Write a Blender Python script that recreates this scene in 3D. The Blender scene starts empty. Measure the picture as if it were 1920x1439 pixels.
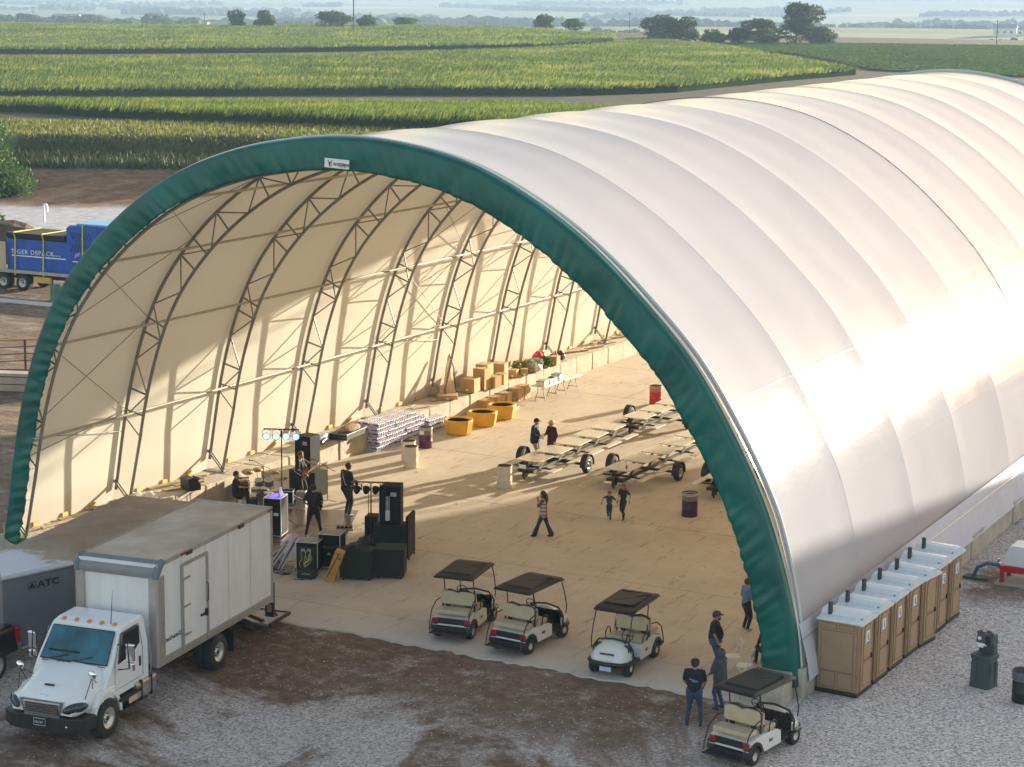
import bpy, bmesh, math, random
import numpy as np
from mathutils import Vector, Matrix, Quaternion, noise
random.seed(7)
PI = math.pi
sc = bpy.context.scene
# ---------------- camera ----------------
cd = bpy.data.cameras.new('camera'); cam = bpy.data.objects.new('camera', cd); sc.collection.objects.link(cam)
cd.sensor_width = 36; cd.lens = 73.83; cd.clip_start = 0.5; cd.clip_end = 40000
cr, cu, cb = (0.883933, 0.467509, 0.009865), (-0.096285, 0.161323, 0.982193), (0.457593, -0.869143, 0.187613)
cam.matrix_world = Matrix(((cr[0], cu[0], cb[0], 0), (cr[1], cu[1], cb[1], 0), (cr[2], cu[2], cb[2], 19.159), (0, 0, 0, 1)))
sc.camera = cam
sc.render.resolution_x = 1024; sc.render.resolution_y = 767
# ---------------- light ----------------
SUN_AZ, SUN_EL = math.radians(17.5), math.radians(8.6)
w = bpy.data.worlds.new('World'); sc.world = w; w.use_nodes = True
wn = w.node_tree; wn.nodes.clear()
sky = wn.nodes.new('ShaderNodeTexSky'); sky.sky_type = 'NISHITA'; sky.sun_disc = False
sky.sun_elevation = SUN_EL; sky.sun_rotation = SUN_AZ; sky.air_density = 1.0; sky.dust_density = 1.0; sky.ozone_density = 1.5
bg = wn.nodes.new('ShaderNodeBackground'); bg.inputs['Strength'].default_value = 0.118
wo = wn.nodes.new('ShaderNodeOutputWorld')
wb = wn.nodes.new('ShaderNodeMixRGB'); wb.blend_type = 'MULTIPLY'; wb.inputs[0].default_value = 1; wb.inputs[2].default_value = (1.22, 0.98, 0.80, 1)   # camera white balance
wn.links.new(sky.outputs[0], wb.inputs[1]); wn.links.new(wb.outputs[0], bg.inputs[0]); wn.links.new(bg.outputs[0], wo.inputs[0])
sd = bpy.data.lights.new('sun', 'SUN'); sd.energy = 5.0; sd.angle = math.radians(0.55); sd.color = (1.0, 0.88, 0.66)
so = bpy.data.objects.new('sun', sd); sc.collection.objects.link(so)
sdir = Vector((math.sin(SUN_AZ) * math.cos(SUN_EL), math.cos(SUN_AZ) * math.cos(SUN_EL), math.sin(SUN_EL)))
so.rotation_mode = 'QUATERNION'; so.rotation_quaternion = sdir.to_track_quat('Z', 'Y'); so.location = sdir * 300
vs = sc.view_settings; vs.view_transform = 'Standard'; vs.look = 'None'; vs.gamma = 1; vs.exposure = 1.88; vs.use_curve_mapping = False
# ---------------- helpers ----------------
COL = sc.collection
def tag(o, label=None, cat=None, group=None, kind=None):
    for k, v in (('label', label), ('category', cat), ('group', group), ('kind', kind)):
        if v: o[k] = v
    return o
def empty(name, loc=(0, 0, 0), rz=0.0, label=None, cat=None, group=None):
    o = bpy.data.objects.new(name, None); COL.objects.link(o); o.location = loc; o.rotation_euler = (0, 0, rz)
    o.empty_display_size = 0.3
    return tag(o, label, cat, group)
def kids(o): return [c for c in bpy.data.objects if c.parent == o]
def tree_of(o):
    return (o, [tree_of(c) for c in kids(o)])
def copy_tree(t, parent=None):
    o, ch = t
    c = o.copy(); COL.objects.link(c); c.parent = parent
    for x in ch: copy_tree(x, c)
    return c
def place(tr, loc, rz, label, group=None, first=False):
    o = tr[0] if first else copy_tree(tr)
    o.location = loc; o.rotation_euler = (0, 0, rz); o['label'] = label
    if group: o['group'] = group
    return o
MATS = {}
def nd(nt, t, **kw):
    n = nt.nodes.new('ShaderNode' + t)
    for k, v in kw.items(): setattr(n, k, v)
    return n
def mat(name, col, rough=0.6, metal=0.0, var=0.12, scale=3.0, bump=0.0, bscale=20.0, col2=None, trans=0.0, emit=None, coat=0.0, alpha=1.0, spec=None, stretch=None, detail=5):
    """procedural principled material: base colour varied by noise between two tones, optional bump"""
    if name in MATS: return MATS[name]
    m = bpy.data.materials.new(name); m.use_nodes = True; nt = m.node_tree; b = nt.nodes['Principled BSDF']
    b.inputs['Roughness'].default_value = rough; b.inputs['Metallic'].default_value = metal
    if spec is not None: b.inputs['Specular IOR Level'].default_value = spec
    if coat: b.inputs['Coat Weight'].default_value = coat; b.inputs['Coat Roughness'].default_value = 0.08
    tc = nd(nt, 'TexCoord'); mp = nd(nt, 'Mapping'); nt.links.new(tc.outputs['Object'], mp.inputs[0])
    if stretch: mp.inputs['Scale'].default_value = stretch
    n = nd(nt, 'TexNoise'); n.inputs['Scale'].default_value = scale; n.inputs['Detail'].default_value = detail; n.inputs['Roughness'].default_value = 0.62
    nt.links.new(mp.outputs[0], n.inputs[0])
    r = nd(nt, 'ValToRGB'); r.color_ramp.elements[0].position = 0.32; r.color_ramp.elements[1].position = 0.68
    c2 = col2 if col2 else tuple(min(1, c * (1 + var)) for c in col); c1 = tuple(c * (1 - var) for c in col) if not col2 else col
    r.color_ramp.elements[0].color = (*c1, 1); r.color_ramp.elements[1].color = (*c2, 1)
    nt.links.new(n.outputs[0], r.inputs[0]); nt.links.new(r.outputs[0], b.inputs['Base Color'])
    if bump:
        n2 = nd(nt, 'TexNoise'); n2.inputs['Scale'].default_value = bscale; n2.inputs['Detail'].default_value = 4; nt.links.new(mp.outputs[0], n2.inputs[0])
        bp = nd(nt, 'Bump'); bp.inputs['Strength'].default_value = bump; bp.inputs['Distance'].default_value = 0.05
        nt.links.new(n2.outputs[0], bp.inputs['Height']); nt.links.new(bp.outputs[0], b.inputs['Normal'])
    if emit:
        b.inputs['Emission Color'].default_value = (*emit[0], 1); b.inputs['Emission Strength'].default_value = emit[1]
    if trans:
        t = nd(nt, 'BsdfTranslucent'); mx = nd(nt, 'MixShader'); mx.inputs[0].default_value = trans
        nt.links.new(r.outputs[0], t.inputs[0]); out = nt.nodes['Material Output']
        nt.links.new(b.outputs[0], mx.inputs[1]); nt.links.new(t.outputs[0], mx.inputs[2]); nt.links.new(mx.outputs[0], out.inputs[0])
    MATS[name] = m
    return m
class MB:
    """collects primitives into one mesh"""
    def __init__(s): s.v = []; s.f = []; s.m = []; s.s = []; s.M = Matrix.Identity(4); s.mi = 0
    def add(s, vs, fs, smooth=False):
        o = len(s.v); M = s.M
        s.v += [tuple(M @ Vector(p)) for p in vs]
        for f in fs: s.f.append(tuple(i + o for i in f)); s.m.append(s.mi); s.s.append(smooth)
        return s
    def box(s, c, d, rz=0, R=None):
        hx, hy, hz = d[0] / 2, d[1] / 2, d[2] / 2
        R = R or Matrix.Rotation(rz, 3, 'Z')
        vs = [Vector(c) + R @ Vector((x * hx, y * hy, z * hz)) for z in (-1, 1) for x, y in ((-1, -1), (1, -1), (1, 1), (-1, 1))]
        return s.add(vs, [(3, 2, 1, 0), (4, 5, 6, 7), (0, 1, 5, 4), (1, 2, 6, 5), (2, 3, 7, 6), (3, 0, 4, 7)])
    def tube(s, pts, r, n=8, caps=True, closed=False):
        pts = [Vector(p) for p in pts]; k = len(pts); rs = r if isinstance(r, (list, tuple)) else [r] * k
        vs = []; up = Vector((0, 0, 1)); N = None
        for i, p in enumerate(pts):
            t = (pts[min(i + 1, k - 1)] - pts[max(i - 1, 0)]) if not closed else (pts[(i + 1) % k] - pts[i - 1])
            t = t.normalized() if t.length > 1e-9 else Vector((0, 0, 1))
            if N is None: N = t.orthogonal().normalized() if abs(t.z) > .99 else t.cross(up).normalized()
            N = (N - t * N.dot(t)).normalized(); B = t.cross(N)
            for j in range(n):
                a = 2 * PI * j / n; vs.append(p + (N * math.cos(a) + B * math.sin(a)) * rs[i])
        fs = []
        for i in range(k if closed else k - 1):
            a, b = i * n, ((i + 1) % k) * n
            fs += [(a + j, a + (j + 1) % n, b + (j + 1) % n, b + j) for j in range(n)]
        s.add(vs, fs, n > 4)
        if caps and not closed:
            s.add(vs[:n], [tuple(range(n))[::-1]]); s.add(vs[-n:], [tuple(range(n))])
        return s
    def cyl(s, c, r, h, n=20, r2=None, axis='Z'):
        d = {'X': Vector((1, 0, 0)), 'Y': Vector((0, 1, 0)), 'Z': Vector((0, 0, 1))}[axis]; c = Vector(c)
        return s.tube([c, c + d * h], [r, r if r2 is None else r2], n)
    def lathe(s, prof, c=(0, 0, 0), n=24, axis='Z', smooth=True):
        vs = []; c = Vector(c)
        for r, h in prof:
            for j in range(n):
                a = 2 * PI * j / n; x, y = r * math.cos(a), r * math.sin(a)
                vs.append(c + (Vector((x, y, h)) if axis == 'Z' else Vector((h, x, y)) if axis == 'X' else Vector((x, h, y))))
        fs = [(i * n + j, i * n + (j + 1) % n, (i + 1) * n + (j + 1) % n, (i + 1) * n + j) for i in range(len(prof) - 1) for j in range(n)]
        return s.add(vs, fs, smooth)
    def prism(s, poly, a, b, axis='X', smooth=False):
        """poly of 2D points extruded from a to b along axis; 2D = the other two axes in order"""
        def P(u, v, w): return {'X': (w, u, v), 'Y': (u, w, v), 'Z': (u, v, w)}[axis]
        n = len(poly)
        s.add([P(u, v, a) for u, v in poly] + [P(u, v, b) for u, v in poly], [(i, (i + 1) % n, n + (i + 1) % n, n + i) for i in range(n)], smooth)
        s.add([P(u, v, a) for u, v in poly], [tuple(range(n))[::-1]]); s.add([P(u, v, b) for u, v in poly], [tuple(range(n))])
        return s
    def ball(s, c, r, n=10, m=7):
        r = r if isinstance(r, (tuple, list)) else (r, r, r); c = Vector(c); vs = []
        for i in range(m + 1):
            t = PI * i / m
            for j in range(n):
                a = 2 * PI * j / n; vs.append(c + Vector((r[0] * math.sin(t) * math.cos(a), r[1] * math.sin(t) * math.sin(a), r[2] * math.cos(t))))
        return s.add(vs, [(i * n + j, (i + 1) * n + j, (i + 1) * n + (j + 1) % n, i * n + (j + 1) % n) for i in range(m) for j in range(n)], True)
    def quad(s, a, b, c, d): return s.add([a, b, c, d], [(0, 1, 2, 3)])
    def mesh(s, name, mats):
        me = bpy.data.meshes.new(name); me.from_pydata(s.v, [], s.f)
        for m in (mats if isinstance(mats, (list, tuple)) else [mats]): me.materials.append(m)
        me.polygons.foreach_set('material_index', s.m); me.polygons.foreach_set('use_smooth', s.s); me.update()
        return me
    def build(s, name, mats, parent=None, bevel=0, seg=2, loc=None):
        bm = bmesh.new(); me = s.mesh(name, mats); bm.from_mesh(me)
        bmesh.ops.recalc_face_normals(bm, faces=bm.faces)
        if bevel:
            bmesh.ops.remove_doubles(bm, verts=bm.verts, dist=1e-5)
            es = [e for e in bm.edges if len(e.link_faces) == 2 and e.calc_face_angle(0) > 0.6]
            bmesh.ops.bevel(bm, geom=es, offset=bevel, segments=seg, affect='EDGES', clamp_overlap=True, profile=0.5)
        bm.to_mesh(me); bm.free()
        o = bpy.data.objects.new(name, me); COL.objects.link(o); o.parent = parent
        if loc: o.location = loc
        return o
def obj(name, me, parent=None, loc=None, rz=None):
    o = bpy.data.objects.new(name, me); COL.objects.link(o); o.parent = parent
    if loc is not None: o.location = loc
    if rz is not None: o.rotation_euler = (0, 0, rz)
    return o
def npmesh(name, V, F, mats, smooth=False):
    """V (n,3) float, F (m,k) int array -> mesh"""
    me = bpy.data.meshes.new(name); V = np.asarray(V, dtype=np.float32); F = np.asarray(F, dtype=np.int32); k = F.shape[1]
    me.vertices.add(len(V)); me.vertices.foreach_set('co', V.ravel())
    me.loops.add(F.size); me.loops.foreach_set('vertex_index', F.ravel())
    me.polygons.add(len(F)); me.polygons.foreach_set('loop_start', np.arange(0, F.size, k, dtype=np.int32))
    try: me.polygons.foreach_set('loop_total', np.full(len(F), k, dtype=np.int32))
    except Exception: pass
    for m in (mats if isinstance(mats, (list, tuple)) else [mats]): me.materials.append(m)
    me.polygons.foreach_set('use_smooth', np.full(len(F), smooth)); me.update(calc_edges=True); me.validate()
    return me
def text(name, body, size, m, parent, loc, rot, depth=0.004, align='LEFT', sx=1.0, shear=0.0, spacing=1.0, bold=0.0):
    cu_ = bpy.data.curves.new(name, 'FONT'); cu_.body = body; cu_.size = size; cu_.extrude = depth; cu_.align_x = align; cu_.shear = shear; cu_.space_character = spacing; cu_.offset = bold
    cu_.resolution_u = 2
    t = bpy.data.objects.new(name, cu_); me = bpy.data.meshes.new_from_object(t); bpy.data.objects.remove(t); bpy.data.curves.remove(cu_)
    me.materials.clear(); me.materials.append(m)
    o = bpy.data.objects.new(name, me); COL.objects.link(o); o.parent = parent; o.location = loc; o.rotation_euler = rot; o.scale = (sx, 1, 1)
    return o
def smooth1(x, a, b):
    t = np.clip((x - a) / (b - a), 0, 1); return t * t * (3 - 2 * t)
# ---------------- terrain ----------------
FX, FY = -0.4659, 0.8849          # horizontal viewing direction, used as the axis along which the land rolls
def terr(x, y):
    x = np.asarray(x, float); y = np.asarray(y, float)
    d = x * FX + y * FY; s = x * FY - y * FX     # s = lateral, right positive
    z = 2.0 * smooth1(d, 179, 197) + 1.9 * smooth1(d, 197, 207) - 2.9 * smooth1(d, 214, 330)
    crest = 790 - 150 * smooth1(s, -20, 90)
    z = z - 17 * smooth1(d, crest, crest + 800) - 26 * smooth1(d, 1500, 2900)
    z = z + 150 * smooth1(d, 5000, 8600) * (0.75 + 0.25 * np.sin(s / 700.0 + 1.3))
    far = smooth1(d, 230, 420)
    z = z + far * (0.5 * np.sin(x * 0.013 + y * 0.007) + 0.4 * np.sin(x * 0.021 - y * 0.017 + 2)) * (1 - smooth1(d, 900, 1500))
    z = z + 3.5 * smooth1(d, 1200, 1800) * np.sin(s / 170.0 + d / 300.0)
    return z
rs = np.concatenate([np.linspace(4, 100, 25), np.linspace(104, 360, 86), np.geomspace(366, 9800, 110)])
az = np.radians(np.linspace(-100, 60, 260))
RR, AA = np.meshgrid(rs, az, indexing='ij')
GX, GY = RR * np.sin(AA), RR * np.cos(AA)
GX[0, :] *= 1; 
GZ = terr(GX, GY)
# inner ring reaches behind the camera too
nR, nA = GX.shape
V = np.stack([GX, GY, GZ], -1).reshape(-1, 3)
I = np.arange(nR * nA).reshape(nR, nA)
F = np.stack([I[:-1, :-1], I[:-1, 1:], I[1:, 1:], I[1:, :-1]], -1).reshape(-1, 4)[:, ::-1]
gm = bpy.data.materials.new('ground_material'); gm.use_nodes = True; nt = gm.node_tree; B = nt.nodes['Principled BSDF']; B.inputs['Roughness'].default_value = 0.95; B.inputs['Specular IOR Level'].default_value = 0.2
L = nt.links.new
geo = nd(nt, 'NewGeometry')
def vmath(op, a, b=None, val=False):
    n = nd(nt, 'VectorMath', operation=op); L(a, n.inputs[0])
    if b is not None:
        if isinstance(b, tuple): n.inputs[1].default_value = b
        else: L(b, n.inputs[1])
    return n.outputs['Value'] if val else n.outputs[0]
def fmath(op, a, b):
    n = nd(nt, 'Math', operation=op)
    for i, x in enumerate((a, b)):
        if isinstance(x, (int, float)): n.inputs[i].default_value = x
        else: L(x, n.inputs[i])
    return n.outputs[0]
def noise_(scale, detail=4, rough=0.6, vec=None, dist=0):
    n = nd(nt, 'TexNoise'); n.inputs['Scale'].default_value = scale; n.inputs['Detail'].default_value = detail; n.inputs['Roughness'].default_value = rough; n.inputs['Distortion'].default_value = dist
    L(vec or geo.outputs['Position'], n.inputs[0]); return n.outputs[0]
def ramp(fac, stops):
    r = nd(nt, 'ValToRGB'); el = r.color_ramp.elements
    el[0].position = stops[0][0]; el[0].color = (*stops[0][1], 1); el[1].position = stops[-1][0]; el[1].color = (*stops[-1][1], 1)
    for p, c in stops[1:-1]: e = el.new(p); e.color = (*c, 1)
    L(fac, r.inputs[0]); return r.outputs[0]
def mix(f, a, b):
    n = nd(nt, 'MixRGB')
    if isinstance(f, (int, float)): n.inputs[0].default_value = f
    else: L(f, n.inputs[0])
    for i, x in ((1, a), (2, b)):
        if isinstance(x, tuple): n.inputs[i].default_value = (*x, 1)
        else: L(x, n.inputs[i])
    return n.outputs[0]
def step(x, a, b):
    n = nd(nt, 'MapRange'); n.inputs[1].default_value = a; n.inputs[2].default_value = b; n.interpolation_type = 'SMOOTHSTEP'; L(x, n.inputs[0]); return n.outputs[0]
pos = geo.outputs['Position']
dd = vmath('DOT_PRODUCT', pos, (FX, FY, 0), True); ss = vmath('DOT_PRODUCT', pos, (FY, -FX, 0), True)
wob = fmath('MULTIPLY', fmath('SUBTRACT', noise_(0.06, 4), 0.5), 14.0)
dw = fmath('ADD', dd, wob)
# gravel yard: pale crushed stone over brown dirt
vor = nd(nt, 'TexVoronoi'); vor.inputs['Scale'].default_value = 17.0; L(pos, vor.inputs[0])
vor2 = nd(nt, 'TexVoronoi'); vor2.inputs['Scale'].default_value = 7.0; L(pos, vor2.inputs[0])
stone = ramp(vor.outputs['Color'], [(0.12, (0.15, 0.12, 0.10)), (0.4, (0.50, 0.445, 0.42)), (0.7, (0.76, 0.70, 0.68)), (0.95, (0.95, 0.88, 0.85))])
stone = mix(0.35, stone, ramp(noise_(9, 6, 0.8), [(0.3, (0.12, 0.085, 0.065)), (0.7, (0.92, 0.84, 0.80))]))
dirt = ramp(noise_(2.5, 8, 0.75), [(0.25, (0.085, 0.052, 0.034)), (0.5, (0.17, 0.112, 0.076)), (0.8, (0.33, 0.25, 0.19))])
dirt = mix(step(noise_(0.9, 5, 0.7), 0.5, 0.75), dirt, mix(0.35, stone, dirt))
# where the pale stone lies thick
pn = noise_(0.11, 6, 0.68, None, 0.6)
sx, sy = nd(nt, 'SeparateXYZ'), None
L(pos, sx.inputs[0])
# bands parallel to the front edge of the slab: brown wheel-worn dirt next to it, stone further out
yb = fmath('ADD', sx.outputs['Y'], fmath('MULTIPLY', fmath('SUBTRACT', noise_(0.35, 6, 0.7), 0.5), 5.5))
front = fmath('MULTIPLY', step(yb, 45.0, 47.5), fmath('SUBTRACT', 1.0, step(sx.outputs['X'], -21.5, -19.5)))
rowb = step(fmath('ADD', fmath('ADD', sx.outputs['Y'], fmath('MULTIPLY', sx.outputs['X'], -0.25)), fmath('MULTIPLY', fmath('SUBTRACT', noise_(0.5, 5, .7), 0.5), 5)), 70.0, 66.5)
thick = step(pn, 0.44, 0.54)
thick = fmath('MAXIMUM', fmath('MULTIPLY', thick, 0.8), fmath('MULTIPLY', step(sx.outputs['X'], -20.5, -18.0), rowb))
thick = fmath('MULTIPLY', thick, fmath('SUBTRACT', 1.0, fmath('MULTIPLY', front, 0.9)))
left = fmath('MULTIPLY', step(dd, 78, 90), 0.7)
thick = fmath('MULTIPLY', thick, fmath('SUBTRACT', 1.0, left))
rutn = nd(nt, 'Mapping'); rutn.inputs['Scale'].default_value = (0.12, 0.9, 1); rutn.inputs['Rotation'].default_value = (0, 0, 0.35); L(pos, rutn.inputs[0])
yard = mix(thick, dirt, stone)
yard = mix(fmath('MULTIPLY', fmath('MULTIPLY', step(noise_(1.0, 6, .75, rutn.outputs[0]), .5, .62), step(dd, 78, 90)), .8), yard, (.34, .25, .17))
far_gravel = ramp(noise_(0.8, 6, 0.7), [(0.3, (0.30, 0.29, 0.32)), (0.7, (0.58, 0.57, 0.62))])
yard = mix(fmath('MULTIPLY', step(dw, 150, 156), 1.0), yard, far_gravel)
mpb = nd(nt, 'Mapping'); mpb.inputs['Scale'].default_value = (.5, .5, 2.6); L(pos, mpb.inputs[0])
brown = ramp(noise_(1.1, 9, 0.8, mpb.outputs[0], .4), [(0.3, (0.08, 0.042, 0.02)), (0.5, (0.20, 0.115, 0.062)), (0.72, (0.36, 0.24, 0.14))])
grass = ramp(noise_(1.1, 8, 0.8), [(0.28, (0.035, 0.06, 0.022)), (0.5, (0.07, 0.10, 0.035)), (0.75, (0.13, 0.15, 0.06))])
lit = ramp(noise_(0.9, 8, 0.75), [(0.3, (0.07, 0.11, 0.025)), (0.55, (0.14, 0.16, 0.045)), (0.8, (0.28, 0.24, 0.08))])  # sunlit tone of the bank grass, light painted into the colour
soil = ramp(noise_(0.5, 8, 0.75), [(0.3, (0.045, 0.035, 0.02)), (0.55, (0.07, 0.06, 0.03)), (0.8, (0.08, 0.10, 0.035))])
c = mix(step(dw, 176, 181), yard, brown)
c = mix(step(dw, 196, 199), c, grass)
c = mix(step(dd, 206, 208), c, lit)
c = mix(step(dd, 232, 238), c, soil)
# valley fields: big patches of differing crops
vv = nd(nt, 'VectorMath', operation='MULTIPLY'); 
cmb = nd(nt, 'CombineXYZ'); L(ss, cmb.inputs[0]); L(dd, cmb.inputs[1]); L(cmb.outputs[0], vv.inputs[0]); vv.inputs[1].default_value = (0.0016, 0.0026, 0)
vf = nd(nt, 'TexVoronoi', voronoi_dimensions='2D', distance='CHEBYCHEV'); vf.inputs['Scale'].default_value = 1.0; vf.inputs['Randomness'].default_value = 0.85; L(vv.outputs[0], vf.inputs[0])
patch = ramp(vf.outputs['Color'], [(0.1, (0.06, 0.10, 0.03)), (0.3, (0.16, 0.22, 0.07)), (0.5, (0.10, 0.16, 0.05)), (0.7, (0.42, 0.36, 0.20)), (0.85, (0.13, 0.2, 0.07))])
patch = mix(0.3, patch, ramp(noise_(0.02, 6, 0.7), [(0.3, (0.05, 0.08, 0.03)), (0.7, (0.25, 0.27, 0.12))]))
c = mix(step(dd, 800, 900), c, patch)
hill = ramp(noise_(0.004, 8, 0.75), [(0.35, (0.03, 0.05, 0.025)), (0.5, (0.05, 0.075, 0.035)), (0.7, (0.16, 0.18, 0.09))])
c = mix(step(dd, 5600, 6200), c, hill)
L(c, B.inputs['Base Color'])
bp = nd(nt, 'Bump'); bp.inputs['Strength'].default_value = 0.6; bp.inputs['Distance'].default_value = 0.06
L(fmath('ADD', fmath('MULTIPLY', vor.outputs['Distance'], 0.5), noise_(3, 8, 0.8)), bp.inputs['Height']); L(bp.outputs[0], B.inputs['Normal'])
ground = obj('ground', npmesh('ground', V, F, gm, True)); tag(ground, kind='structure')

# concrete floor slabs running through the shelter
fm = bpy.data.materials.new('concrete_floor'); fm.use_nodes = True; nt = fm.node_tree; L = nt.links.new; B = nt.nodes['Principled BSDF']; B.inputs['Roughness'].default_value = 0.8
geo = nd(nt, 'NewGeometry'); pos = geo.outputs['Position']
mp = nd(nt, 'Mapping'); mp.inputs['Scale'].default_value = (3.6, 0.5, 1); L(pos, mp.inputs[0])
streak = noise_(1.0, 7, 0.8, mp.outputs[0], 0.1)
base = ramp(noise_(0.5, 8, 0.7), [(0.3, (0.45, 0.385, 0.31)), (0.7, (0.58, 0.505, 0.42))])
cracks = step(streak, 0.555, 0.63)
base = mix(fmath('MULTIPLY', cracks, 0.5), base, (0.16, 0.12, 0.09))
sp2 = noise_(1.6, 8, .8)
base = mix(fmath('MULTIPLY', step(sp2, .60, .66), .45), base, (.2, .15, .1))
base = mix(fmath('MULTIPLY', step(noise_(0.22, 5, .6), 0.5, 0.72), 0.28), base, (0.30, 0.25, 0.2))
sxy = nd(nt, 'SeparateXYZ'); L(pos, sxy.inputs[0])
dust = fmath('MULTIPLY', fmath('SUBTRACT', 1.0, step(fmath('ADD', sxy.outputs['Y'], fmath('MULTIPLY', noise_(0.6, 5, .7), 3)), 51.5, 56.0)), 0.6)
mt_ = nd(nt, 'Mapping'); mt_.inputs['Scale'].default_value = (1.1, .05, 1); mt_.inputs['Rotation'].default_value = (0, 0, .12); L(pos, mt_.inputs[0])
base = mix(fmath('MULTIPLY', step(noise_(1.0, 5, .7, mt_.outputs[0], .5), .58, .66), .22), base, (.20, .17, .14))
base = mix(fmath('MULTIPLY', step(noise_(.9, 3, .5), .68, .73), .4), base, (.22, .18, .14))
base = mix(dust, base, (0.56, 0.53, 0.52))
L(base, B.inputs['Base Color'])
bp = nd(nt, 'Bump'); bp.inputs['Strength'].default_value = 0.35; bp.inputs['Distance'].default_value = 0.02; L(streak, bp.inputs['Height']); L(bp.outputs[0], B.inputs['Normal'])
fl = tag(bpy.data.objects.new('floor', None), kind='structure'); COL.objects.link(fl)
ys = [50.95, 53.05, 60.05, 67.1, 74.1, 81.1, 88.1, 95.1, 102.1, 109.1, 116.0]
for i in range(len(ys) - 1):
    m = MB(); x0, x1 = -45.0, -19.0
    if i == 0:   # ragged outer edge of the apron
        n = 110; rnd = random.Random(3)
        up = [(x0 + (x1 + .6 - x0) * k / n, ys[0] + rnd.uniform(-.10, .10) + .05 * math.sin(k * .5)) for k in range(n + 1)]
        poly = up + [(x1 + .6, ys[1] - .012), (x0, ys[1] - .012)]
        m.prism(poly, -0.1, 0.05, 'Z')
    else: m.box(((x0 + x1) / 2, (ys[i] + ys[i + 1]) / 2, -0.025), (x1 - x0, ys[i + 1] - ys[i] - .045, 0.15))
    m.build('slab', fm, fl)
m = MB(); m.box((-32, 83.5, -0.06), (25.5, 64, 0.1)); m.build('joint_filler', mat('joint_dark', (0.09, 0.075, 0.06)), fl)
FLOOR = 0.05
# loose stones on the yard
rnd = random.Random(5); V = []; F = []
for k in range(9500):
    a = rnd.uniform(-44, -12); r = rnd.uniform(40, 68); x, y = r * math.sin(math.radians(a)), r * math.cos(math.radians(a))
    if -45.5 < x < -18.0 and y > 50.3: continue
    s_ = rnd.uniform(.010, .032) * (1.8 if rnd.random() < .02 else 1)
    o = len(V); q = [rnd.uniform(.6, 1.2) for _ in range(6)]
    V += [(x - s_ * q[0], y, .005), (x, y - s_ * q[1], .005), (x + s_ * q[2], y, .005), (x, y + s_ * q[3], .005), (x, y, s_ * q[4] * .8)]
    F += [(o, o + 1, o + 4), (o + 1, o + 2, o + 4), (o + 2, o + 3, o + 4), (o + 3, o, o + 4)]
st = obj('gravel', npmesh('gravel', V, F, mat('pale_stone', (0.22, 0.19, 0.17), .9, col2=(0.80, 0.77, 0.76), scale=6))); tag(st, 'loose pale crushed stones scattered over the dirt yard', 'gravel', kind='stuff')

# ---------------- crops ----------------
def fwd(d, s): return (d * FX + s * FY, d * FY - s * FX)
def leafmat(name, c1, c2, c3, sc1=.25, trans=.25):
    m = bpy.data.materials.new(name); m.use_nodes = True; global nt, L
    nt = m.node_tree; L = nt.links.new; b = nt.nodes['Principled BSDF']; b.inputs['Roughness'].default_value = .6; b.inputs['Specular IOR Level'].default_value = .25
    g = nd(nt, 'NewGeometry'); col = mix(0.5, ramp(noise_(sc1, 5, .7, g.outputs['Position']), [(.3, c1), (.5, c2), (.72, c3)]), ramp(noise_(sc1 * 14, 3, .6, g.outputs['Position']), [(.3, c1), (.5, c2), (.72, c3)]))
    L(col, b.inputs['Base Color']); t = nd(nt, 'BsdfTranslucent'); L(col, t.inputs[0]); mx = nd(nt, 'MixShader'); mx.inputs[0].default_value = trans
    L(b.outputs[0], mx.inputs[1]); L(t.outputs[0], mx.inputs[2]); L(mx.outputs[0], nt.nodes['Material Output'].inputs[0])
    return m
CROP = leafmat('corn_leaf', (.022, .055, .010), (.085, .14, .025), (.42, .41, .09), .045, .5)
CROP_SHADE = leafmat('corn_shade', (.012, .025, .01), (.02, .04, .015), (.035, .055, .02), .1, 0); CROP_SHADE.node_tree.nodes['Principled BSDF'].inputs['Specular IOR Level'].default_value = 0.0; CROP_SHADE.node_tree.nodes['Principled BSDF'].inputs['Roughness'].default_value = 1.0  # dark leaf copy, shade between the plants painted as colour
SOY = leafmat('soy_leaf', (.04, .08, .02), (.075, .13, .03), (.12, .17, .045), .05, .3)
def inside(P, poly):
    x, y = P[:, 0], P[:, 1]; c_ = np.zeros(len(P), bool); n = len(poly)
    for i in range(n):
        x1, y1 = poly[i]; x2, y2 = poly[i - 1]
        t = ((y1 > y) != (y2 > y)) & (x < (x2 - x1) * (y - y1) / (y2 - y1 + 1e-12) + x1); c_ ^= t
    return c_
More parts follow.
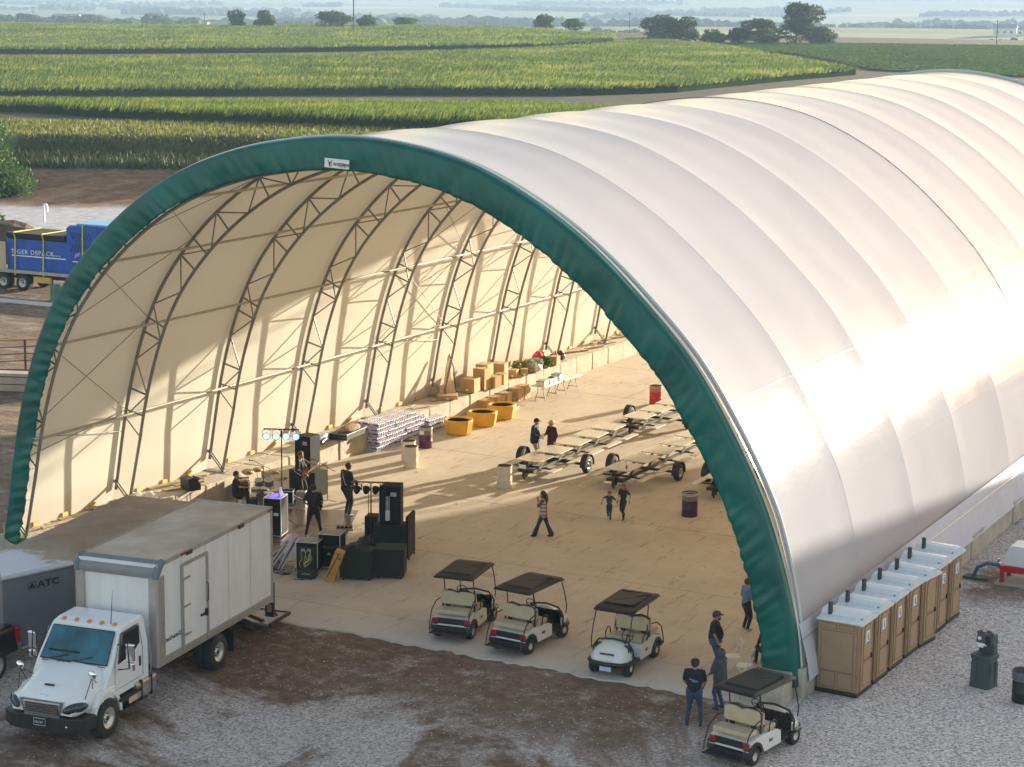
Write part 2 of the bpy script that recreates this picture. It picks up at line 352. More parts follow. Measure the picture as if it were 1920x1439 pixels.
def crop_strip(poly, h, dens, label, mt=CROP, under=.62, seed=1, width=.34):
    rg = np.random.default_rng(seed); P_ = np.array(poly); lo, hi = P_.min(0), P_.max(0)
    n = int((hi[0] - lo[0]) * (hi[1] - lo[1]) * dens); pts = rg.uniform(lo, hi, (n, 2)); pts = pts[inside(pts, poly)]
    n = len(pts); z0 = terr(pts[:, 0], pts[:, 1])
    Vs = []; Fs = []; o = 0
    for b in range(4):
        a = rg.uniform(0, 2 * PI, n); ln = rg.uniform(.05, .6, n); hh = h * rg.uniform(.72, 1.35, n)
        ww = width * rg.uniform(.6, 1.3, n); ox, oy = rg.normal(0, .55, (2, n))
        bx, by = pts[:, 0] + ox, pts[:, 1] + oy
        base1 = np.stack([bx - ww * np.cos(a), by - ww * np.sin(a), z0 + h * under * .9], 1); base2 = np.stack([bx + ww * np.cos(a), by + ww * np.sin(a), z0 + h * under * .9], 1)
        tip = np.stack([bx + ln * .7 + .25, by + ln * .3 * rg.uniform(-1, 1, n), z0 + hh], 1)
        Vs += [base1, base2, tip]; Fs.append(np.stack([np.arange(n) + o, np.arange(n) + o + n, np.arange(n) + o + 2 * n], 1)); o += 3 * n
    par = empty('corn_field' if mt is CROP else 'soybean_field'); tag(par, label, 'crop field')
    lv = obj('leaves', npmesh('leaves', np.concatenate(Vs), np.concatenate(Fs), mt), par); lv['kind'] = 'stuff'
    # slab below the leaf tips, its dark colour painting the shade inside the corn
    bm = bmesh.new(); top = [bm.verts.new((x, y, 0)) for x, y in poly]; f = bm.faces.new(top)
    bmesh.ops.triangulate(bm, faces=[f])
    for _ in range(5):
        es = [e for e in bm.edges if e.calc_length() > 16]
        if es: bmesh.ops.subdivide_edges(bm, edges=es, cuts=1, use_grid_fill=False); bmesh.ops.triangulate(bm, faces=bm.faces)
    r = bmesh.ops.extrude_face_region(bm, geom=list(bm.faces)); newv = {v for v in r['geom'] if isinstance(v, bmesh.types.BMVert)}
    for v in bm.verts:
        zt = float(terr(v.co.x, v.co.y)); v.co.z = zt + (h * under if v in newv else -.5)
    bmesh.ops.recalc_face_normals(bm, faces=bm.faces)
    me = bpy.data.meshes.new('under_slab'); bm.to_mesh(me); bm.free(); me.materials.append(CROP_SHADE if mt is CROP else SOY)
    st_ = obj('under_slab', me, par); st_['kind'] = 'stuff'
    return par
# footprints of the planted strips
SA = [(-185, 202), (-170.5, 199.6), (-155.3, 192.5), (-142.8, 190.5), (-132, 190), (-112, 192), (-98, 199), (-98, 228), (-130.6, 253.4), (-138, 252.1), (-154.3, 242.7), (-180.7, 225.6), (-197, 215)]
SB = [(-225.3, 255.1), (-208.9, 274.3), (-189.7, 291.8), (-167.3, 305.4), (-151.8, 313.6), (-143.2, 331.2), (-144.1, 356.3), (-144.3, 388.2), (-141.9, 420.5), (-167.3, 456.5), (-198, 500), (-231, 552), (-256, 588), (-281, 613), (-262, 560), (-252, 525), (-246, 480), (-265.4, 408.3), (-311.4, 353.1), (-322, 344), (-234, 248)]
SC = [(-364, 390), (-353.4, 400.8), (-303.6, 467.2), (-273.0, 529.3), (-271, 576), (-300.8, 641.3), (-349.7, 680), (-446.7, 728), (-503.9, 682), (-546.9, 622), (-562, 600)]
SD = [(-233.8, 560), (-187.1, 508), (-145.0, 442.2), (-95, 428), (-60, 640), (-149.3, 640), (-207.2, 632), (-256, 606)]
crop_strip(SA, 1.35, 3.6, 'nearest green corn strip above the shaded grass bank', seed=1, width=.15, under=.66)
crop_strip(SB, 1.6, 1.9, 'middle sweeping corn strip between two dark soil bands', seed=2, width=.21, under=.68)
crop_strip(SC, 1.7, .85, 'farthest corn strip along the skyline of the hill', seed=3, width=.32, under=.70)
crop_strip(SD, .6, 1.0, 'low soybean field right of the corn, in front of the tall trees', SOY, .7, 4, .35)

# rough grass on the bank
def tufts(name, regs, h, label, mt, seed=9, w=.05):
    rg = np.random.default_rng(seed); Vs = []; Fs = []; o = 0
    for (poly, dens, hs) in regs:
        P_ = np.array(poly); lo, hi = P_.min(0), P_.max(0); n = int((hi[0] - lo[0]) * (hi[1] - lo[1]) * dens); p = rg.uniform(lo, hi, (n, 2)); p = p[inside(p, poly)]; n = len(p)
        z0 = terr(p[:, 0], p[:, 1]); a = rg.uniform(0, 2 * PI, n); hh = h * hs * rg.uniform(.4, 1.3, n); ww = w * rg.uniform(.6, 1.6, n) * (1 + hs)
        dx, dy = rg.normal(0, .3, (2, n)) * hh
        Vs += [np.stack([p[:, 0] - ww * np.cos(a), p[:, 1] - ww * np.sin(a), z0 - .02], 1), np.stack([p[:, 0] + ww * np.cos(a), p[:, 1] + ww * np.sin(a), z0 - .02], 1), np.stack([p[:, 0] + dx, p[:, 1] + dy, z0 + hh], 1)]
        Fs.append(np.stack([np.arange(n) + o, np.arange(n) + o + n, np.arange(n) + o + 2 * n], 1)); o += 3 * n
    g = obj(name, npmesh(name, np.concatenate(Vs), np.concatenate(Fs), mt)); tag(g, label, 'grass', kind='stuff'); return g
tufts('verge_grass', [([fwd(207, -70), fwd(207, 40), fwd(231, 40), fwd(231, -70)], 7, 1.0)], .38, 'short sunlit yellow green grass between the shaded bank and the corn', leafmat('verge_leaf_sunlit', (.05, .085, .015), (.15, .17, .035), (.36, .32, .09), .10, .4), 15, .06)  # brighter copy of the bank grass leaf, low sunlight painted into its colour
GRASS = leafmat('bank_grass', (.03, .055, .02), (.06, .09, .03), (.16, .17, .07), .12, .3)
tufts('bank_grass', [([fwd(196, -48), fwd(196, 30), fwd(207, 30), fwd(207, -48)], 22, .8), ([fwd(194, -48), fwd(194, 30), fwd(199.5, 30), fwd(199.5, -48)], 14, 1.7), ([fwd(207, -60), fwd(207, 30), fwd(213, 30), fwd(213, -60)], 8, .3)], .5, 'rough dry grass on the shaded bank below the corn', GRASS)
tufts('field_edge_weeds', [([fwd(262, -80), fwd(262, 40), fwd(268, 40), fwd(268, -80)], 4, 1), ([fwd(470, -160), fwd(470, 60), fwd(500, 60), fwd(500, -160)], 1, 1.5)], .5, 'brown weeds in the bare bands between the corn strips', leafmat('dry_weed', (.05, .035, .02), (.10, .07, .04), (.16, .12, .06)), 10, .12)

# ---------------- trees ----------------
LEAFS = {'dark': leafmat('leaf_dark', (.025, .05, .015), (.055, .09, .022), (.12, .16, .045), .3, .35), 'mid': leafmat('leaf_mid', (.03, .055, .015), (.07, .11, .025), (.15, .18, .05), .3),
         'bright': leafmat('leaf_bright', (.025, .075, .012), (.055, .135, .022), (.12, .22, .04), .5), 'pale': leafmat('leaf_pale', (.05, .07, .03), (.10, .13, .06), (.17, .19, .09), .1)}
BARK = mat('bark', (.09, .07, .055), .9, bump=.5)
def crown_mesh(lobes, n, size, mt, seed):
    rg = np.random.default_rng(seed); Vs = []; tot = sum(l[3] * l[4] for l in lobes)
    P_ = []; 
    for (x, y, z, rx, rz) in lobes:
        k = int(n * rx * rz / tot); u = rg.normal(size=(k, 3)); u /= np.linalg.norm(u, axis=1)[:, None]
        r = rg.uniform(.62, 1.0, k) ** .6 * (1 + .16 * np.sin(u[:, 0] * 7 + x) * np.cos(u[:, 1] * 6 + z) + .1 * np.sin(u[:, 2] * 11))
        P_.append(np.stack([x + u[:, 0] * rx * r, y + u[:, 1] * rx * r, z + u[:, 2] * rz * r], 1))
    P_ = np.concatenate(P_); k = len(P_)
    a = rg.normal(size=(k, 3)); a /= np.linalg.norm(a, axis=1)[:, None]; b = rg.normal(size=(k, 3)); b -= a * (a * b).sum(1)[:, None]; b /= np.linalg.norm(b, axis=1)[:, None]
    s1 = size * rg.uniform(.5, 1.3, k)[:, None]
    V = np.concatenate([P_ - a * s1, P_ + b * s1 * .6, P_ + a * s1, P_ - b * s1 * .6]); i = np.arange(k)
    return npmesh('crown', V, np.stack([i, i + k, i + 2 * k, i + 3 * k], 1), mt)
def make_tree(x, y, h, w_, kind, label, cat='tree', seed=1, n=2600, size=.42, name='tree', group=None, trunk=True, z=None):
    rnd = random.Random(seed); z0 = float(terr(x, y)) if z is None else z
    t = empty(name, (x, y, z0 - .1), rnd.uniform(0, 6), label, cat, group); lob = []
    for k in range(9):
        a = rnd.uniform(0, 6.28); r = rnd.uniform(.1, .33) * w_; zz = h * rnd.uniform(.38, .78)
        lob.append((r * math.cos(a), r * math.sin(a), zz, w_ * rnd.uniform(.16, .27), h * rnd.uniform(.13, .22)))
    lob.append((0, 0, h * .8, w_ * .22, h * .19)); lob.append((0, 0, h * .3, w_ * .36, h * .22))
    obj('crown', crown_mesh(lob, n, size, LEAFS[kind], seed), t)
    m = MB(); m.tube([(0, 0, 0), (.05 * w_ * .3, 0, h * .3), (0, .03 * w_, h * .6)], [h * .03, h * .022, h * .008], 8)
    for l in lob[:7]: m.tube([(0, 0, h * .25), (l[0] * .5, l[1] * .5, l[2] * .6), (l[0], l[1], l[2])], [h * .014, h * .009, h * .003], 5)
    m.build('trunk', BARK, t)
    return t
# ---------------- background ----------------
def wpos(d, s): return fwd(d, s)
def pxs(x, d): return d * (x - 960) / 3937.6      # lateral offset of a direction at depth d (only used to lay out rows of far things)
for i, (x, y, h, w_, kd, n, lb) in enumerate([
    (-455.5, 645.5, 8.0, 7, 'bright', 1500, 'bright green round tree left of its darker neighbour on the left skyline'),
    (-450.1, 655.2, 7.8, 8.5, 'mid', 1700, 'darker tree touching the bright green tree on the left skyline'),
    (-425.8, 662.7, 7.6, 13, 'mid', 2400, 'wide dark tree behind the tall pole on the left skyline'),
    (-416.0, 672.7, 6.0, 9, 'mid', 1500, 'lower right part tree beside the tall pole on the left skyline'),
    (-459.9, 773.6, 5.0, 12, 'mid', 1500, 'small flat tree alone on the skyline between pole and middle trees'),
    (-363.7, 713.1, 6.5, 9, 'mid', 1500, 'middle round tree just above the corn crest left of a smaller one'),
    (-353.7, 719.1, 5.0, 8, 'bright', 1200, 'smaller tree at the right side of the middle skyline tree'),
    (-266.7, 603.6, 9.2, 10, 'dark', 3000, 'big dark tree at the left end of the right hand grove'),
    (-259.5, 606.6, 8.6, 8.5, 'dark', 2400, 'tall dark tree second from the left in the right hand grove'),
    (-253.0, 611.0, 4.6, 8, 'mid', 1700, 'low bushy tree at the foot of the two big dark trees'),
    (-246.5, 616.0, 5.2, 6, 'dark', 1400, 'small dark tree right of the low bushy tree in the grove'),
    (-240.6, 619.9, 8.0, 9.5, 'mid', 2800, 'rounded tree directly left of the tallest tree in the grove'),
    (-226.8, 614.3, 13.2, 12, 'dark', 4200, 'tallest tree with an open uneven crown in the right hand grove'),
    (-217.8, 612.0, 5.8, 8.5, 'mid', 2000, 'rounded low tree right of the tallest tree in the grove'),
    (-235, 613, 3.2, 6, 'dark', 900, 'low shrub between the rounded tree and the tallest tree')]):
    make_tree(x, y, h, w_ * (1.4 if i > 6 else 1.15), kd, lb, seed=20 + i, n=int(n * 1.5), size=.42, name='broadleaf_tree', group='trees on the skyline of the fields')
# hazy valley trees (small in view: crown and trunk share meshes)
rnd = random.Random(11)
cm = [crown_mesh([(0, 0, 5, 4.5, 3.6), (2.4, 1, 4.2, 3, 3), (-2.4, -1, 4.4, 3.2, 3)], 520, .9, LEAFS['pale'], 50 + k) for k in range(3)]
tm = MB().tube([(0, 0, 0), (0, 0, 4)], [.35, .2], 5).mesh('trunk', BARK)
def valley_tree(xpx, d, sc_, lb):
    x, y = wpos(d, pxs(xpx, d)); t = empty('valley_tree', (x, y, float(terr(x, y)) - .4), rnd.uniform(0, 6), lb, 'tree', 'hazy trees in the valley')
    obj('crown', rnd.choice(cm), t).scale = (sc_,) * 3; obj('trunk', tm, t).scale = (sc_,) * 3
ORD = ['first', 'second', 'third', 'fourth', 'fifth', 'sixth', 'seventh', 'eighth', 'ninth', 'tenth', 'eleventh', 'twelfth', 'thirteenth', 'fourteenth', 'fifteenth', 'sixteenth', 'seventeenth']
for (a, b, n, d, s0, lb) in [(45, 245, 17, 1500, 1.0, 'one of the hazy trees in the row on the far left'), (285, 365, 6, 1500, 1.15, 'one of the hazy trees around the white farm houses'), (375, 440, 5, 1700, .8, 'one of the small hazy trees right of the farm houses'), (490, 585, 9, 1650, .95, 'one of the hazy trees between the skyline trees on the left'), (1105, 1215, 10, 1400, .75, 'one of the hazy trees left of the right hand grove'), (870, 905, 3, 1900, 1.1, 'one of the hazy trees near the middle of the valley'), (0, 40, 3, 1500, .9, 'one of the hazy trees at the left picture edge'), (1830, 1912, 5, 1150, .45, 'one of the low hazy shrubs at the far right field edge')]:
    for k in range(n): valley_tree(a + (b - a) * (k + rnd.uniform(.1, .9)) / n, d + rnd.uniform(-60, 60), s0 * rnd.uniform(.65, 1.25), lb.replace('one of the', ORD[k] + ' from the left of the'))
# farther tree belts, too many and too far to pick apart
rg = np.random.default_rng(4); P_ = []
for k in range(60):
    d = rg.uniform(2100, 5600); s_ = rg.uniform(-.28, .28) * d; ln = rg.uniform(60, 420); n = int(ln / 7)
    for j in range(n): P_.append((*wpos(d + rg.uniform(-20, 20) + j * rg.uniform(-2, 2), s_ + j * 7), rg.uniform(.7, 1.6)))
P_ = np.array(P_); zz = terr(P_[:, 0], P_[:, 1]); Vs = []; 
oc = np.array([[1, 0, 0], [0, 1, 0], [-1, 0, 0], [0, -1, 0], [0, 0, 1.0], [.6, .6, .7], [-.6, .6, .75], [-.6, -.6, .7], [.6, -.6, .8]]); ofs = np.array([[0, 5, 4], [5, 1, 4], [1, 6, 4], [6, 2, 4], [2, 7, 4], [7, 3, 4], [3, 8, 4], [8, 0, 4], [0, 1, 5], [1, 2, 6], [2, 3, 7], [3, 0, 8]])
Vb = (oc[None] * (7 * P_[:, 2])[:, None, None] * rg.uniform(.8, 1.2, (len(P_), 9, 1)) + np.stack([P_[:, 0], P_[:, 1], zz + 2], 1)[:, None]).reshape(-1, 3)
Fb = (ofs[None] + 9 * np.arange(len(P_))[:, None, None]).reshape(-1, 3)
tag(obj('woodland', npmesh('woodland', Vb, Fb, LEAFS['pale'])), 'far belts of trees across the hazy river valley', 'woodland', kind='stuff')
# farm buildings far away
WHT = mat('white_wall', (.72, .72, .70), .7); RFG = mat('roof_grey', (.30, .29, .28), .7); WIN = mat('window_dark', (.03, .035, .045), .2)
def farm(xpx, d, L_, W_, H_, lb, rz):
    x, y = wpos(d, pxs(xpx, d)); z = float(terr(x, y)); b = empty('farm_building', (x, y, z), rz, lb, 'building', 'white farm buildings in the valley')
    MB().box((0, 0, H_ / 2 - 1), (L_, W_, H_ + 2)).build('wall', WHT, b)
    MB().prism([(-W_ / 2 - .5, H_), (0, H_ + W_ * .3), (W_ / 2 + .5, H_)], -L_ / 2 - .5, L_ / 2 + .5, 'X').build('roof', RFG if d < 1700 else WHT, b)
    for k in range(3): MB().box(((k - 1) * L_ / 3.4, -W_ / 2 - .03, H_ * .5), (1.3, .1, 1.4)).build('window', WIN, b)
for a in [(130, 1620, 22, 12, 6, 'white shed with long roof among the far left trees', .2), (150, 1650, 14, 8, 4, 'low white barn right of the long roofed shed', .3), (270, 1560, 12, 8, 4, 'small pale house left of the hazy tree pair', .1), (352, 1500, 10, 7, 5, 'white farm house below the small hazy trees', .4),
          (372, 1530, 16, 8, 4, 'long low white farm shed right of the farm house', .2), (415, 1600, 18, 9, 4, 'pale barn farthest right of the left hand farm', .1), (935, 2900, 40, 15, 7, 'bright white shed alone in the middle of the valley', .3), (1865, 1500, 16, 9, 6, 'white farm house near the right picture edge', .2), (1895, 1520, 24, 10, 4, 'long pale shed at the right picture edge', .1)]:
    farm(*a)
# utility poles
WOOD = mat('pole_wood', (.16, .11, .09), .9)
def pole(x, y, h, r, lb, arm=True):
    p = empty('utility_pole', (x, y, float(terr(x, y)) - .3), .3, lb, 'utility pole')
    MB().tube([(0, 0, 0), (0, 0, h)], [r, r * .8], 8).build('mast', WOOD, p)
    if arm: MB().box((0, 0, h - .6), (1.8, .12, .12)).build('crossarm', WOOD, p)
pole(-371.3, 591.6, 26, .22, 'tall thin reddish pole rising out of the skyline near the wide tree', False)
pole(-455.0 - 55, 700.0, 6.5, .16, 'wooden utility pole on the left skyline carrying two wires')
pole(-560, 655.0, 6.5, .13, 'thin utility pole farther left on the skyline, half hidden by haze')
pole(-322, 700.0, 8, .12, 'thin pole left of the right hand grove')
pole(-165.9, 618.1, 8.5, .16, 'pole with crossarm standing alone in the right hand field')
# big leafy bush at the left edge
bx, by = -127.0, 142.2
b = empty('leafy_bush', (bx, by, 0), 0, 'large bright green leafy bush at the left picture edge below the bank', 'bush')
obj('crown', crown_mesh([(-4, -1, 3.2, 4.2, 3.6), (-.5, 0, 2.3, 3.3, 2.6), (2.2, .5, 1.4, 2.2, 1.5), (-2.5, 2, 5.0, 2.6, 2.3), (-6, 0, 5, 3.4, 3.4), (.5, -1.5, 1.1, 2.6, 1.3)], 9000, .17, LEAFS['bright'], 77), b)
MB().ball((-3.5, 0, 2.2), (4.2, 3.0, 3.3)).ball((.6, 0, 1.0), (2.6, 2.2, 1.3)).build('stem', CROP_SHADE, b)  # no stems here: dark balls painting the shade inside the bush
b2 = empty('small_shrub', (*fwd(193, -27), 1.7), 0, 'small dark shrub where the brown bank meets the tall grass', 'bush')
obj('crown', crown_mesh([(0, 0, .5, 1.3, .8), (-1.2, .4, .35, .9, .6), (1.4, -.2, .3, .8, .5)], 900, .12, LEAFS['dark'], 78), b2)
MB().tube([(0, 0, -.2), (0, 0, .5)], [.06, .03], 5).build('stem', BARK, b2)

# open air haze between the yard and the valley
hz = bpy.data.materials.new('haze_air'); hz.use_nodes = True; hz.node_tree.nodes.clear(); pv = hz.node_tree.nodes.new('ShaderNodeVolumePrincipled'); ho = hz.node_tree.nodes.new('ShaderNodeOutputMaterial')
pv.inputs['Color'].default_value = (.46, .66, .96, 1); pv.inputs['Density'].default_value = 0.00020; pv.inputs['Anisotropy'].default_value = 0.0
hz.node_tree.links.new(pv.outputs[0], ho.inputs['Volume'])
hb = MB(); hb.box((-1500, 4800, 50), (15000, 13000, 240)); haze = hb.build('haze', hz); tag(haze, kind='stuff')
# ---------------- fabric shelter ----------------
XC = -32.48; Y0 = 52.04; BAY = 5.612; NB = 11; YE = Y0 + BAY * NB
PR = [(-46.4, .82), (-45.53, 5.26), (-44.27, 8.54), (-42.23, 11.09), (-39.7, 12.98), (-37.26, 13.99), (-34.96, 14.47), (-32.94, 14.63), (-30.92, 14.48), (-28.8, 14.0), (-26.78, 13.06), (-25.12, 11.98), (-23.46, 10.54), (-21.81, 8.77), (-20.19, 6.13), (-19.35, 4.16), (-18.74, 2.0), (-18.55, .36)]
def resample(P, n):
    P = [np.array(p) for p in P]; out = []
    ext = [2 * P[0] - P[1]] + P + [2 * P[-1] - P[-2]]
    for i in range(1, len(ext) - 2):
        for k in range(24):
            t = k / 24; a, b_, c_, d_ = ext[i - 1:i + 3]
            out.append(.5 * (2 * b_ + (c_ - a) * t + (2 * a - 5 * b_ + 4 * c_ - d_) * t * t + (3 * b_ - a - 3 * c_ + d_) * t ** 3))
    out.append(P[-1]); out = np.array(out); s_ = np.concatenate([[0], np.cumsum(np.linalg.norm(np.diff(out, axis=0), axis=1))])
    u = np.linspace(0, s_[-1], n); return np.stack([np.interp(u, s_, out[:, 0]), np.interp(u, s_, out[:, 1])], 1), s_[-1]
PROF, PLEN = resample(PR, 161)
for _ in range(6): PROF[1:-1] = .25 * PROF[:-2] + .5 * PROF[1:-1] + .25 * PROF[2:]
MPROF = PROF.copy(); rgt = np.clip((PROF[:, 0] - XC) / 14, 0, 1); MPROF[:, 0] += .26 * rgt * np.clip((PROF[:, 1] - 1.0) / 4, .15, 1)
def normals(P):
    T = np.gradient(P, axis=0); T /= np.linalg.norm(T, axis=1)[:, None]; return np.stack([T[:, 1], -T[:, 0]], 1) * -1
NRM = normals(MPROF)      # points outward
if NRM[80, 1] < 0: NRM = -NRM
tent = empty('fabric_shelter', (XC, Y0, 0), 0, 'huge white arched fabric shelter with a dark green front fascia, open at both ends', 'shelter')
def tb(mb, name, m, parent=tent, **k):
    o = mb.build(name, m, parent, **k); o.location = (-XC, -Y0, 0) if parent is tent else (0, 0, 0); return o
def tobj(name, me, parent=tent): return obj(name, me, parent, (-XC, -Y0, 0) if parent is tent else (0, 0, 0))
# membrane material: white pvc cloth, slightly glossy outside, letting warm light through
mm = bpy.data.materials.new('shelter_fabric'); mm.use_nodes = True; nt = mm.node_tree; L = nt.links.new; B = nt.nodes['Principled BSDF']
geo = nd(nt, 'NewGeometry'); pos = geo.outputs['Position']
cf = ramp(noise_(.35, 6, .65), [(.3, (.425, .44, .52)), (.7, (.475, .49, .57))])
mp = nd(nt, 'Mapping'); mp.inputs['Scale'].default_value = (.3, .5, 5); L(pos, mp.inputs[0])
inner = ramp(noise_(.35, 6, .65), [(.3, (.76, .72, .65)), (.7, (.82, .78, .71))]); cf = mix(geo.outputs['Backfacing'], cf, inner)  # cream inner face puts the warm inside glow into the cloth colour
L(cf, B.inputs['Base Color']); B.inputs['Roughness'].default_value = .34; B.inputs['Specular IOR Level'].default_value = .018
rr = ramp(noise_(1.2, 6, .8, mp.outputs[0]), [(.35, (.10, .10, .10)), (.7, (.15, .15, .15))]); L(rr, B.inputs['Roughness'])
bp = nd(nt, 'Bump'); bp.inputs['Strength'].default_value = .06; bp.inputs['Distance'].default_value = .03
zs_ = nd(nt, 'SeparateXYZ'); L(pos, zs_.inputs[0])
def seam_at(z): return fmath('SUBTRACT', 1.0, step(fmath('ABSOLUTE', fmath('SUBTRACT', zs_.outputs['Z'], z), 0), .015, .05))
seams = seam_at(4.9)
for z_ in (7.9, 10.6, 12.7): seams = fmath('MAXIMUM', seams, seam_at(z_))
crinkle = fmath('ADD', noise_(2.2, 5, .65, mp.outputs[0]), fmath('MULTIPLY', seams, 1.5)); L(crinkle, bp.inputs['Height']); L(bp.outputs[0], B.inputs['Normal'])
tl = nd(nt, 'BsdfTranslucent'); tl.inputs[0].default_value = (.86, .66, .42, 1); mx = nd(nt, 'MixShader'); mx.inputs[0].default_value = .28
L(B.outputs[0], mx.inputs[1]); L(tl.outputs[0], mx.inputs[2]); L(mx.outputs[0], nt.nodes['Material Output'].inputs[0])
FAB = mm; SKF = mat('skirt_cloth', (.60, .59, .65), .5, var=.05, bump=.2, bscale=1.5)
STEEL = mat('galvanised_steel', (.26, .24, .22), .5, .45, var=.18, scale=2)
GALV = mat('pale_galvanised', (.42, .44, .42), .45, .4, var=.1)
NS = 14
rg = np.random.default_rng(3)
for k in range(NB):
    vs_ = np.linspace(0, 1, NS + 1); off = -.055 * np.sin(PI * vs_) ** .7; off += .005 * np.sin(2 * PI * vs_ * 2 + k)
    ys_ = Y0 + .25 * (k == 0) + (BAY - .25 * (k == 0)) * vs_ + BAY * k
    a = MPROF[:, None, :] + NRM[:, None, :] * off[None, :, None]
    V = np.zeros((161, NS + 1, 3)); V[..., 0] = a[..., 0]; V[..., 2] = a[..., 1]; V[..., 1] = ys_[None]
    if k in (4, 5):   # crinkles where the cloth is gathered near the seam
        wv = .022 * np.sin(np.arange(161) * 2.6)[:, None] * np.exp(-((vs_[None] - (.35 if k == 5 else .6)) / .28) ** 2); wv = wv * np.clip((np.arange(161)[:, None] - 90) / 20, 0, 1)
        V[..., 0] += wv * NRM[:, None, 0]; V[..., 2] += wv * NRM[:, None, 1]
    I = np.arange(161 * (NS + 1)).reshape(161, NS + 1); Fq = np.stack([I[:-1, :-1], I[1:, :-1], I[1:, 1:], I[:-1, 1:]], -1).reshape(-1, 4)
    tobj('roof_panel', npmesh('roof_panel', V.reshape(-1, 3), Fq, FAB, True))
# seam cable across the roof between two fabric sections
def arc(y, off, i0=0, i1=160, step_=1, P_=MPROF):
    return [(P_[i, 0] + NRM[i, 0] * off, y, P_[i, 1] + NRM[i, 1] * off) for i in range(i0, i1 + 1, step_)]
tb(MB().tube(arc(Y0 + 5 * BAY + .1, .012, 6, 154, 1), .014, 6), 'seam_cable', mat('dark_cable', (.10, .07, .08), .6))
# edge trims behind the fascia and at the far end
TRIM = mat('pale_trim', (.52, .58, .56), .35, var=.05)
tb(MB().tube(arc(Y0 + .30, .03, 1, 159, 1, PROF), .085, 8), 'edge_trim', TRIM); tb(MB().tube(arc(Y0 + .52, .02, 1, 159), .055, 8), 'edge_trim', TRIM)
tb(MB().tube(arc(YE, .02, 0, 160), .10, 8), 'edge_trim', TRIM)
# side skirts, from the base rail down over the concrete blocks
for side in (0, 1):
    n = 120; rows = []
    for j in range(n + 1):
        y = Y0 + .3 + (YE - Y0 - .3) * j / n; wv = .035 * math.sin(j * 1.3) + .02 * math.sin(j * 3.1)
        if side: rows += [(-18.66 + .02, y, 2.05), (-18.50, y, 1.55), (-18.36 + wv * .5, y, 1.0), (-18.28 + wv * .6, y, .48 + .22 * min(1, (y - Y0) / 8) + wv * .5)]
        else: rows += [(-46.42, y, 1.9), (-46.5, y, 1.6), (-46.62, y, 1.1), (-46.7 + wv * .4, y, .7)]
    I = np.arange((n + 1) * 4).reshape(n + 1, 4); Fq = np.stack([I[:-1, :-1], I[1:, :-1], I[1:, 1:], I[:-1, 1:]], -1).reshape(-1, 4)
    tobj('side_skirt', npmesh('side_skirt', rows, Fq, SKF if side else FAB, True))
    tb(MB().tube([(-18.56 if side else -46.44, Y0 + .3, 1.62), (-18.56 if side else -46.44, YE - .1, 1.62)], .045, 8), 'base_rail', GALV)
# trusses
def off_path(P_, o): return np.stack([P_[:, 0] - NRM[:, 0] * o, P_[:, 1] - NRM[:, 1] * o], 1)
OUT = off_path(PROF, .10); INN = off_path(PROF, .86)
def ring(mb, P_, y, r, i0, i1, st=2):
    mb.tube([(P_[i, 0], y, P_[i, 1]) for i in range(i0, i1 + 1, st)], r, 7)
PLATE = mat('base_plate', (.22, .24, .22), .6, .3)
def truss_mesh():
    r = {}
    m = MB(); ring(m, OUT, 0, .062, 2, 158); r['outer_chord'] = m.mesh('outer_chord', STEEL)
    m = MB(); 
    pts = [(-45.62, 0, .92)] + [(INN[i, 0], 0, INN[i, 1]) for i in range(10, 151, 2)] + [(-19.42, 0, .92)]; m.tube(pts, .058, 7); r['inner_chord'] = m.mesh('inner_chord', STEEL)
    m = MB(); nodes = list(range(8, 153, 4)); outer = True; prev = None
    for q, i in enumerate(nodes):
        P1 = OUT[i] if q % 2 else INN[max(i, 10)]
        if prev is not None: m.tube([(prev[0], 0, prev[1]), (P1[0], 0, P1[1])], .024, 6)
        prev = P1
        if q % 5 == 2 or q % 5 == 4:
            j = i; m.tube([(OUT[j, 0], 0, OUT[j, 1]), (INN[j, 0], 0, INN[j, 1])], .036, 6)
    for (ox, ix, z) in ((-46.28, -45.6, 1), (-18.75, -19.44, 1)):
        m.tube([(ox, -.06, 1.72), (ix, -.06, .98)], .035, 6); m.tube([(ox, .06, 1.72), (ix, .06, .98)], .035, 6)
    r['web'] = m.mesh('web', STEEL)
    for key_, a, b_ in (('base_plate', -46.45, -45.4), ('base_plate_right', -18.6, -19.6)):
        m = MB(); m.box(((a + b_) / 2, 0, .90), (abs(b_ - a), .34, .05)); m.box((b_ + (.15 if b_ < XC else -.15) * -1, 0, .96), (.1, .2, .08)); r[key_] = m.mesh('base_plate', PLATE)
    return r
TM = truss_mesh()
BRACES = []
def brace(a, b_, r, y=0.0):
    BRACES.append(MB().tube([(a[0], y, a[1]), (b_[0], y, b_[1])], r, 6).mesh('brace', STEEL))
prev = None
for q, i in enumerate(range(8, 153, 4)):
    P1 = OUT[i] if q % 2 else INN[max(i, 10)]
    if prev is not None: brace(prev, P1, .027)
    prev = P1
    if q % 5 in (2, 4): brace(OUT[i], INN[i], .036)
for (ox, ix) in ((-46.28, -45.6), (-18.75, -19.44)):
    for yy in (-.06, .06): brace((ox, 1.72), (ix, .98), .035, yy)
for k in range(0, NB + 1):
    y = Y0 + BAY * k + (.14 if k == 0 else -.1 if k == NB else 0)
    t = obj('truss', TM['outer_chord'], tent, (-XC, y - Y0, 0))
    for nm in ('inner_chord', 'base_plate', 'base_plate_right'): obj(nm.replace('_right', ''), TM[nm], t)
    if k < 6:
        for bme in BRACES: obj('brace', bme, t)
    else: obj('web', TM['web'], t)['kind'] = 'stuff'
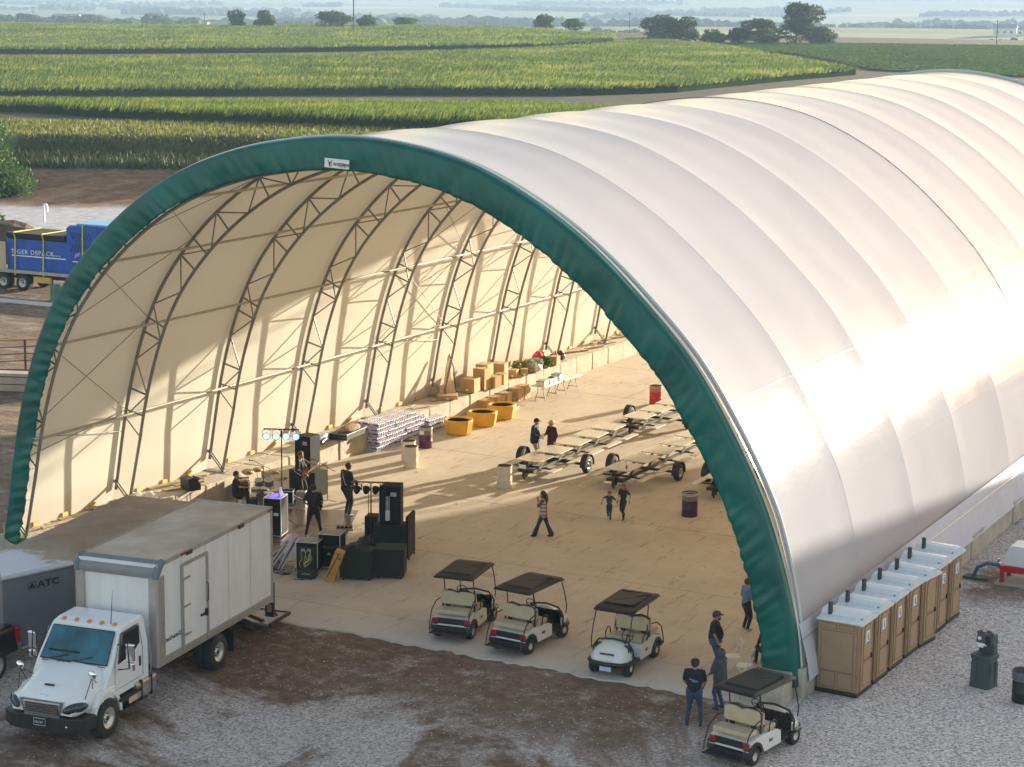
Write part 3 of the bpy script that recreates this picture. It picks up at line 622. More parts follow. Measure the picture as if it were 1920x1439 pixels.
# purlins between the trusses (round struts, slotted sleeves at mid bay)
PURL = mat('purlin_tube', (.42, .38, .30), .6, .2, var=.1)
def idx_near(x, z):
    P_ = off_path(PROF, .48); return int(np.argmin((P_[:, 0] - x) ** 2 + (P_[:, 1] - z) ** 2))
MID = off_path(PROF, .48)
pl_idx = [idx_near(-45.75, 4.27), idx_near(-44.4, 7.49), idx_near(-42.3, 10.26), idx_near(-39.6, 12.39), idx_near(-35.5, 13.9)]
pl_idx += [160 - i for i in pl_idx]
for i in pl_idx:
    for k in range(NB):
        m = MB(); x, z = MID[i]; a, b_ = Y0 + BAY * k + .06, Y0 + BAY * (k + 1) - .06
        m.tube([(x, a, z), (x, a + .3, z), (x, b_ - .3, z), (x, b_, z)], [.03, .048, .048, .03], 7)
        tb(m, 'purlin', PURL)
m = MB()     # small diagonal ties from each truss down to the purlins
for i in pl_idx:
    for k in range(0, NB + 1):
        y = Y0 + BAY * k; m.tube([(OUT[i, 0], y, OUT[i, 1]), (MID[i, 0], y + .0, MID[i, 1]), (INN[i, 0], y, INN[i, 1])], .034, 6)
o = tb(m, 'purlin_clamps', STEEL); o['kind'] = 'stuff'
CAB = mat('bracing_cable', (.24, .22, .19), .5, .5)
for k in (0, 4, 8):      # crossed wind-bracing cables in some bays, left and right
    for s_ in (0, 1):
        for a, b_ in ((10, pl_idx[0]), (pl_idx[0], pl_idx[1]), (pl_idx[1], pl_idx[2]), (pl_idx[2], pl_idx[3])):
            i, j = (a, b_) if s_ == 0 else (160 - a, 160 - b_)
            y1, y2 = Y0 + BAY * k + .1, Y0 + BAY * (k + 1)
            m = MB(); m.tube([(OUT[i, 0], y1, OUT[i, 1]), (OUT[j, 0], y2, OUT[j, 1])], .014, 5); m.tube([(OUT[i, 0], y2, OUT[i, 1]), (OUT[j, 0], y1, OUT[j, 1])], .014, 5); tb(m, 'bracing_cable', CAB)
# green fascia: gathered vinyl around the first truss
GRN = mat('green_vinyl', (.0, .105, .090), .40, var=.3, scale=.5, bump=.35, bscale=2.5, spec=.4)
n = 520; NV = 14; PF, _ = resample(PR, n); 
for _ in range(40): PF[1:-1] = .25 * PF[:-2] + .5 * PF[1:-1] + .25 * PF[2:]
NF = normals(PF); NF = -NF if NF[n // 2, 1] < 0 else NF
V = np.zeros((n, NV + 1, 3)); arcl = np.linspace(0, PLEN, n); rndF = random.Random(8)
for i in range(n):
    u = i / (n - 1); wd = np.interp(u, [0, .15, .5, .8, 1], [.70, .78, .92, .95, .92]); 
    for j in range(NV + 1):
        v = j / NV
        if v < .72: q = v / .72; o_ = -wd * (1 - q); yy = Y0 - .03 - .02 * math.sin(PI * min(1, q * 1.0)) 
        else: q = (v - .72) / .28; o_ = .05 * math.sin(q * PI * .5) + .02; yy = Y0 - .03 + .36 * q
        s_ = arcl[i]; nz = noise.noise(Vector((s_ * 1.15, v * 1.6, 3.1))); fold = noise.noise(Vector((s_ * 2.6 + v * 1.4, v * .5, 9.0)))
        amp = (1 - .85 * q ** 2 if v < .72 else .15)
        yy -= (.07 * nz + .19 * abs(fold) ** .8 * (1 - .45 * q)) * amp
        if j == 0: o_ += .02 * noise.noise(Vector((s_ * 3, 1, 1)))
        V[i, j] = (PF[i, 0] + NF[i, 0] * o_, yy, PF[i, 1] + NF[i, 1] * o_)
I = np.arange(n * (NV + 1)).reshape(n, NV + 1); Fq = np.stack([I[:-1, :-1], I[:-1, 1:], I[1:, 1:], I[1:, :-1]], -1).reshape(-1, 4)
fo = tobj('green_fascia', npmesh('green_fascia', V.reshape(-1, 3), Fq, GRN, True))
sm = fo.modifiers.new('thickness', 'SOLIDIFY'); sm.thickness = .012
# lacing loops between fascia and first truss on the left leg
m = MB()
for i in range(6, 46, 4):
    p = Vector((INN[i, 0], Y0 + .1, INN[i, 1])); q = Vector((PROF[i, 0] - NRM[i, 0] * .62, Y0, PROF[i, 1] - NRM[i, 1] * .62)); m.tube([p, (p + q) / 2 + Vector((0, -.1, -.05)), q], .012, 5)
o = tb(m, 'lacing', mat('lace', (.6, .6, .55), .7)); o['kind'] = 'stuff'
# banner on the fascia: white sheet, horned emblem and lettering
BAN = mat('banner_white', (.78, .80, .84), .5, var=.04)
ban = tb(MB().box((-33.07, Y0 - .30, 13.93), (.84, .02, .27), R=Matrix.Rotation(math.radians(2.5), 3, 'Y')), 'banner', BAN)
RED = mat('emblem_red', (.30, .02, .06), .6); INK = mat('ink_black', (.015, .015, .02), .6)
m = MB(); m.lathe([(.0, -.006), (.055, -.006), (.055, .0), (0, 0)], (0, 0, 0), 14, 'Y'); m.M = Matrix.Identity(4)
em = MB()
em.tube([(-33.35, Y0 - .315, 14.02), (-33.37, Y0 - .32, 13.99), (-33.33, Y0 - .32, 13.97), (-33.26, Y0 - .32, 13.97), (-33.22, Y0 - .32, 13.99), (-33.24, Y0 - .315, 14.02)], .012, 5)
em.prism([(-33.34, 13.97), (-33.35, 13.91), (-33.32, 13.84), (-33.28, 13.82), (-33.30, 13.88), (-33.285, 13.93), (-33.26, 13.97)], Y0 - .32, Y0 - .311, 'Y'); em.prism([(-33.255, 13.96), (-33.24, 13.90), (-33.26, 13.84), (-33.27, 13.86), (-33.262, 13.92)], Y0 - .32, Y0 - .311, 'Y')
tb(em, 'emblem', RED)
tx = text('lettering', 'NORSEMAN', .125, INK, tent, (-33.19 - XC, -.314, 13.875), (PI / 2, math.radians(2.5), 0), .002, sx=.80, shear=.3, bold=.004)
tx = text('small_lettering', 'STRUCTURES', .035, RED, tent, (-33.0 - XC, -.314, 13.83), (PI / 2, math.radians(2.5), 0), .002, sx=1.2)

# concrete block walls under both sides, timber board at the foot of the cloth
CB = mat('block_concrete', (.44, .39, .32), .9, var=.2, scale=1.3, bump=.5, bscale=6)
TIM = mat('yellow_timber', (.62, .43, .10), .7, var=.15, scale=2, stretch=(1, .1, 1))
bw = empty('block_wall', (-45.8, Y0, 0), 0, 'low wall of big concrete blocks along the inside left of the shelter', 'wall')
def rough_block(L_, W_, H_, seed):
    bm = bmesh.new(); bmesh.ops.create_cube(bm, size=1); bmesh.ops.scale(bm, vec=(W_, L_, H_), verts=bm.verts)
    bmesh.ops.bevel(bm, geom=list(bm.edges), offset=.035, segments=1, affect='EDGES'); bmesh.ops.subdivide_edges(bm, edges=bm.edges, cuts=1)
    for v in bm.verts: v.co += Vector([noise.noise(v.co * 2.1 + Vector((seed, i * 7, 0))) * .022 for i in range(3)])
    me = bpy.data.meshes.new('block'); bm.to_mesh(me); bm.free(); me.materials.append(CB); return me
BM = [rough_block(1.79, .94, .88, s_) for s_ in (1, 5, 9, 14)]; rnd = random.Random(2)
nblk = int((YE - Y0) / 1.82)
for row in (0, 1):
    for k in range(nblk):
        obj('block', BM[rnd.randrange(4)], bw, (.45 - row * .95 + rnd.uniform(-.03, .03), .95 + 1.82 * k, .44 + FLOOR - .03 + rnd.uniform(-.012, .012)), rnd.choice((0, PI)))
bo = empty('block_wall', (-18.8, Y0, 0), 0, 'low wall of big concrete blocks under the right side skirt of the shelter', 'wall')
for k in range(nblk): obj('block', BM[rnd.randrange(4)], bo, (rnd.uniform(-.05, .05), .95 + 1.82 * k, .42), rnd.choice((0, PI)))
tm_ = empty('timber_board', (-46.5, Y0, .92), 0, 'yellow timber base board behind the truss feet on the left block wall', 'timber board')
for k in range(int((YE - Y0) / 3.66)): MB().box((.0, 1.9 + 3.66 * k, .19 + rnd.uniform(-.015, .015)), (.05, 3.64, .36)).build('board', TIM, tm_)
for k in range(NB):
    for j in range(3): MB().box((.14, 1.4 + BAY * k + 1.5 * j, .10), (.22, .3, .16)).build('timber_cleat', TIM, tm_)
# debris lying on the wall top: offcuts and loose cloth
m = MB(); rnd = random.Random(31)
for k in range(46):
    y = Y0 + rnd.uniform(2, 58); m.box((-45.8 + rnd.uniform(-.4, .5), y, .93 + rnd.uniform(0, .03)), (rnd.uniform(.08, .3), rnd.uniform(.3, 1.6), .03 + rnd.random() * .04), rnd.uniform(-.5, .5))
tag(m.build('timber_offcuts', mat('offcut', (.42, .33, .2), .8, var=.3)), 'loose timber offcuts lying along the top of the left block wall', 'timber', kind='stuff')
eb = empty('concrete_block', (-19.25, Y0 - .45, 0), .05, 'single pale concrete block at the right foot of the shelter front', 'concrete block'); obj('body', rough_block(.9, 1.25, .8, 3), eb, (0, 0, .4)); MB().tube([(-.1, 0, .78), (-.08, 0, .86), (.08, 0, .86), (.1, 0, .78)], .012, 6).build('lifting_loop', STEEL, eb)

# unseen shed added out of view on the right to shade the shelter side
fs = empty('shade_caster_shed', (.35, 103, 0), 0, 'added unseen gabled shed beyond the right edge, casting shade on the shelter', 'shed')
SHW = mat('shed_cladding', (.34, .33, .31), .6); MB().box((0, 0, 3.85), (13, 24, 7.7)).build('wall', SHW, fs)
MB().prism([(-6.8, 7.6), (0, 13.5), (6.8, 7.6), (6.3, 7.6), (0, 13.1), (-6.3, 7.6)], -12.3, 12.3, 'Y').build('roof', RFG, fs)
MB().prism([(-6.3, 7.6), (0, 13.2), (6.3, 7.6)], -12, 12, 'Y').build('gable', SHW, fs); MB().box((0, -12.05, 2.5), (4.5, .12, 5)).build('door', RFG, fs)
# ---------------- vehicles ----------------
RUB = mat('tyre_rubber', (.022, .022, .022), .8, bump=.3, bscale=30)
RIM = mat('wheel_silver', (.62, .60, .56), .35, .6, var=.15, scale=6)
BLK = mat('black_plastic', (.018, .018, .02), .45); CHR = mat('chrome', (.7, .7, .7), .15, 1.0, var=.05)
WHP = mat('white_paint', (.80, .80, .81), .28, coat=.5, var=.03); GLS = mat('windscreen_glass', (.015, .11, .16), .08, spec=.8, var=.5, scale=1.2)
ALU = mat('brushed_aluminium', (.40, .38, .37), .45, .5, var=.15, scale=2, stretch=(1, 6, 1)); REDL = mat('red_lens', (.45, .01, .02), .2); AMB = mat('amber_lens', (.75, .25, .03), .3)
TAN = mat('tan_vinyl', (.50, .41, .28), .5, var=.08, bump=.2, bscale=4); PLT = mat('plate_white', (.65, .75, .80), .5)
def wheel(name, parent, x, y, r, w_, rr, out, n=28, lug=True, rim=RIM):
    m = MB(); s_ = out
    m.lathe([(rr * .96, -w_ / 2), (rr * 1.06, -w_ / 2), (r * .93, -w_ / 2), (r * .99, -w_ * .38), (r, -w_ * .2), (r, w_ * .2), (r * .99, w_ * .38), (r * .93, w_ / 2), (rr * 1.06, w_ / 2), (rr * .96, w_ / 2)], (0, 0, 0), n, 'X')
    for k in range(n): # tread ribs
        a = 2 * PI * k / n; m.box((0, r * math.cos(a), r * math.sin(a)), (w_ * .7, .03 * r / .5, .02), R=Matrix.Rotation(a - PI / 2, 3, 'X'))
    wl = m.build(name, RUB, parent, loc=(x, y, r))
    m = MB(); m.lathe([(0.0, s_ * w_ * .30), (rr * .28, s_ * w_ * .30), (rr * .32, s_ * w_ * .18), (rr * .62, s_ * w_ * .12), (rr * .80, s_ * w_ * .34), (rr * .99, s_ * w_ * .52), (rr * 1.0, -s_ * w_ * .45)], (0, 0, 0), n, 'X')
    m.build('rim', rim, wl)
    m = MB(); m.lathe([(0, s_ * w_ * .42), (rr * .2, s_ * w_ * .40), (rr * .24, s_ * w_ * .2)], (0, 0, 0), 12, 'X')
    if lug:
        for k in range(8):
            a = 2 * PI * k / 8; m.cyl((s_ * w_ * .18 - .01, rr * .42 * math.cos(a), rr * .42 * math.sin(a)), .022 * r / .5, .035, 6, axis='X')
    m.build('hub', BLK if lug else CHR, wl)
    return wl
def loft(mb, secs, caps=True, smooth=True):
    """secs: list of (y, [(x,z)...]) with equal counts, closed loops"""
    n = len(secs[0][1]); vs = [(x, y, z) for y, q in secs for x, z in q]
    fs = [(i * n + j, i * n + (j + 1) % n, (i + 1) * n + (j + 1) % n, (i + 1) * n + j) for i in range(len(secs) - 1) for j in range(n)]
    mb.add(vs, fs, smooth)
    if caps: mb.add(vs[:n], [tuple(range(n))]); mb.add(vs[-n:], [tuple(range(n))[::-1]])
def rrect(w_, z0, z1, r, k=3, wt=None):
    """rounded rectangle loop, wt = half width at the top"""
    wt = wt or w_; out = []
    for cx, cz, a0 in ((wt - r, z1 - r, 0), (-wt + r, z1 - r, 90), (-w_ + r, z0 + r, 180), (w_ - r, z0 + r, 270)):
        for i in range(k + 1):
            a = math.radians(a0 + 90 * i / k); out.append((cx + r * math.cos(a), cz + r * math.sin(a)))
    return out

# --- white box truck ---
TR = empty('box_truck', (-34.5, 43.36, 0), PI + .128, 'white box truck with long weathered cargo box parked in front of the left shelter leg', 'truck')
BOXW = mat('box_panel_white', (.66, .65, .66), .45, scale=1.6, bump=.12, bscale=3, col2=(.76, .76, .78), stretch=(1.5, 1.5, .35), detail=9); ROOFT = mat('dirty_box_roof', (.42, .32, .23), .8, var=.1, scale=.8, col2=(.66, .54, .43), detail=8)
bx0, bx1, by0, by1, bz0, bz1 = -1.24, 1.24, -6.16, .48, 1.12, 3.98
m = MB(); m.box((0, (by0 + by1) / 2, (bz0 + bz1) / 2), (2.44, by1 - by0 - .06, bz1 - bz0 - .1)); box = m.build('cargo_box', BOXW, TR, bevel=.02)
for k in range(5):   # thin panel seams
    y = by0 + 1.33 * (k + 1); 
    if y < by1 - .2: MB().box((-1.222, y, 2.5), (.006, .012, 2.7)).build('panel_seam', ALU, box)
MB().box((0, (by0 + by1) / 2 - .12, bz1 - .045), (2.40, by1 - by0 - .35, .02)).build('roof', ROOFT, TR)
m = MB()     # top, bottom and corner rails
for s_ in (-1, 1):
    m.box((s_ * 1.225, (by0 + by1) / 2, bz1 - .07), (.05, by1 - by0, .12)); m.box((s_ * 1.225, (by0 + by1) / 2, bz0 + .10), (.06, by1 - by0, .22))
    m.box((s_ * 1.20, by0, (bz0 + bz1) / 2), (.10, .09, bz1 - bz0))
m.box((0, by0, bz1 - .05), (2.5, .09, .12)); m.box((0, by0 - .01, bz0 + .02), (2.5, .1, .14)); m.build('rail', ALU, TR, bevel=.008)
nose = mat('nose_cap_grey', (.21, .215, .24), .5, .25, var=.12, scale=1.5)
m = MB(); q = [(by1 - .34, bz1 + .0)] + [(by1 - .30 + .33 * math.sin(a), bz1 - .32 + .33 * math.cos(a)) for a in [i * PI / 2 / 8 for i in range(9)]] + [(by1 + .03, bz1 - .42), (by1 - .03, bz1 - .42), (by1 - .34, bz1 - .06)]
m.prism(q, -1.27, 1.27, 'X'); m.build('nose_radius', nose, TR, bevel=.01)
for s_ in (-1, 1):
    m = MB(); m.tube([(s_ * 1.2, by1 - .34, bz1 - .03), (s_ * 1.2, by1 - .12, bz1 - .08), (s_ * 1.2, by1 - .01, bz1 - .22), (s_ * 1.2, by1 - .0, bz1 - .42)], .09, 10); m.build('nose_corner', mat('corner_cap_blue_grey', (.13, .17, .21), .5), TR)
    MB().prism([(s_ * 1.26, by1 - .34), (s_ * 1.27, by1 + .0), (s_ * 1.2, by1 + .035), (s_ * .99, by1 + .035), (s_ * .99, by1 - .02), (s_ * 1.2, by1 - .03), (s_ * 1.22, by1 - .34)], bz0, bz1 - .40, 'Z').build('corner_post', ALU, TR)
dr = MB().box((-1.232, -1.52, 2.42), (.02, 1.26, 2.24)).build('side_door', BOXW, TR)
m = MB(); 
for y in (-.83, -2.21): m.box((-1.245, y, 2.40), (.045, .12, 2.46))
m.box((-1.245, -1.52, 3.60), (.04, 1.36, .09)); m.box((-1.243, -1.52, 1.27), (.035, 1.3, .07)); m.build('door_frame', ALU, dr)
for z in (1.62, 2.42, 3.2): MB().box((-1.268, -1.02, z), (.03, .42, .05)).build('hinge', ALU, dr)
m = MB(); m.tube([(-1.27, -2.13, 2.25), (-1.33, -2.13, 2.3), (-1.33, -2.13, 2.75), (-1.27, -2.13, 2.8)], .016, 6); m.box((-1.27, -1.98, 1.92), (.05, .34, .05)); m.box((-1.28, -2.1, 1.95), (.06, .08, .2)); m.build('handle', BLK, dr)
for y in (-1.2, -4.2): MB().box((-1.275, y, bz1 - .10), (.05, .30, .10)).build('marker_light', BLK, TR, bevel=.01)
for y in (-.9, -6.02): MB().box((-1.262, y, bz1 - .07), (.02, .26, .06)).build('reflector', mat('red_reflector', (.3, .03, .02), .4), TR)
text('lettering', "Down In Production LLC", .17, mat('sign_grey', (.14, .15, .19), .6), TR, (-1.234, .12, 1.70), (PI / 2, 0, -PI / 2), .002, sx=.50, bold=.006)
text('lettering', "JS", .09, mat('sign_grey2', (.2, .2, .2), .6), TR, (-1.234, .2, 1.36), (PI / 2, 0, -PI / 2), .002, sx=.9)
for z, ch in ((2.22, 'M'), (2.04, 'A'), (1.86, 'B')): text('lettering', ch, .13, mat('sign_pale', (.35, .37, .38), .5), TR, (-1.279, .27, z), (PI / 2, 0, -PI / 2), .002, sx=.8)
# cab
cabp = [(3.02, 1.05), (3.0, 1.30), (2.66, 1.78), (2.60, 1.86), (2.08, 2.52), (1.96, 2.62), (1.7, 2.68), (.95, 2.70), (.86, 2.62), (.80, 1.9), (.80, .92), (3.02, .92)]
m = MB()
def cabsec(f, x): return [(y, z) for y, z in cabp]
vs = []; fs = []
for (x, sc_, dz) in ((-1.12, 1, -.03), (-1.08, 1, 0), (1.08, 1, 0), (1.12, 1, -.03)):
    for (y, z) in cabp:
        tl_ = 0 if z < 1.8 else (z - 1.8) * .11
        xx = x - (tl_ if x > 0 else -tl_); vs.append((xx, y - (.04 if abs(x) > 1.1 and y > 2.2 else 0), z + (dz if z > 2.5 else 0)))
n_ = len(cabp); fs = [(i * n_ + j, i * n_ + (j + 1) % n_, (i + 1) * n_ + (j + 1) % n_, (i + 1) * n_ + j) for i in range(3) for j in range(n_)]
m.add(vs, fs); m.add(vs[:n_], [tuple(range(n_))]); m.add(vs[-n_:], [tuple(range(n_))[::-1]]); cab = m.build('cab', WHP, TR, bevel=.035)
m = MB(); a = .012; 
pts = [(-.98, 2.66 + a, 1.84), (.98, 2.66 + a, 1.84), (.90, 2.11 + a, 2.53), (-.90, 2.11 + a, 2.53)]
m.add([Vector(p) for p in pts] + [Vector(p) + Vector((0, -.05, -.04)) for p in pts], [(0, 1, 2, 3), (4, 7, 6, 5), (0, 4, 5, 1), (1, 5, 6, 2), (2, 6, 7, 3), (3, 7, 4, 0)]); ws = m.build('windscreen', GLS, TR, bevel=.01)
MB().tube([(-.99, 2.675, 1.82), (.99, 2.675, 1.82), (.91, 2.12, 2.55), (-.91, 2.12, 2.55)], .02, 6, closed=True).build('seal', BLK, ws)
for x0_ in (-.15, .55):
    MB().tube([(x0_ + .35, 2.72, 1.80), (x0_ - .1, 2.66, 1.90), (x0_ - .38, 2.60, 1.97)], .012, 5).build('wiper', BLK, ws)
MB().box((.35, 2.40, 1.98), (.9, .3, .12)).build('dashboard', BLK, cab)
for s_ in (-1, 1):
    m = MB(); m.prism([(2.32, 1.72), (2.06, 2.50), (1.28, 2.52), (1.24, 2.05), (1.6, 1.85)], s_ * 1.075, s_ * 1.125, 'X')
    m.build('side_window', mat('dark_glass', (.012, .018, .02), .06, spec=.8), TR, bevel=.01)
    m = MB(); m.prism([(2.52, 1.12), (2.52, 1.74), (1.14, 1.9), (1.14, 1.12)], s_ * 1.118, s_ * 1.128, 'X'); dd_ = m.build('door', WHP, TR); MB().box((s_ * 1.14, 1.28, 1.55), (.03, .07, .26)).build('handle', BLK, dd_)
    m = MB(); m.tube([(s_ * 1.1, 2.3, 2.28), (s_ * 1.42, 2.34, 2.38), (s_ * 1.46, 2.36, 1.70), (s_ * 1.1, 2.34, 1.62)], .02, 6); mr = m.build('mirror_arm', BLK, TR)
    MB().box((s_ * 1.47, 2.30, 2.12), (.24, .10, .46)).build('mirror', CHR, mr, bevel=.03); MB().box((s_ * 1.47, 2.30, 1.74), (.22, .10, .22)).build('mirror', CHR, mr, bevel=.03)
    # front hood mirror on a tripod
    hx = s_ * .98; m = MB(); m.tube([(hx, 3.35, 1.42), (hx * 1.08, 3.5, 1.78)], .012, 5); m.tube([(hx, 3.75, 1.2), (hx * 1.08, 3.5, 1.78)], .012, 5); m.tube([(hx * .95, 3.1, 1.5), (hx * 1.08, 3.5, 1.78)], .012, 5); hm = m.build('hood_mirror', BLK, TR)
    MB().lathe([(0, -.05), (.09, -.04), (.125, 0), (.1, .03), (0, .045)], (hx * 1.09, 3.5, 1.84), 16, 'Y').build('mirror', CHR, hm)
for k in range(5): MB().ball(((-.88, -.44, 0, .44, .88)[k] * .86, 1.86, 2.67), (.06, .09, .045), 8, 5).build('roof_marker_lamp', AMB, TR)
MB().tube([(-.62, 1.82, 2.64), (-.68, 1.8, 3.55)], [.014, .004], 5).build('antenna', BLK, TR)
# hood
hs = []
for y, wt, wb_, zt, zb in ((2.66, .90, 1.0, 1.80, .95), (3.1, .82, 1.02, 1.70, .95), (3.6, .70, 1.04, 1.58, .95), (3.95, .60, 1.02, 1.44, .95), (4.10, .56, .94, 1.30, .92), (4.17, .50, .86, 1.12, .92)):
    zs = zb + (zt - zb) * .52
    q = [(wb_, zb), (wb_ * .995, zs * .95), (wb_ * .93, zs + .06), (wt, zt - .07), (wt * .8, zt - .01), (0, zt + .02)]
    hs.append((y, q + [(-x, z) for x, z in q[::-1] if x > 0]))
m = MB(); loft(m, hs); hood = m.build('hood', WHP, TR)
m = MB(); m.prism([(-.62, 1.25), (.62, 1.25), (.50, .88), (-.50, .88)][::-1], 4.02, 4.20, 'Y'); gr = m.build('grille', CHR, TR, bevel=.02)
MB().box((0, 4.206, 1.06), (.98, .01, .30)).build('grille_shadow', BLK, gr)
for k in range(6): MB().box((0, 4.222, .935 + .052 * k), (.94 + .022 * k, .03, .026)).build('grille_bar', CHR, gr)
MB().box((0, 4.05, 1.35), (.22, .03, .05), R=Matrix.Rotation(.6, 3, 'X')).build('badge', CHR, hood); MB().box((0, 3.8, 1.545), (.26, .06, .03)).build('air_slot', BLK, hood)
m = MB(); [m.box((-.3 - .16 * k + .7, 2.74, 1.805), (.12, .02, .012)) for k in range(3)]; m.build('vent_slots', BLK, hood)
SEAM = mat('panel_gap_dark', (.03, .03, .03), .8)
m = MB(); m.tube([(-1.0, 2.69, 1.28), (-.93, 2.69, 1.76), (0, 2.69, 1.825), (.93, 2.69, 1.76), (1.0, 2.69, 1.28)], .010, 4); m.build('hood_gap', SEAM, hood)
for s_ in (-1, 1):
    m = MB(); m.tube([(s_ * 1.126, 2.52, 1.12), (s_ * 1.126, 2.50, 1.80), (s_ * 1.08, 2.14, 2.52), (s_ * 1.065, 1.20, 2.54), (s_ * 1.126, 1.12, 1.9), (s_ * 1.128, 1.12, 1.12)], .008, 4, closed=True); m.build('door_gap', SEAM, cab)
    MB().tube([(s_ * .57, 4.16, 1.27), (s_ * .70, 3.7, 1.56), (s_ * .86, 3.1, 1.70), (s_ * .92, 2.75, 1.76)], .009, 4).build('hood_crease', SEAM, hood) if 0 else None
for s_ in (-1, 1):
    m = MB(); v1 = MB(); v1.ball((0, 0, 0), (.34, .11, .135), 16, 10); R_ = Matrix.Rotation(-s_ * .78, 3, 'Z') @ Matrix.Rotation(-s_ * .14, 3, 'Y'); m.add([Vector((s_ * .88, 4.03, 1.10)) + R_ @ Vector(p_) for p_ in v1.v], v1.f, True)
    hl = m.build('headlight', mat('headlight_lens', (.02, .03, .06), .08, spec=.8), TR)
    MB().ball((s_ * .80, 4.15, 1.09), (.055, .03, .055), 10, 6).ball((s_ * .95, 4.04, 1.10), (.05, .03, .05), 10, 6).build('bulb', CHR, hl)
    # fender
    m = MB(); q = [(2.93 + .70 * math.cos(a), .52 + .70 * math.sin(a)) for a in [PI * i / 14 for i in range(15)]] + [(2.93 + .60 * math.cos(a), .52 + .60 * math.sin(a)) for a in [PI - PI * i / 14 for i in range(15)]]
    m.prism(q, s_ * .86, s_ * 1.16, 'X'); m.build('wheel_arch', WHP, TR, bevel=.01)
    m = MB(); m.prism([(3.55, .95), (2.3, .95), (2.3, 1.3), (3.3, 1.28)], s_ * .84, s_ * 1.13, 'X'); m.build('fender', WHP, TR, bevel=.04)
bmp = MB(); loft(bmp, [(3.60, rrect(1.22, .50, .84, .04)), (4.02, rrect(1.19, .48, .86, .04)), (4.24, rrect(.92, .48, .87, .04)), (4.31, rrect(.6, .48, .87, .04))], smooth=False); bp_ = bmp.build('bumper', BLK, TR, bevel=.02)
MB().box((-.02, 4.325, .74), (.34, .02, .18)).build('number_plate', BLK, bp_); text('plate_lettering', 'MAU 817', .085, PLT, bp_, (.12, 4.338, .70), (PI / 2, 0, PI), .002, sx=.72)
MB().tube([(-.19, 4.34, .65), (.15, 4.34, .65), (.15, 4.34, .83), (-.19, 4.34, .83)], .007, 4, closed=True).build('plate_frame', PLT, bp_)
for x in (-.75, .45): MB().ball((x, 4.29 - abs(x) * .03, .66), (.045, .02, .035), 8, 5).build('tow_eye', CHR, bp_)
# chassis, tank, steps, wheels
m = MB(); m.box((-.42, -1.2, .78), (.10, 9.6, .26)); m.box((.42, -1.2, .78), (.10, 9.6, .26)); m.box((0, -2.93, .5), (2.0, .16, .16)); m.box((0, 2.93, .48), (2.0, .12, .12)); m.box((0, 1.9, .85), (.9, 2.0, .6)); m.box((0, -3.6, .72), (1.0, 1.2, .3)); m.build('chassis', BLK, TR)
for s_ in (-1, 1):
    m = MB(); loft(m, [(.55, rrect(.33, .50, 1.02, .12)), (1.55, rrect(.33, .50, 1.02, .12))]); tk = m.build('fuel_tank', mat('tank_alu', (.5, .5, .5), .3, .8), TR, loc=(s_ * .86, 0, 0))
    for y in (.8, 1.3): MB().box((0, y, .76), (.69, .05, .54)).build('strap', BLK, tk)
    m = MB(); m.box((s_ * 1.08, 1.75, .50), (.22, 1.5, .05)); m.box((s_ * 1.10, 1.85, .82), (.24, 1.1, .08)); m.build('step', BLK, TR)
    MB().box((s_ * 1.19, 1.75, .67), (.015, .42, .16)).build('sticker', mat('sticker_pale', (.6, .4, .36), .6), TR)
    wheel('wheel', TR, s_ * 1.04, 2.93, .52, .28, .29, s_)
    wheel('wheel', TR, s_ * 1.07, -2.93, .52, .26, .29, s_); wheel('wheel', TR, s_ * .76, -2.93, .52, .26, .29, s_)
    MB().box((s_ * .95, -3.75, .62), (.55, .02, .66)).build('mud_flap', BLK, TR)
    MB().tube([(s_ * 1.17, .79, 1.1), (s_ * 1.2, .79, 1.6), (s_ * 1.1, .79, 2.3)], .018, 5).build('grab_rail', CHR, TR)
# lift gate hanging behind the box
m = MB(); m.box((0, -6.85, .34), (2.2, 1.25, .06)); lg = m.build('lift_gate_platform', ALU, TR)
m = MB()
for x in (-1.12, 1.12): m.box((x, -6.85, .36), (.06, 1.3, .10))
m.box((0, -7.5, .36), (2.3, .06, .08)); m.build('edge', BLK, lg)
for s_ in (-1, 1):
    m = MB(); m.prism([(s_ * 1.16, .55), (s_ * 1.16, 1.6), (s_ * .88, 1.6), (s_ * .88, .55)], -6.46, -6.36, 'Y'); g_ = m.build('lift_gate_post', BLK, TR)
    for z in (.82, 1.25): MB().box((s_ * 1.02, -6.41, z), (.15, .115, .24)).build('post_window', mat('hole_pale', (.28, .24, .2), .8), g_)
    m = MB(); m.tube([(s_ * .7, -5.5, .85), (s_ * .75, -6.5, .35)], .06, 6); m.tube([(s_ * 1.0, -6.2, 1.1), (s_ * .95, -7.0, .4)], .03, 6); m.box((s_ * .6, -5.7, .45), (.3, .7, .22), R=Matrix.Rotation(.5, 3, 'X')); m.build('lift_arm', BLK, TR)

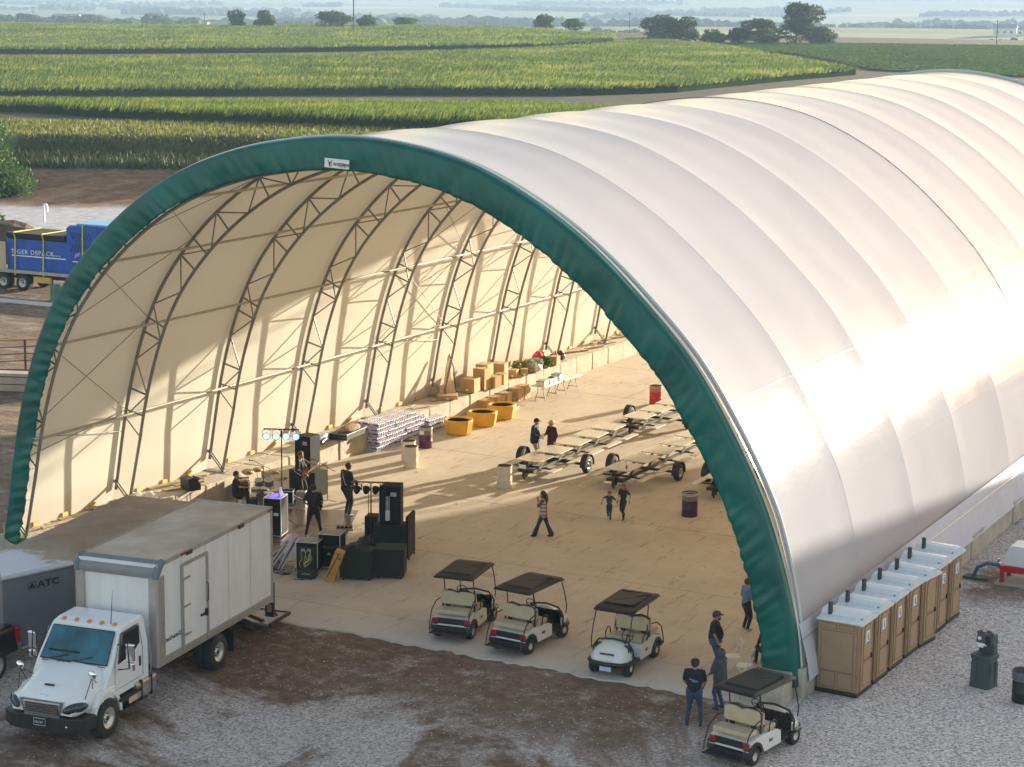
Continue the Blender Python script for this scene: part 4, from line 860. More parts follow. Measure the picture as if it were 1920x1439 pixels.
# --- grey enclosed trailer, nose towards the camera, beside the box truck ---
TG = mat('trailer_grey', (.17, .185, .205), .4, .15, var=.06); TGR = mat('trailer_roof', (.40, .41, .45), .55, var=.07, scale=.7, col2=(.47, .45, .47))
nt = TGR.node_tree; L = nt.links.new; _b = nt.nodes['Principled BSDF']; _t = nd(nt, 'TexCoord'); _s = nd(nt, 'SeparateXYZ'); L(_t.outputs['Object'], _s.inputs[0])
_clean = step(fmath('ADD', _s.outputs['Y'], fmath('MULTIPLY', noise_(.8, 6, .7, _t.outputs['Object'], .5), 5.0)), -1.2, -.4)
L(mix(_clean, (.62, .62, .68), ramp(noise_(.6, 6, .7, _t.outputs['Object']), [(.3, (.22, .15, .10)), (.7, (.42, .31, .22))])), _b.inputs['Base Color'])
AT = empty('enclosed_trailer', (-40.0, 48.7, 0), .05 + .10, 'grey enclosed cargo trailer with pointed nose between the pickup and the box truck', 'trailer')
Wt = 1.25; yb, yf = 4.3, -3.3
def ftp(z): return [(-Wt, yb, z), (-Wt, yf, z), (0.25, yf - 2.0, z), (Wt, yf, z), (Wt, yb, z)]
m = MB(); a_, b_ = ftp(.55), ftp(2.62); m.add(a_ + b_, [(0, 1, 6, 5), (1, 2, 7, 6), (2, 3, 8, 7), (3, 4, 9, 8), (4, 0, 5, 9), (0, 4, 3, 2, 1)]); m.build('body', TG, AT, bevel=.01)
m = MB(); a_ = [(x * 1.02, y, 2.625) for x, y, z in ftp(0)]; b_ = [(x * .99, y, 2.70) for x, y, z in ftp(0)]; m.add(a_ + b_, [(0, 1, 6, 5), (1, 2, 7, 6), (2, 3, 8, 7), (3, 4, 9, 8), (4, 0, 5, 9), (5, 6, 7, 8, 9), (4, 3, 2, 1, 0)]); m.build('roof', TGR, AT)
MB().tube([(x * 1.03, y - (.02 if y < yf else 0), 2.60) for x, y, z in ftp(0)], .035, 6).build('roof_trim', ALU, AT)
nrm = Vector((Wt - .25, 2.0, 0)).normalized(); rz_n = math.atan2(nrm.y, nrm.x)
dn_, nn_ = nrm, Vector((.894, -.447, 0)); nose_p = Vector((.25, yf - 2.0, 0))
q_ = nose_p + dn_ * 1.12 + nn_ * .012; lt = text('lettering', 'ATC', .27, BLK, AT, (q_.x, q_.y, 2.16), (PI / 2, 0, rz_n), .004, sx=1.35, bold=.006)
em = MB(); q_ = nose_p + dn_ * .92 + nn_ * .0; em.M = Matrix.Translation((q_.x, q_.y, 2.26)) @ Matrix.Rotation(rz_n, 4, 'Z')
em.tube([(-.10, -.02, -.09), (.14, -.02, -.09), (.14, -.02, .1), (-.10, -.02, .1)], .010, 4, closed=True); em.prism([(-.06, -.09), (.02, .09), (.1, -.09), (.02, -.03)], -.03, -.01, 'Y'); em.build('emblem', BLK, AT)
for s_ in (-1, 1):
    for y in (.4, 1.3): wheel('wheel', AT, s_ * 1.1, y, .36, .22, .2, s_, 20)
    MB().prism([(-.3, .5), (-.1, .85), (1.8, .85), (2.0, .5)], s_ * 1.0, s_ * 1.3, 'X').build('fender', BLK, AT)
m = MB(); m.tube([(-.9, yf + .2, .5), (.2, yf - 3.1, .5)], .05, 6); m.tube([(.9, yf + .2, .5), (.2, yf - 3.1, .5)], .05, 6); m.box((.2, yf - 3.1, .55), (.16, .4, .14)); m.tube([(.2, yf - 2.6, .0), (.2, yf - 2.6, .9)], .035, 8); m.build('drawbar', ALU, AT)

# --- black pickup, only its tail shows at the left edge ---
PKB = mat('pickup_black', (.012, .012, .014), .2, coat=.6); PK = empty('pickup_truck', (-39.35, 40.9, 0), .10 + PI, 'black pickup truck tail with red tail light at the left picture edge', 'pickup')
sec = lambda y, zt, w_: (y, rrect(w_, .55, zt, .10, 3, w_ - .06))
m = MB(); loft(m, [sec(-2.75, 1.18, .94), (-2.68, rrect(1.0, .5, 1.26, .1, 3, .95)), (-.3, rrect(1.02, .5, 1.30, .1, 3, .96))], smooth=False); m.build('cargo_bed', PKB, PK)
m = MB(); loft(m, [(-.3, rrect(1.02, .5, 1.90, .15, 3, .74)), (.3, rrect(1.02, .5, 1.93, .15, 3, .76)), (1.0, rrect(1.02, .5, 1.86, .15, 3, .74)), (1.5, rrect(1.0, .5, 1.3, .1, 3, .9)), (2.9, rrect(.96, .5, 1.15, .1, 3, .85))]); m.build('cab', PKB, PK)
MB().box((0, -1.5, 1.295), (1.7, 2.2, .03)).build('bed_cover', BLK, PK)
for s_ in (-1, 1):
    MB().box((s_ * .95, -2.72, 1.02), (.14, .16, .42)).build('tail_light', REDL, PK, bevel=.02)
    for y in (-1.7, 2.0): wheel('wheel', PK, s_ * .92, y, .40, .26, .24, s_, 20)
MB().box((0, -2.84, .62), (1.9, .2, .2)).build('bumper', mat('bumper_pale', (.4, .4, .4), .3, .7), PK, bevel=.02)

# --- golf carts ---
CW = mat('cart_white', (.70, .69, .68), .35, coat=.3, var=.04); CRF = mat('cart_roof_black', (.014, .014, .015), .5, var=.3, scale=2.5, spec=.3)
def golf_cart():
    t = empty('golf_cart', (0, 0, 0), 0, 'x', 'golf cart', 'white golf carts with black roofs')
    wb2 = .97
    m = MB(); loft(m, [(-1.12, rrect(.58, 1.80, 1.83, .014, 2)), (-1.08, rrect(.63, 1.79, 1.87, .03, 2, .58)), (-.9, rrect(.64, 1.80, 1.885, .03, 2, .58)), (.65, rrect(.64, 1.80, 1.885, .03, 2, .58)), (.88, rrect(.63, 1.77, 1.86, .03, 2, .57)), (.93, rrect(.56, 1.77, 1.80, .014, 2))], smooth=False); rf = m.build('roof', CRF, t, bevel=.012)
    m = MB(); loft(m, [(-.86, rrect(.42, 1.87, 1.885, .007, 1)), (-.78, rrect(.48, 1.88, 1.925, .02, 2, .44)), (.5, rrect(.48, 1.88, 1.93, .02, 2, .44)), (.62, rrect(.42, 1.87, 1.89, .007, 1))], smooth=False); m.build('roof_panel', CRF, rf)
    for s_ in (-1, 1):
        MB().tube([(s_ * .55, .82, 1.80), (s_ * .57, 1.0, 1.35), (s_ * .57, 1.12, .95), (s_ * .56, 1.10, .72)], .018, 7).build('front_strut', BLK, t)
        MB().tube([(s_ * .45, -.62, 1.80), (s_ * .47, -.52, 1.3), (s_ * .5, -.42, .85)], .018, 7).build('rear_strut', BLK, t)
    # front cowl
    m = MB(); sl = []
    for y, w_, zt, zb in ((.82, .60, .93, .34), (1.0, .60, .88, .34), (1.18, .56, .76, .36), (1.30, .46, .62, .38), (1.36, .30, .50, .40)):
        q = [(w_ * math.cos(a), zb + (zt - zb) * math.sin(a) ** .7) for a in [PI * i / 12 for i in range(13)]]; sl.append((y, q))
    loft(m, sl); cw = m.build('front_cowl', CW, t)
    m = MB(); m.tube([(-.60, .86, .40), (-.60, 1.15, .40), (-.45, 1.36, .40), (0, 1.44, .40), (.45, 1.36, .40), (.60, 1.15, .40), (.60, .86, .40)], .065, 8); m.build('front_bumper', BLK, t)
    MB().box((0, 1.325, .665), (.42, .02, .07), R=Matrix.Rotation(-.78, 3, 'X')).build('badge', BLK, cw); text('badge_lettering', 'Club Car', .058, mat('badge_pink', (.55, .35, .4), .5), cw, (.13, 1.345, .655), (PI / 2 - .78, 0, PI), .002)
    MB().box((0, 1.43, .27), (.34, .02, .13)).build('number_plate', mat('plate_blue', (.45, .62, .75), .4), t)
    # tub: floor, dash, seat base, rear body
    m = MB(); m.box((0, .2, .30), (1.12, 1.5, .07)); m.box((0, .86, .58), (1.1, .08, .52)); m.box((0, .62, .38), (1.1, .3, .05), R=Matrix.Rotation(.5, 3, 'X')); m.box((0, -.1, .24), (.7, 2.3, .1)); m.build('floor_pan', BLK, t)
    m = MB(); m.tube([(-.60, .84, .36), (-.61, .86, .70), (-.45, .85, .93), (0, .86, .99), (.45, .85, .93), (.61, .86, .70), (.60, .84, .36)], .03, 6); m.build('dash_rim', BLK, t)
    bd = [(.18, .34), (.20, .60), (.08, .68), (-.42, .70), (-.72, .70), (-.96, .62), (-1.05, .50), (-1.0, .36), (-.70, .55), (-.52, .40), (-.40, .26), (.12, .26)]
    bd = [(.24, .28), (.22, .60), (.05, .68), (-.5, .71), (-.9, .70), (-1.18, .62), (-1.20, .44), (-1.28 + .0, .42), (-1.12, .50), (-.97, .60), (-.78, .56), (-.62, .42), (-.52, .26)]
    m = MB(); m.prism(bd, -.60, .60, 'X'); b_ = m.build('rear_body', CW, t, bevel=.02)
    MB().box((0, -1.1, .42), (.96, .24, .40)).build('engine_bay', BLK, t)
    for s_ in (-1, 1):
        q = [(-.97 + .33 * math.cos(a), .28 + .33 * math.sin(a)) for a in [PI * i / 10 for i in range(11)]] + [(-.97 + .25 * math.cos(a), .28 + .25 * math.sin(a)) for a in [PI - PI * i / 10 for i in range(11)]]
        MB().prism(q, s_ * .42, s_ * .635, 'X').build('wheel_arch', BLK, t)
        MB().box((s_ * .5, -1.235, .56), (.17, .05, .14)).build('tail_light', REDL, t, bevel=.012)
        wheel('wheel', t, s_ * .50, -.97, .235, .21, .11, s_, 20, False); wheel('wheel', t, s_ * .50, .97, .235, .21, .11, s_, 20, False)
        text('side_lettering', 'B&B', .13, mat('cart_ink', (.10, .04, .05), .6), b_, (s_ * .603, (-.33 if s_ > 0 else -.08), .44), (PI / 2, 0, s_ * PI / 2), .002, sx=.75, bold=.003)
        m = MB(); m.tube([(s_ * .56, -.28, .70), (s_ * .60, -.30, .95), (s_ * .60, -.12, .98), (s_ * .58, .06, .88), (s_ * .56, .10, .72)], .018, 7); m.build('arm_rest', BLK, t)
        m = MB(); m.tube([(s_ * .54, -.70, 1.08), (s_ * .58, -.95, 1.06), (s_ * .60, -1.28, .86), (s_ * .60, -1.45, .50), (s_ * .58, -1.52, .30)], .018, 7); m.build('rear_grab_bar', BLK, t)
    def cushion(y0, y1, z0, z1, name, tilt=0, cy=0, cz=0, par=t, two=False):
        m = MB()
        if two:
            secs = []
            for i in range(13):
                u = -1 + 2 * i / 12; zt = z1 - .05 * math.exp(-(u / .16) ** 2) - .06 * abs(u) ** 6; x = u * .53; e = .02 if abs(u) == 1 else 0
                secs.append((x, zt, e))
            vs = []; 
            for x, zt, e in secs: vs += [(x, y0 + e, z0 + e * 2), (x, y1 - e, z0 + e * 2), (x, y1 - e - .01, zt - e), (x, y0 + e + .02, zt - e)]
            m.add(vs, [(i * 4 + j, i * 4 + (j + 1) % 4, (i + 1) * 4 + (j + 1) % 4, (i + 1) * 4 + j) for i in range(12) for j in range(4)]); m.add(vs[:4], [(0, 1, 2, 3)]); m.add(vs[-4:], [(3, 2, 1, 0)])
        else: m.box((0, (y0 + y1) / 2, (z0 + z1) / 2), (1.06, y1 - y0, z1 - z0))
        return m.build(name, TAN, par, bevel=.035, seg=3)
    cushion(-.42, .10, .70, .83, 'front_seat'); cushion(-.55, -.45, .90, 1.30, 'front_backrest', two=True)
    cushion(-1.22, -.76, .74, .87, 'rear_seat'); cushion(-.72, -.62, .92, 1.32, 'rear_backrest', two=True)
    m = MB(); m.tube([(-.50, -.585, .70), (-.50, -.585, 1.25), (-.28, -.585, 1.335), (0, -.585, 1.28), (.28, -.585, 1.335), (.50, -.585, 1.25), (.50, -.585, .70)], .03, 6); [m.box((x, -.62, .86), (.05, .05, .16)) for x in (-.36, -.28, .28, .36)]; m.build('backrest_frame', BLK, t)
    m = MB(); m.box((0, -1.45, .26), (1.12, .34, .035)); m.box((0, -1.29, .32), (1.0, .03, .1)); m.tube([(-.56, -1.62, .28), (.56, -1.62, .28)], .018, 6); m.build('footrest', BLK, t)
    m = MB(); m.tube([(-.28 + .17 * math.cos(a), .50 - .08 * math.sin(a), 1.02 + .16 * math.sin(a)) for a in [2 * PI * i / 16 for i in range(16)]], .014, 6, closed=True); m.tube([(-.28, .49, 1.02), (-.28, .72, .80)], .02, 6); m.tube([(-.44, .5, 1.02), (-.12, .5, 1.02)], .012, 5); m.ball((-.28, .49, 1.02), .04, 8, 6); m.build('steering_wheel', BLK, t)
    return t
gc = golf_cart(); bpy.context.view_layer.update(); T_ = tree_of(gc)
place(T_, (-29.49, 53.15, FLOOR), .159, 'golf cart facing away, leftmost of the three on the slab, nearest the black road cases', first=True)
place(T_, (-27.13, 52.85, FLOOR), -.07, 'golf cart facing away, middle one of the three on the slab')
place(T_, (-23.87, 52.42, FLOOR), PI + .04, 'golf cart facing the camera with white nose and pale blue plate')
place(T_, (-18.13, 47.95, 0), -.19, 'golf cart out on the gravel beside the three standing men, nearest the camera')

# --- blue processing machine strapped on a flatbed with blue tractor, left background ---
BLU = mat('machine_blue', (.010, .085, .42), .35, var=.2, scale=1); BLL = mat('machine_light_blue', (.10, .32, .62), .35)
STR = mat('yellow_strap', (.62, .60, .08), .6)
fbang = math.atan2(.2, 9.5)
FBt = empty('flatbed_trailer', (-86.5, 101.6, 0), fbang, 'silver flatbed trailer under the blue machine in the left background', 'trailer')
MB().box((3.5, 0, 1.18), (14, 2.5, .20)).build('deck', ALU, FBt); m = MB(); m.box((3.5, -.6, .92), (13.5, .14, .35)); m.box((3.5, .6, .92), (13.5, .14, .35)); m.build('beam', BLK, FBt)
for x in (9.2, 10.6):
    for s_ in (-1, 1):
        w_ = wheel('wheel', FBt, 0, 0, .52, .5, .29, s_, 20); w_.location = (x, s_ * .98, .52); w_.rotation_euler = (0, 0, PI / 2)
MB().tube([(1.2, -.9, 0), (1.2, -.9, 1.0)], .07, 6).tube([(1.2, .9, 0), (1.2, .9, 1.0)], .07, 6).build('landing_leg', BLK, FBt); MB().box((.6, -1.0, .75), (1.3, .3, .35)).build('timber_rack', TIM, FBt)
MC = empty('processing_machine', (-88.7, 101.7, 1.29), fbang, 'big blue waste processing machine strapped with yellow webbing on the flatbed', 'machine')
MB().box((2.35, 0, .95), (4.7, 2.3, 1.9)).build('hopper', BLU, MC, bevel=.03)
m = MB(); m.prism([(-1.15, 1.9), (1.15, 1.9), (1.35, 2.30), (-1.35, 2.30)], .1, 4.6, 'X'); m.build('black_chute', mat('rubber_black', (.02, .02, .02), .8, bump=1, bscale=4), MC)
tw = MB().prism([(4.72, 0), (4.72, 2.8), (5.0, 3.0), (7.0, 3.0), (7.1, 2.8), (7.1, 0)], -1.2, 1.2, 'Y').build('tower', BLU, MC, bevel=.03)
MB().box((8.0, 0, 2.1), (1.9, 2.3, 1.8)).build('engine_housing', BLU, MC, bevel=.02); MB().box((7.2, 0, 3.06), (3.5, 2.2, .12)).build('top_cover', BLL, MC, bevel=.02)
for r_ in range(2):
    for c_ in range(7): MB().box((5.15 + .23 * c_, -1.21, 2.35 - .75 * r_), (.05, .03, .55), R=Matrix.Rotation(.5 if r_ else -.5, 3, 'Y')).build('louvre', mat('louvre_dark', (.003, .02, .12), .5), tw)
for c_ in range(6): MB().box((7.4 + .27 * c_, -1.17, 2.55), (.06, .03, .5), R=Matrix.Rotation(.5, 3, 'Y')).build('louvre', BLL, MC)
WLT = mat('lettering_white', (.75, .78, .82), .5)
text('lettering', 'TIGER DEPACK', .40, WLT, MC, (.35, -1.155, .98), (PI / 2, 0, 0), .004, sx=1.13, spacing=1.12); text('lettering', 'HS 20-160', .13, WLT, MC, (3.65, -1.155, .98), (PI / 2, 0, 0), .004)
MB().box((2.5, -1.16, .86), (4.2, .012, .07)).build('stripe', WLT, MC); MB().box((5.6, -1.21, .78), (.85, .012, .07)).build('stripe', WLT, MC)
m = MB(); [m.tube([(5.32 + .1 * k, -1.215, 1.0 + .04 * k), (5.45 + .1 * k, -1.215, 1.28 + .03 * k)], .02, 4) for k in range(4)]; m.build('emblem', WLT, MC)
for x in (.75, 2.95, 6.0):
    zt = 2.32 if x < 4 else 3.02; hw = 1.36 if x < 4 else 1.22
    MB().tube([(x, -1.32, -.35), (x, -1.22 if x > 4 else -1.2, 1.9 if x < 4 else zt), (x, -hw, zt), (x, hw, zt), (x, 1.25, -.3)], .05, 4).build('strap', STR, MC)
TC = empty('truck_tractor', (-90.7, 101.35, 0), fbang + PI / 2, 'blue tractor unit cab at the left picture edge in front of the flatbed', 'truck')
for x in (-.95, .35):
    pass
m = MB(); m.box((0, -1.5, .8), (.9, 6.5, .3)); m.build('chassis', BLK, TC)
m = MB(); loft(m, [(.7, rrect(1.2, 1.0, 3.1, .15)), (2.9, rrect(1.2, 1.0, 3.2, .15)), (3.2, rrect(1.15, 1.0, 2.3, .15)), (4.6, rrect(1.0, 1.0, 2.0, .15))], smooth=False); m.build('cab', mat('cab_blue', (.02, .14, .42), .3, coat=.4), TC)
for s_ in (-1, 1):
    MB().box((s_ * 1.205, 2.1, 2.4), (.03, 1.0, .7)).build('side_window', GLS, TC)
    for y in (-1.95, -3.45): wheel('wheel', TC, s_ * .95, y, .52, .5, .29, s_, 22)
    wheel('wheel', TC, s_ * 1.05, 3.6, .52, .28, .29, s_, 20)
pw = empty('plywood_sheet', (-90.15, 101.2, 1.29), fbang, 'upright plywood sheet standing at the front end of the flatbed', 'plywood sheet'); MB().box((.6, -.9, .85), (1.9, .04, 1.7)).build('panel', mat('plywood', (.52, .42, .26), .7, var=.1, stretch=(1, 1, .2)), pw)
# ---------------- portable toilets ----------------
PT = mat('toilet_tan', (.31, .21, .125), .5, var=.08, scale=2, bump=.1); PTD = mat('toilet_tan_door', (.38, .25, .14), .45, var=.12, scale=3, stretch=(6, 6, .6)); PTW = mat('toilet_roof_white', (.66, .70, .73), .4, var=.03); DGR = mat('vent_grey', (.05, .055, .065), .6)
PTG = mat('toilet_groove', (.20, .11, .055), .6)
def toilet():
    t = empty('portable_toilet', (0, 0, 0), 0, 'x', 'portable toilet', 'tan portable toilets in a row beside the shelter')
    W2, D2 = .56, .60
    MB().box((0, 0, .06), (1.24, 1.14, .12)).build('skid', BLK, t, bevel=.02)
    m = MB(); m.box((-.02, 0, 1.11), (1.14, 1.10, 1.98)); m.build('body', PT, t, bevel=.03)
    for y in (-1, 1):   # embossed side panels
        for (x, z, w_, h) in ((-.01, 1.24, .92, 1.12), (-.27, .42, .42, .42), (.25, .42, .42, .42), (-.27, 1.94, .42, .12), (.25, 1.94, .42, .12)):
            MB().box((x, y * .5505, z), (w_ + .035, .006, h + .035)).build('side_groove', PTG, t); MB().box((x, y * .556, z), (w_, .02, h)).build('side_panel', PT, t, bevel=.008)
    def arch(w_, z0, zs, r, k=10): return [(-w_, z0), (w_, z0)] + [(w_ * math.cos(a), zs + r * math.sin(a)) for a in [PI * i / k for i in range(k + 1)]]
    MB().prism(arch(.53, .12, 1.95, .30), .55, .60, 'X').build('front_frame', PT, t, bevel=.01)
    d = MB().prism(arch(.36, .16, 1.86, .26), .60, .64, 'X').build('door', PTD, t, bevel=.012)
    MB().prism(arch(.24, 1.02, 1.78, .20), .64, .655, 'X').build('door_panel', PTD, d, bevel=.008); MB().box((.648, 0, .60), (.016, .50, .66)).build('door_panel', PTD, d, bevel=.008)
    MB().prism(arch(.27, .98, 1.80, .215), .6395, .6435, 'X').build('door_groove', PTG, d); MB().box((.6415, 0, .60), (.004, .56, .72)).build('door_groove', PTG, d); MB().prism(arch(.385, .13, 1.87, .275), .5995, .604, 'X').build('door_gap', PTG, d)
    MB().box((.67, .30, 1.02), (.04, .05, .13)).build('handle', BLK, d)
    for y in (-.46, .46):
        m = MB(); [m.box((.61, y, .22 + .12 * k), (.03, .045, .10)) for k in range(14)]; o = m.build('frame_moulding', PTD, t); o['kind'] = 'stuff'
    # roof: shallow vault, arched over the door
    m = MB(); secs = []
    for x, e, z in ((-.62, .0, 2.10), (-.60, .02, 2.13), (.55, .02, 2.13), (.70, .0, 2.11)):
        q = [(.60 + e, z - .05), (.60 + e, z)] + [(.30, z + .05), (.22, z + .17), (0, z + .20), (-.22, z + .17), (-.30, z + .05)] + [(-.60 - e, z), (-.60 - e, z - .05)]
        secs.append((x, q))
    vs = [(x, y, z) for x, q in secs for y, z in q]; n_ = 9
    m.add(vs, [(i * n_ + j, i * n_ + (j + 1) % n_, (i + 1) * n_ + (j + 1) % n_, (i + 1) * n_ + j) for i in range(3) for j in range(n_)]); m.add(vs[:n_], [tuple(range(n_))]); m.add(vs[-n_:], [tuple(range(n_))[::-1]]); rf = m.build('roof', PTW, t, bevel=.012)
    for x in (-.3, 0, .3):
        for s_ in (-1, 1): MB().box((x, s_ * .45, 2.163), (.025, .30, .02), R=Matrix.Rotation(s_ * -.16, 3, 'X')).build('roof_rib', PTW, rf)
    MB().tube([(-.36, -.26, 2.1), (-.36, -.26, 2.52)], .065, 12).build('vent_pipe', DGR, t)
    sg = MB().box((.662, -.02, 1.62), (.012, .24, .36)).build('sign', mat('sign_white', (.72, .74, .80), .5), t)
    m = MB(); m.tube([(.671, -.02, 1.70), (.671, -.02, 1.60), (.671, .03, 1.53)], .012, 5); m.ball((.671, -.02, 1.74), .018, 6, 5); m.box((.67, -.02, 1.465), (.008, .22, .03)); m.build('symbol', mat('sign_blue', (.02, .05, .2), .5), sg)
    return t
pt = toilet(); bpy.context.view_layer.update(); T_ = tree_of(pt)
for k, lb in enumerate(['nearest tan portable toilet whose broad side wall faces the camera', 'second portable toilet from the camera end of the row', 'third portable toilet from the camera end of the row', 'fourth portable toilet, in the middle of the row of seven', 'fifth portable toilet, turned slightly and pushed forward, without a sign on its door', 'sixth portable toilet, partly hidden behind the one pushed forward', 'farthest portable toilet at the back end of the row']):
    o = place(T_, (-17.72 + .035 * k + (.10 if k == 4 else 0), 53.55 + 1.325 * k - (.1 if k == 4 else 0), 0), -.04 + (-.10 if k == 4 else 0) + random.uniform(-.015, .015), lb, first=(k == 0))
for o in bpy.data.objects:
    if o.name.startswith('portable_toilet') and 'fifth' in o.get('label', ''):
        for c_ in kids(o):
            if c_.name.startswith('sign'):
                for g_ in kids(c_): bpy.data.objects.remove(g_)
                bpy.data.objects.remove(c_)
# hand wash station
HW = mat('washstand_green_grey', (.045, .07, .075), .5, var=.1); hw = empty('hand_wash_station', (-14.39, 55.75, 0), -.25, 'dark grey green hand wash station standing on the gravel in front of the toilets', 'hand wash station')
m = MB(); loft(m, []) if 0 else None
def frust(m, w0, d0, w1, d1, z0, z1, cx=0, cy=0):
    a_ = [(cx + x * w0 / 2, cy + y * d0 / 2, z0) for x, y in ((-1, -.8), (-.8, -1), (.8, -1), (1, -.8), (1, .8), (.8, 1), (-.8, 1), (-1, .8))]; b_ = [(cx + x * w1 / 2, cy + y * d1 / 2, z1) for x, y in ((-1, -.8), (-.8, -1), (.8, -1), (1, -.8), (1, .8), (.8, 1), (-.8, 1), (-1, .8))]
    m.add(a_ + b_, [(i, (i + 1) % 8, 8 + (i + 1) % 8, 8 + i) for i in range(8)] + [tuple(range(8))[::-1], tuple(range(8, 16))])
m = MB(); frust(m, .62, .60, .56, .54, 0, .80); m.build('base_tank', HW, hw, bevel=.015)
for x in (-.17, .17): MB().box((x, -.292, .42), (.16, .035, .62), R=Matrix.Rotation(-.035, 3, 'X')).build('rib', HW, hw, bevel=.01)
for y in (-.12, .14): MB().box((.30, y, .42), (.035, .14, .62)).build('rib', HW, hw, bevel=.01)
m = MB(); frust(m, .60, .58, .64, .62, .80, .94); m.build('basin', HW, hw, bevel=.012); MB().box((0, 0, .945), (.5, .46, .02)).build('basin_bowl', DGR, hw)
m = MB(); frust(m, .50, .22, .46, .22, .94, 1.22, 0, .18); m.build('back_column', HW, hw, bevel=.012)
m = MB(); frust(m, .52, .40, .50, .30, 1.22, 1.52, 0, .10); hd = m.build('dispenser_head', HW, hw, bevel=.02)
MB().tube([(-.24, .0, 1.50), (-.1, .0, 1.57), (.12, .0, 1.58), (.25, .0, 1.50)], .05, 8).build('top_handle', HW, hw); MB().box((.14, -.11, 1.36), (.16, .05, .26)).build('towel_slot', BLK, hd, bevel=.01)
MB().lathe([(0, -.012), (.055, -.012), (.055, 0)], (-.13, -.10, 1.38), 14, 'Y').build('round_sticker', WLT, hd); MB().box((-.06, -.10, 1.22), (.30, .02, .06)).build('label', WLT, hd); MB().box((-.08, -.12, 1.16), (.16, .02, .05)).build('label', WLT, hd)
MB().ball((-.02, .0, 1.585), (.10, .07, .035), 8, 5).build('paper_towel', mat('paper_pink', (.7, .38, .30), .8), hd)
# steel drums
def drum_mesh(mats, seam, liner=False):
    m = MB(); r, h = .292, .88
    m.mi = 1; m.lathe([(0, .0), (r * .98, 0), (r, .02), (r, .28), (r * 1.025, .295), (r, .31), (r, seam)], (0, 0, 0), 28)
    m.mi = 0; m.lathe([(r, seam), (r * (1.025 if seam < .6 else 1.0), min(.6, seam + .015) if seam < .6 else seam + .01), (r, max(seam + .02, .615)), (r, h - .02), (r * 1.03, h), (r * .99, h)], (0, 0, 0), 28)
    m.mi = 2; m.lathe([(r * .99, h), (r * .96, h - .03), (r * .95, .3), (0, .3)], (0, 0, 0), 28)
    return m.mesh('barrel', mats)
DIN = mat('drum_inside', (.12, .10, .08), .8)
def drum(x, y, m_, label, cat='barrel', rz=0, kind=None):
    t = empty('barrel', (x, y, FLOOR), rz, label, cat, 'steel drums used as bins'); obj('drum_body', m_, t)
    m = MB(); m.lathe([(.27, .80), (.305, .885), (.31, .86), (.306, .78)], (0, 0, 0), 26); m.build('bin_liner', mat('liner_clear', (.35, .34, .33), .3, var=.2, scale=8), t) if kind else None
    return t
dw_ = mat('drum_cream', (.58, .53, .43), .5, var=.08); dp = mat('drum_purple', (.085, .018, .07), .4, var=.12); dpl = mat('drum_faded_purple', (.20, .13, .16), .5, var=.15); drd = mat('drum_red', (.50, .03, .018), .4, var=.1); dkp = mat('drum_dark_purple', (.035, .010, .035), .4); dgr = mat('drum_dark_grey', (.010, .012, .014), .5); lnr = mat('liner_grey', (.10, .11, .13), .35, var=.3, scale=5)
m1 = drum_mesh([dw_, dw_, DIN], .5)
drum(-36.88, 69.5, m1, 'cream steel drum standing alone left of the long table trailer')
drum(-41.71, 70.6, m1, 'cream steel drum nearest the camera of the two by the water packs'); drum(-42.32, 71.45, m1, 'cream steel drum half hidden behind the other cream one, by the water packs')
drum(-43.07, 74.1, drum_mesh([dpl, dp, DIN], .56), 'purple steel drum with faded upper half and white label beside the water packs', kind=1)
ob = [o for o in bpy.data.objects if o.name.startswith('barrel')][-1]; MB().box((-.0, -.297, .68), (.2, .02, .16)).build('white_label', WLT, [o for o in bpy.data.objects if o.get('label', '').startswith('purple steel')][0])
drum(-28.96, 69.05, drum_mesh([dpl, dkp, DIN], .60), 'dark purple steel drum with clear liner standing in the shade right of the girl', kind=1)
drum(-38.5, 87.4, drum_mesh([mat('drum_pale_red', (.52, .16, .10), .5), drd, DIN], .62), 'bright red steel drum at the right edge of the opening behind the trailers', kind=1)
t = drum(-13.1, 55.0, drum_mesh([lnr, dgr, DIN], .62), 'black steel drum with a dark bin liner on the gravel at the right picture edge'); t.location.z = 0; t['group'] = 'steel drums used as bins'
MB().lathe([(.285, .86), (.31, .895), (.315, .80), (.312, .66), (.30, .63)], (0, 0, 0), 26).build('bin_liner', lnr, t)
# water tank on red stand at the right edge
wt = empty('water_tank', (-15.5, 66.6, 0), -.0, 'white plastic tank on a red steel stand at the right picture edge', 'tank'); RDP = mat('red_steel', (.42, .012, .02), .4)
m = MB(); loft(m, [(-.45, rrect(1.15, .62, 1.30, .14, 3, 1.0)), (.45, rrect(1.15, .62, 1.30, .14, 3, 1.0))]); m.build('tank_body', PTW, wt)
m = MB(); m.box((0, 0, .58), (2.5, 1.1, .10)); [m.box((x, y, .28), (.14, .14, .52)) for x in (-1.15, 1.15) for y in (-.45, .45)]; m.box((0, -.5, .48), (2.4, .05, .12)); m.build('stand', RDP, wt)
MB().box((0, 0, .03), (2.7, 1.4, .06)).build('pallet', mat('pallet_grey', (.35, .33, .30), .9), wt); MB().tube([(-1.15, -.2, .62), (-1.35, -.2, .60), (-1.35, -.2, .75)], .05, 8).build('valve', CHR, wt)
MB().tube([(-1.3, -.25, .55), (-1.7, -.3, .58), (-2.0, -.32, .40), (-2.15, -.35, .03)], .06, 8).build('hose', mat('hose_blue', (.05, .10, .22), .5), wt)
ld = empty('drain_cover', (-17.55, 66.3, 0), .1, 'dark lid lying on the wet ground left of the red tank stand', 'lid'); MB().prism([(-.42, -.15), (.1, -.22), (.42, -.1), (.35, .2), (-.3, .22)], .03, .09, 'Z').build('plate', mat('lid_dark', (.06, .07, .05), .7), ld)
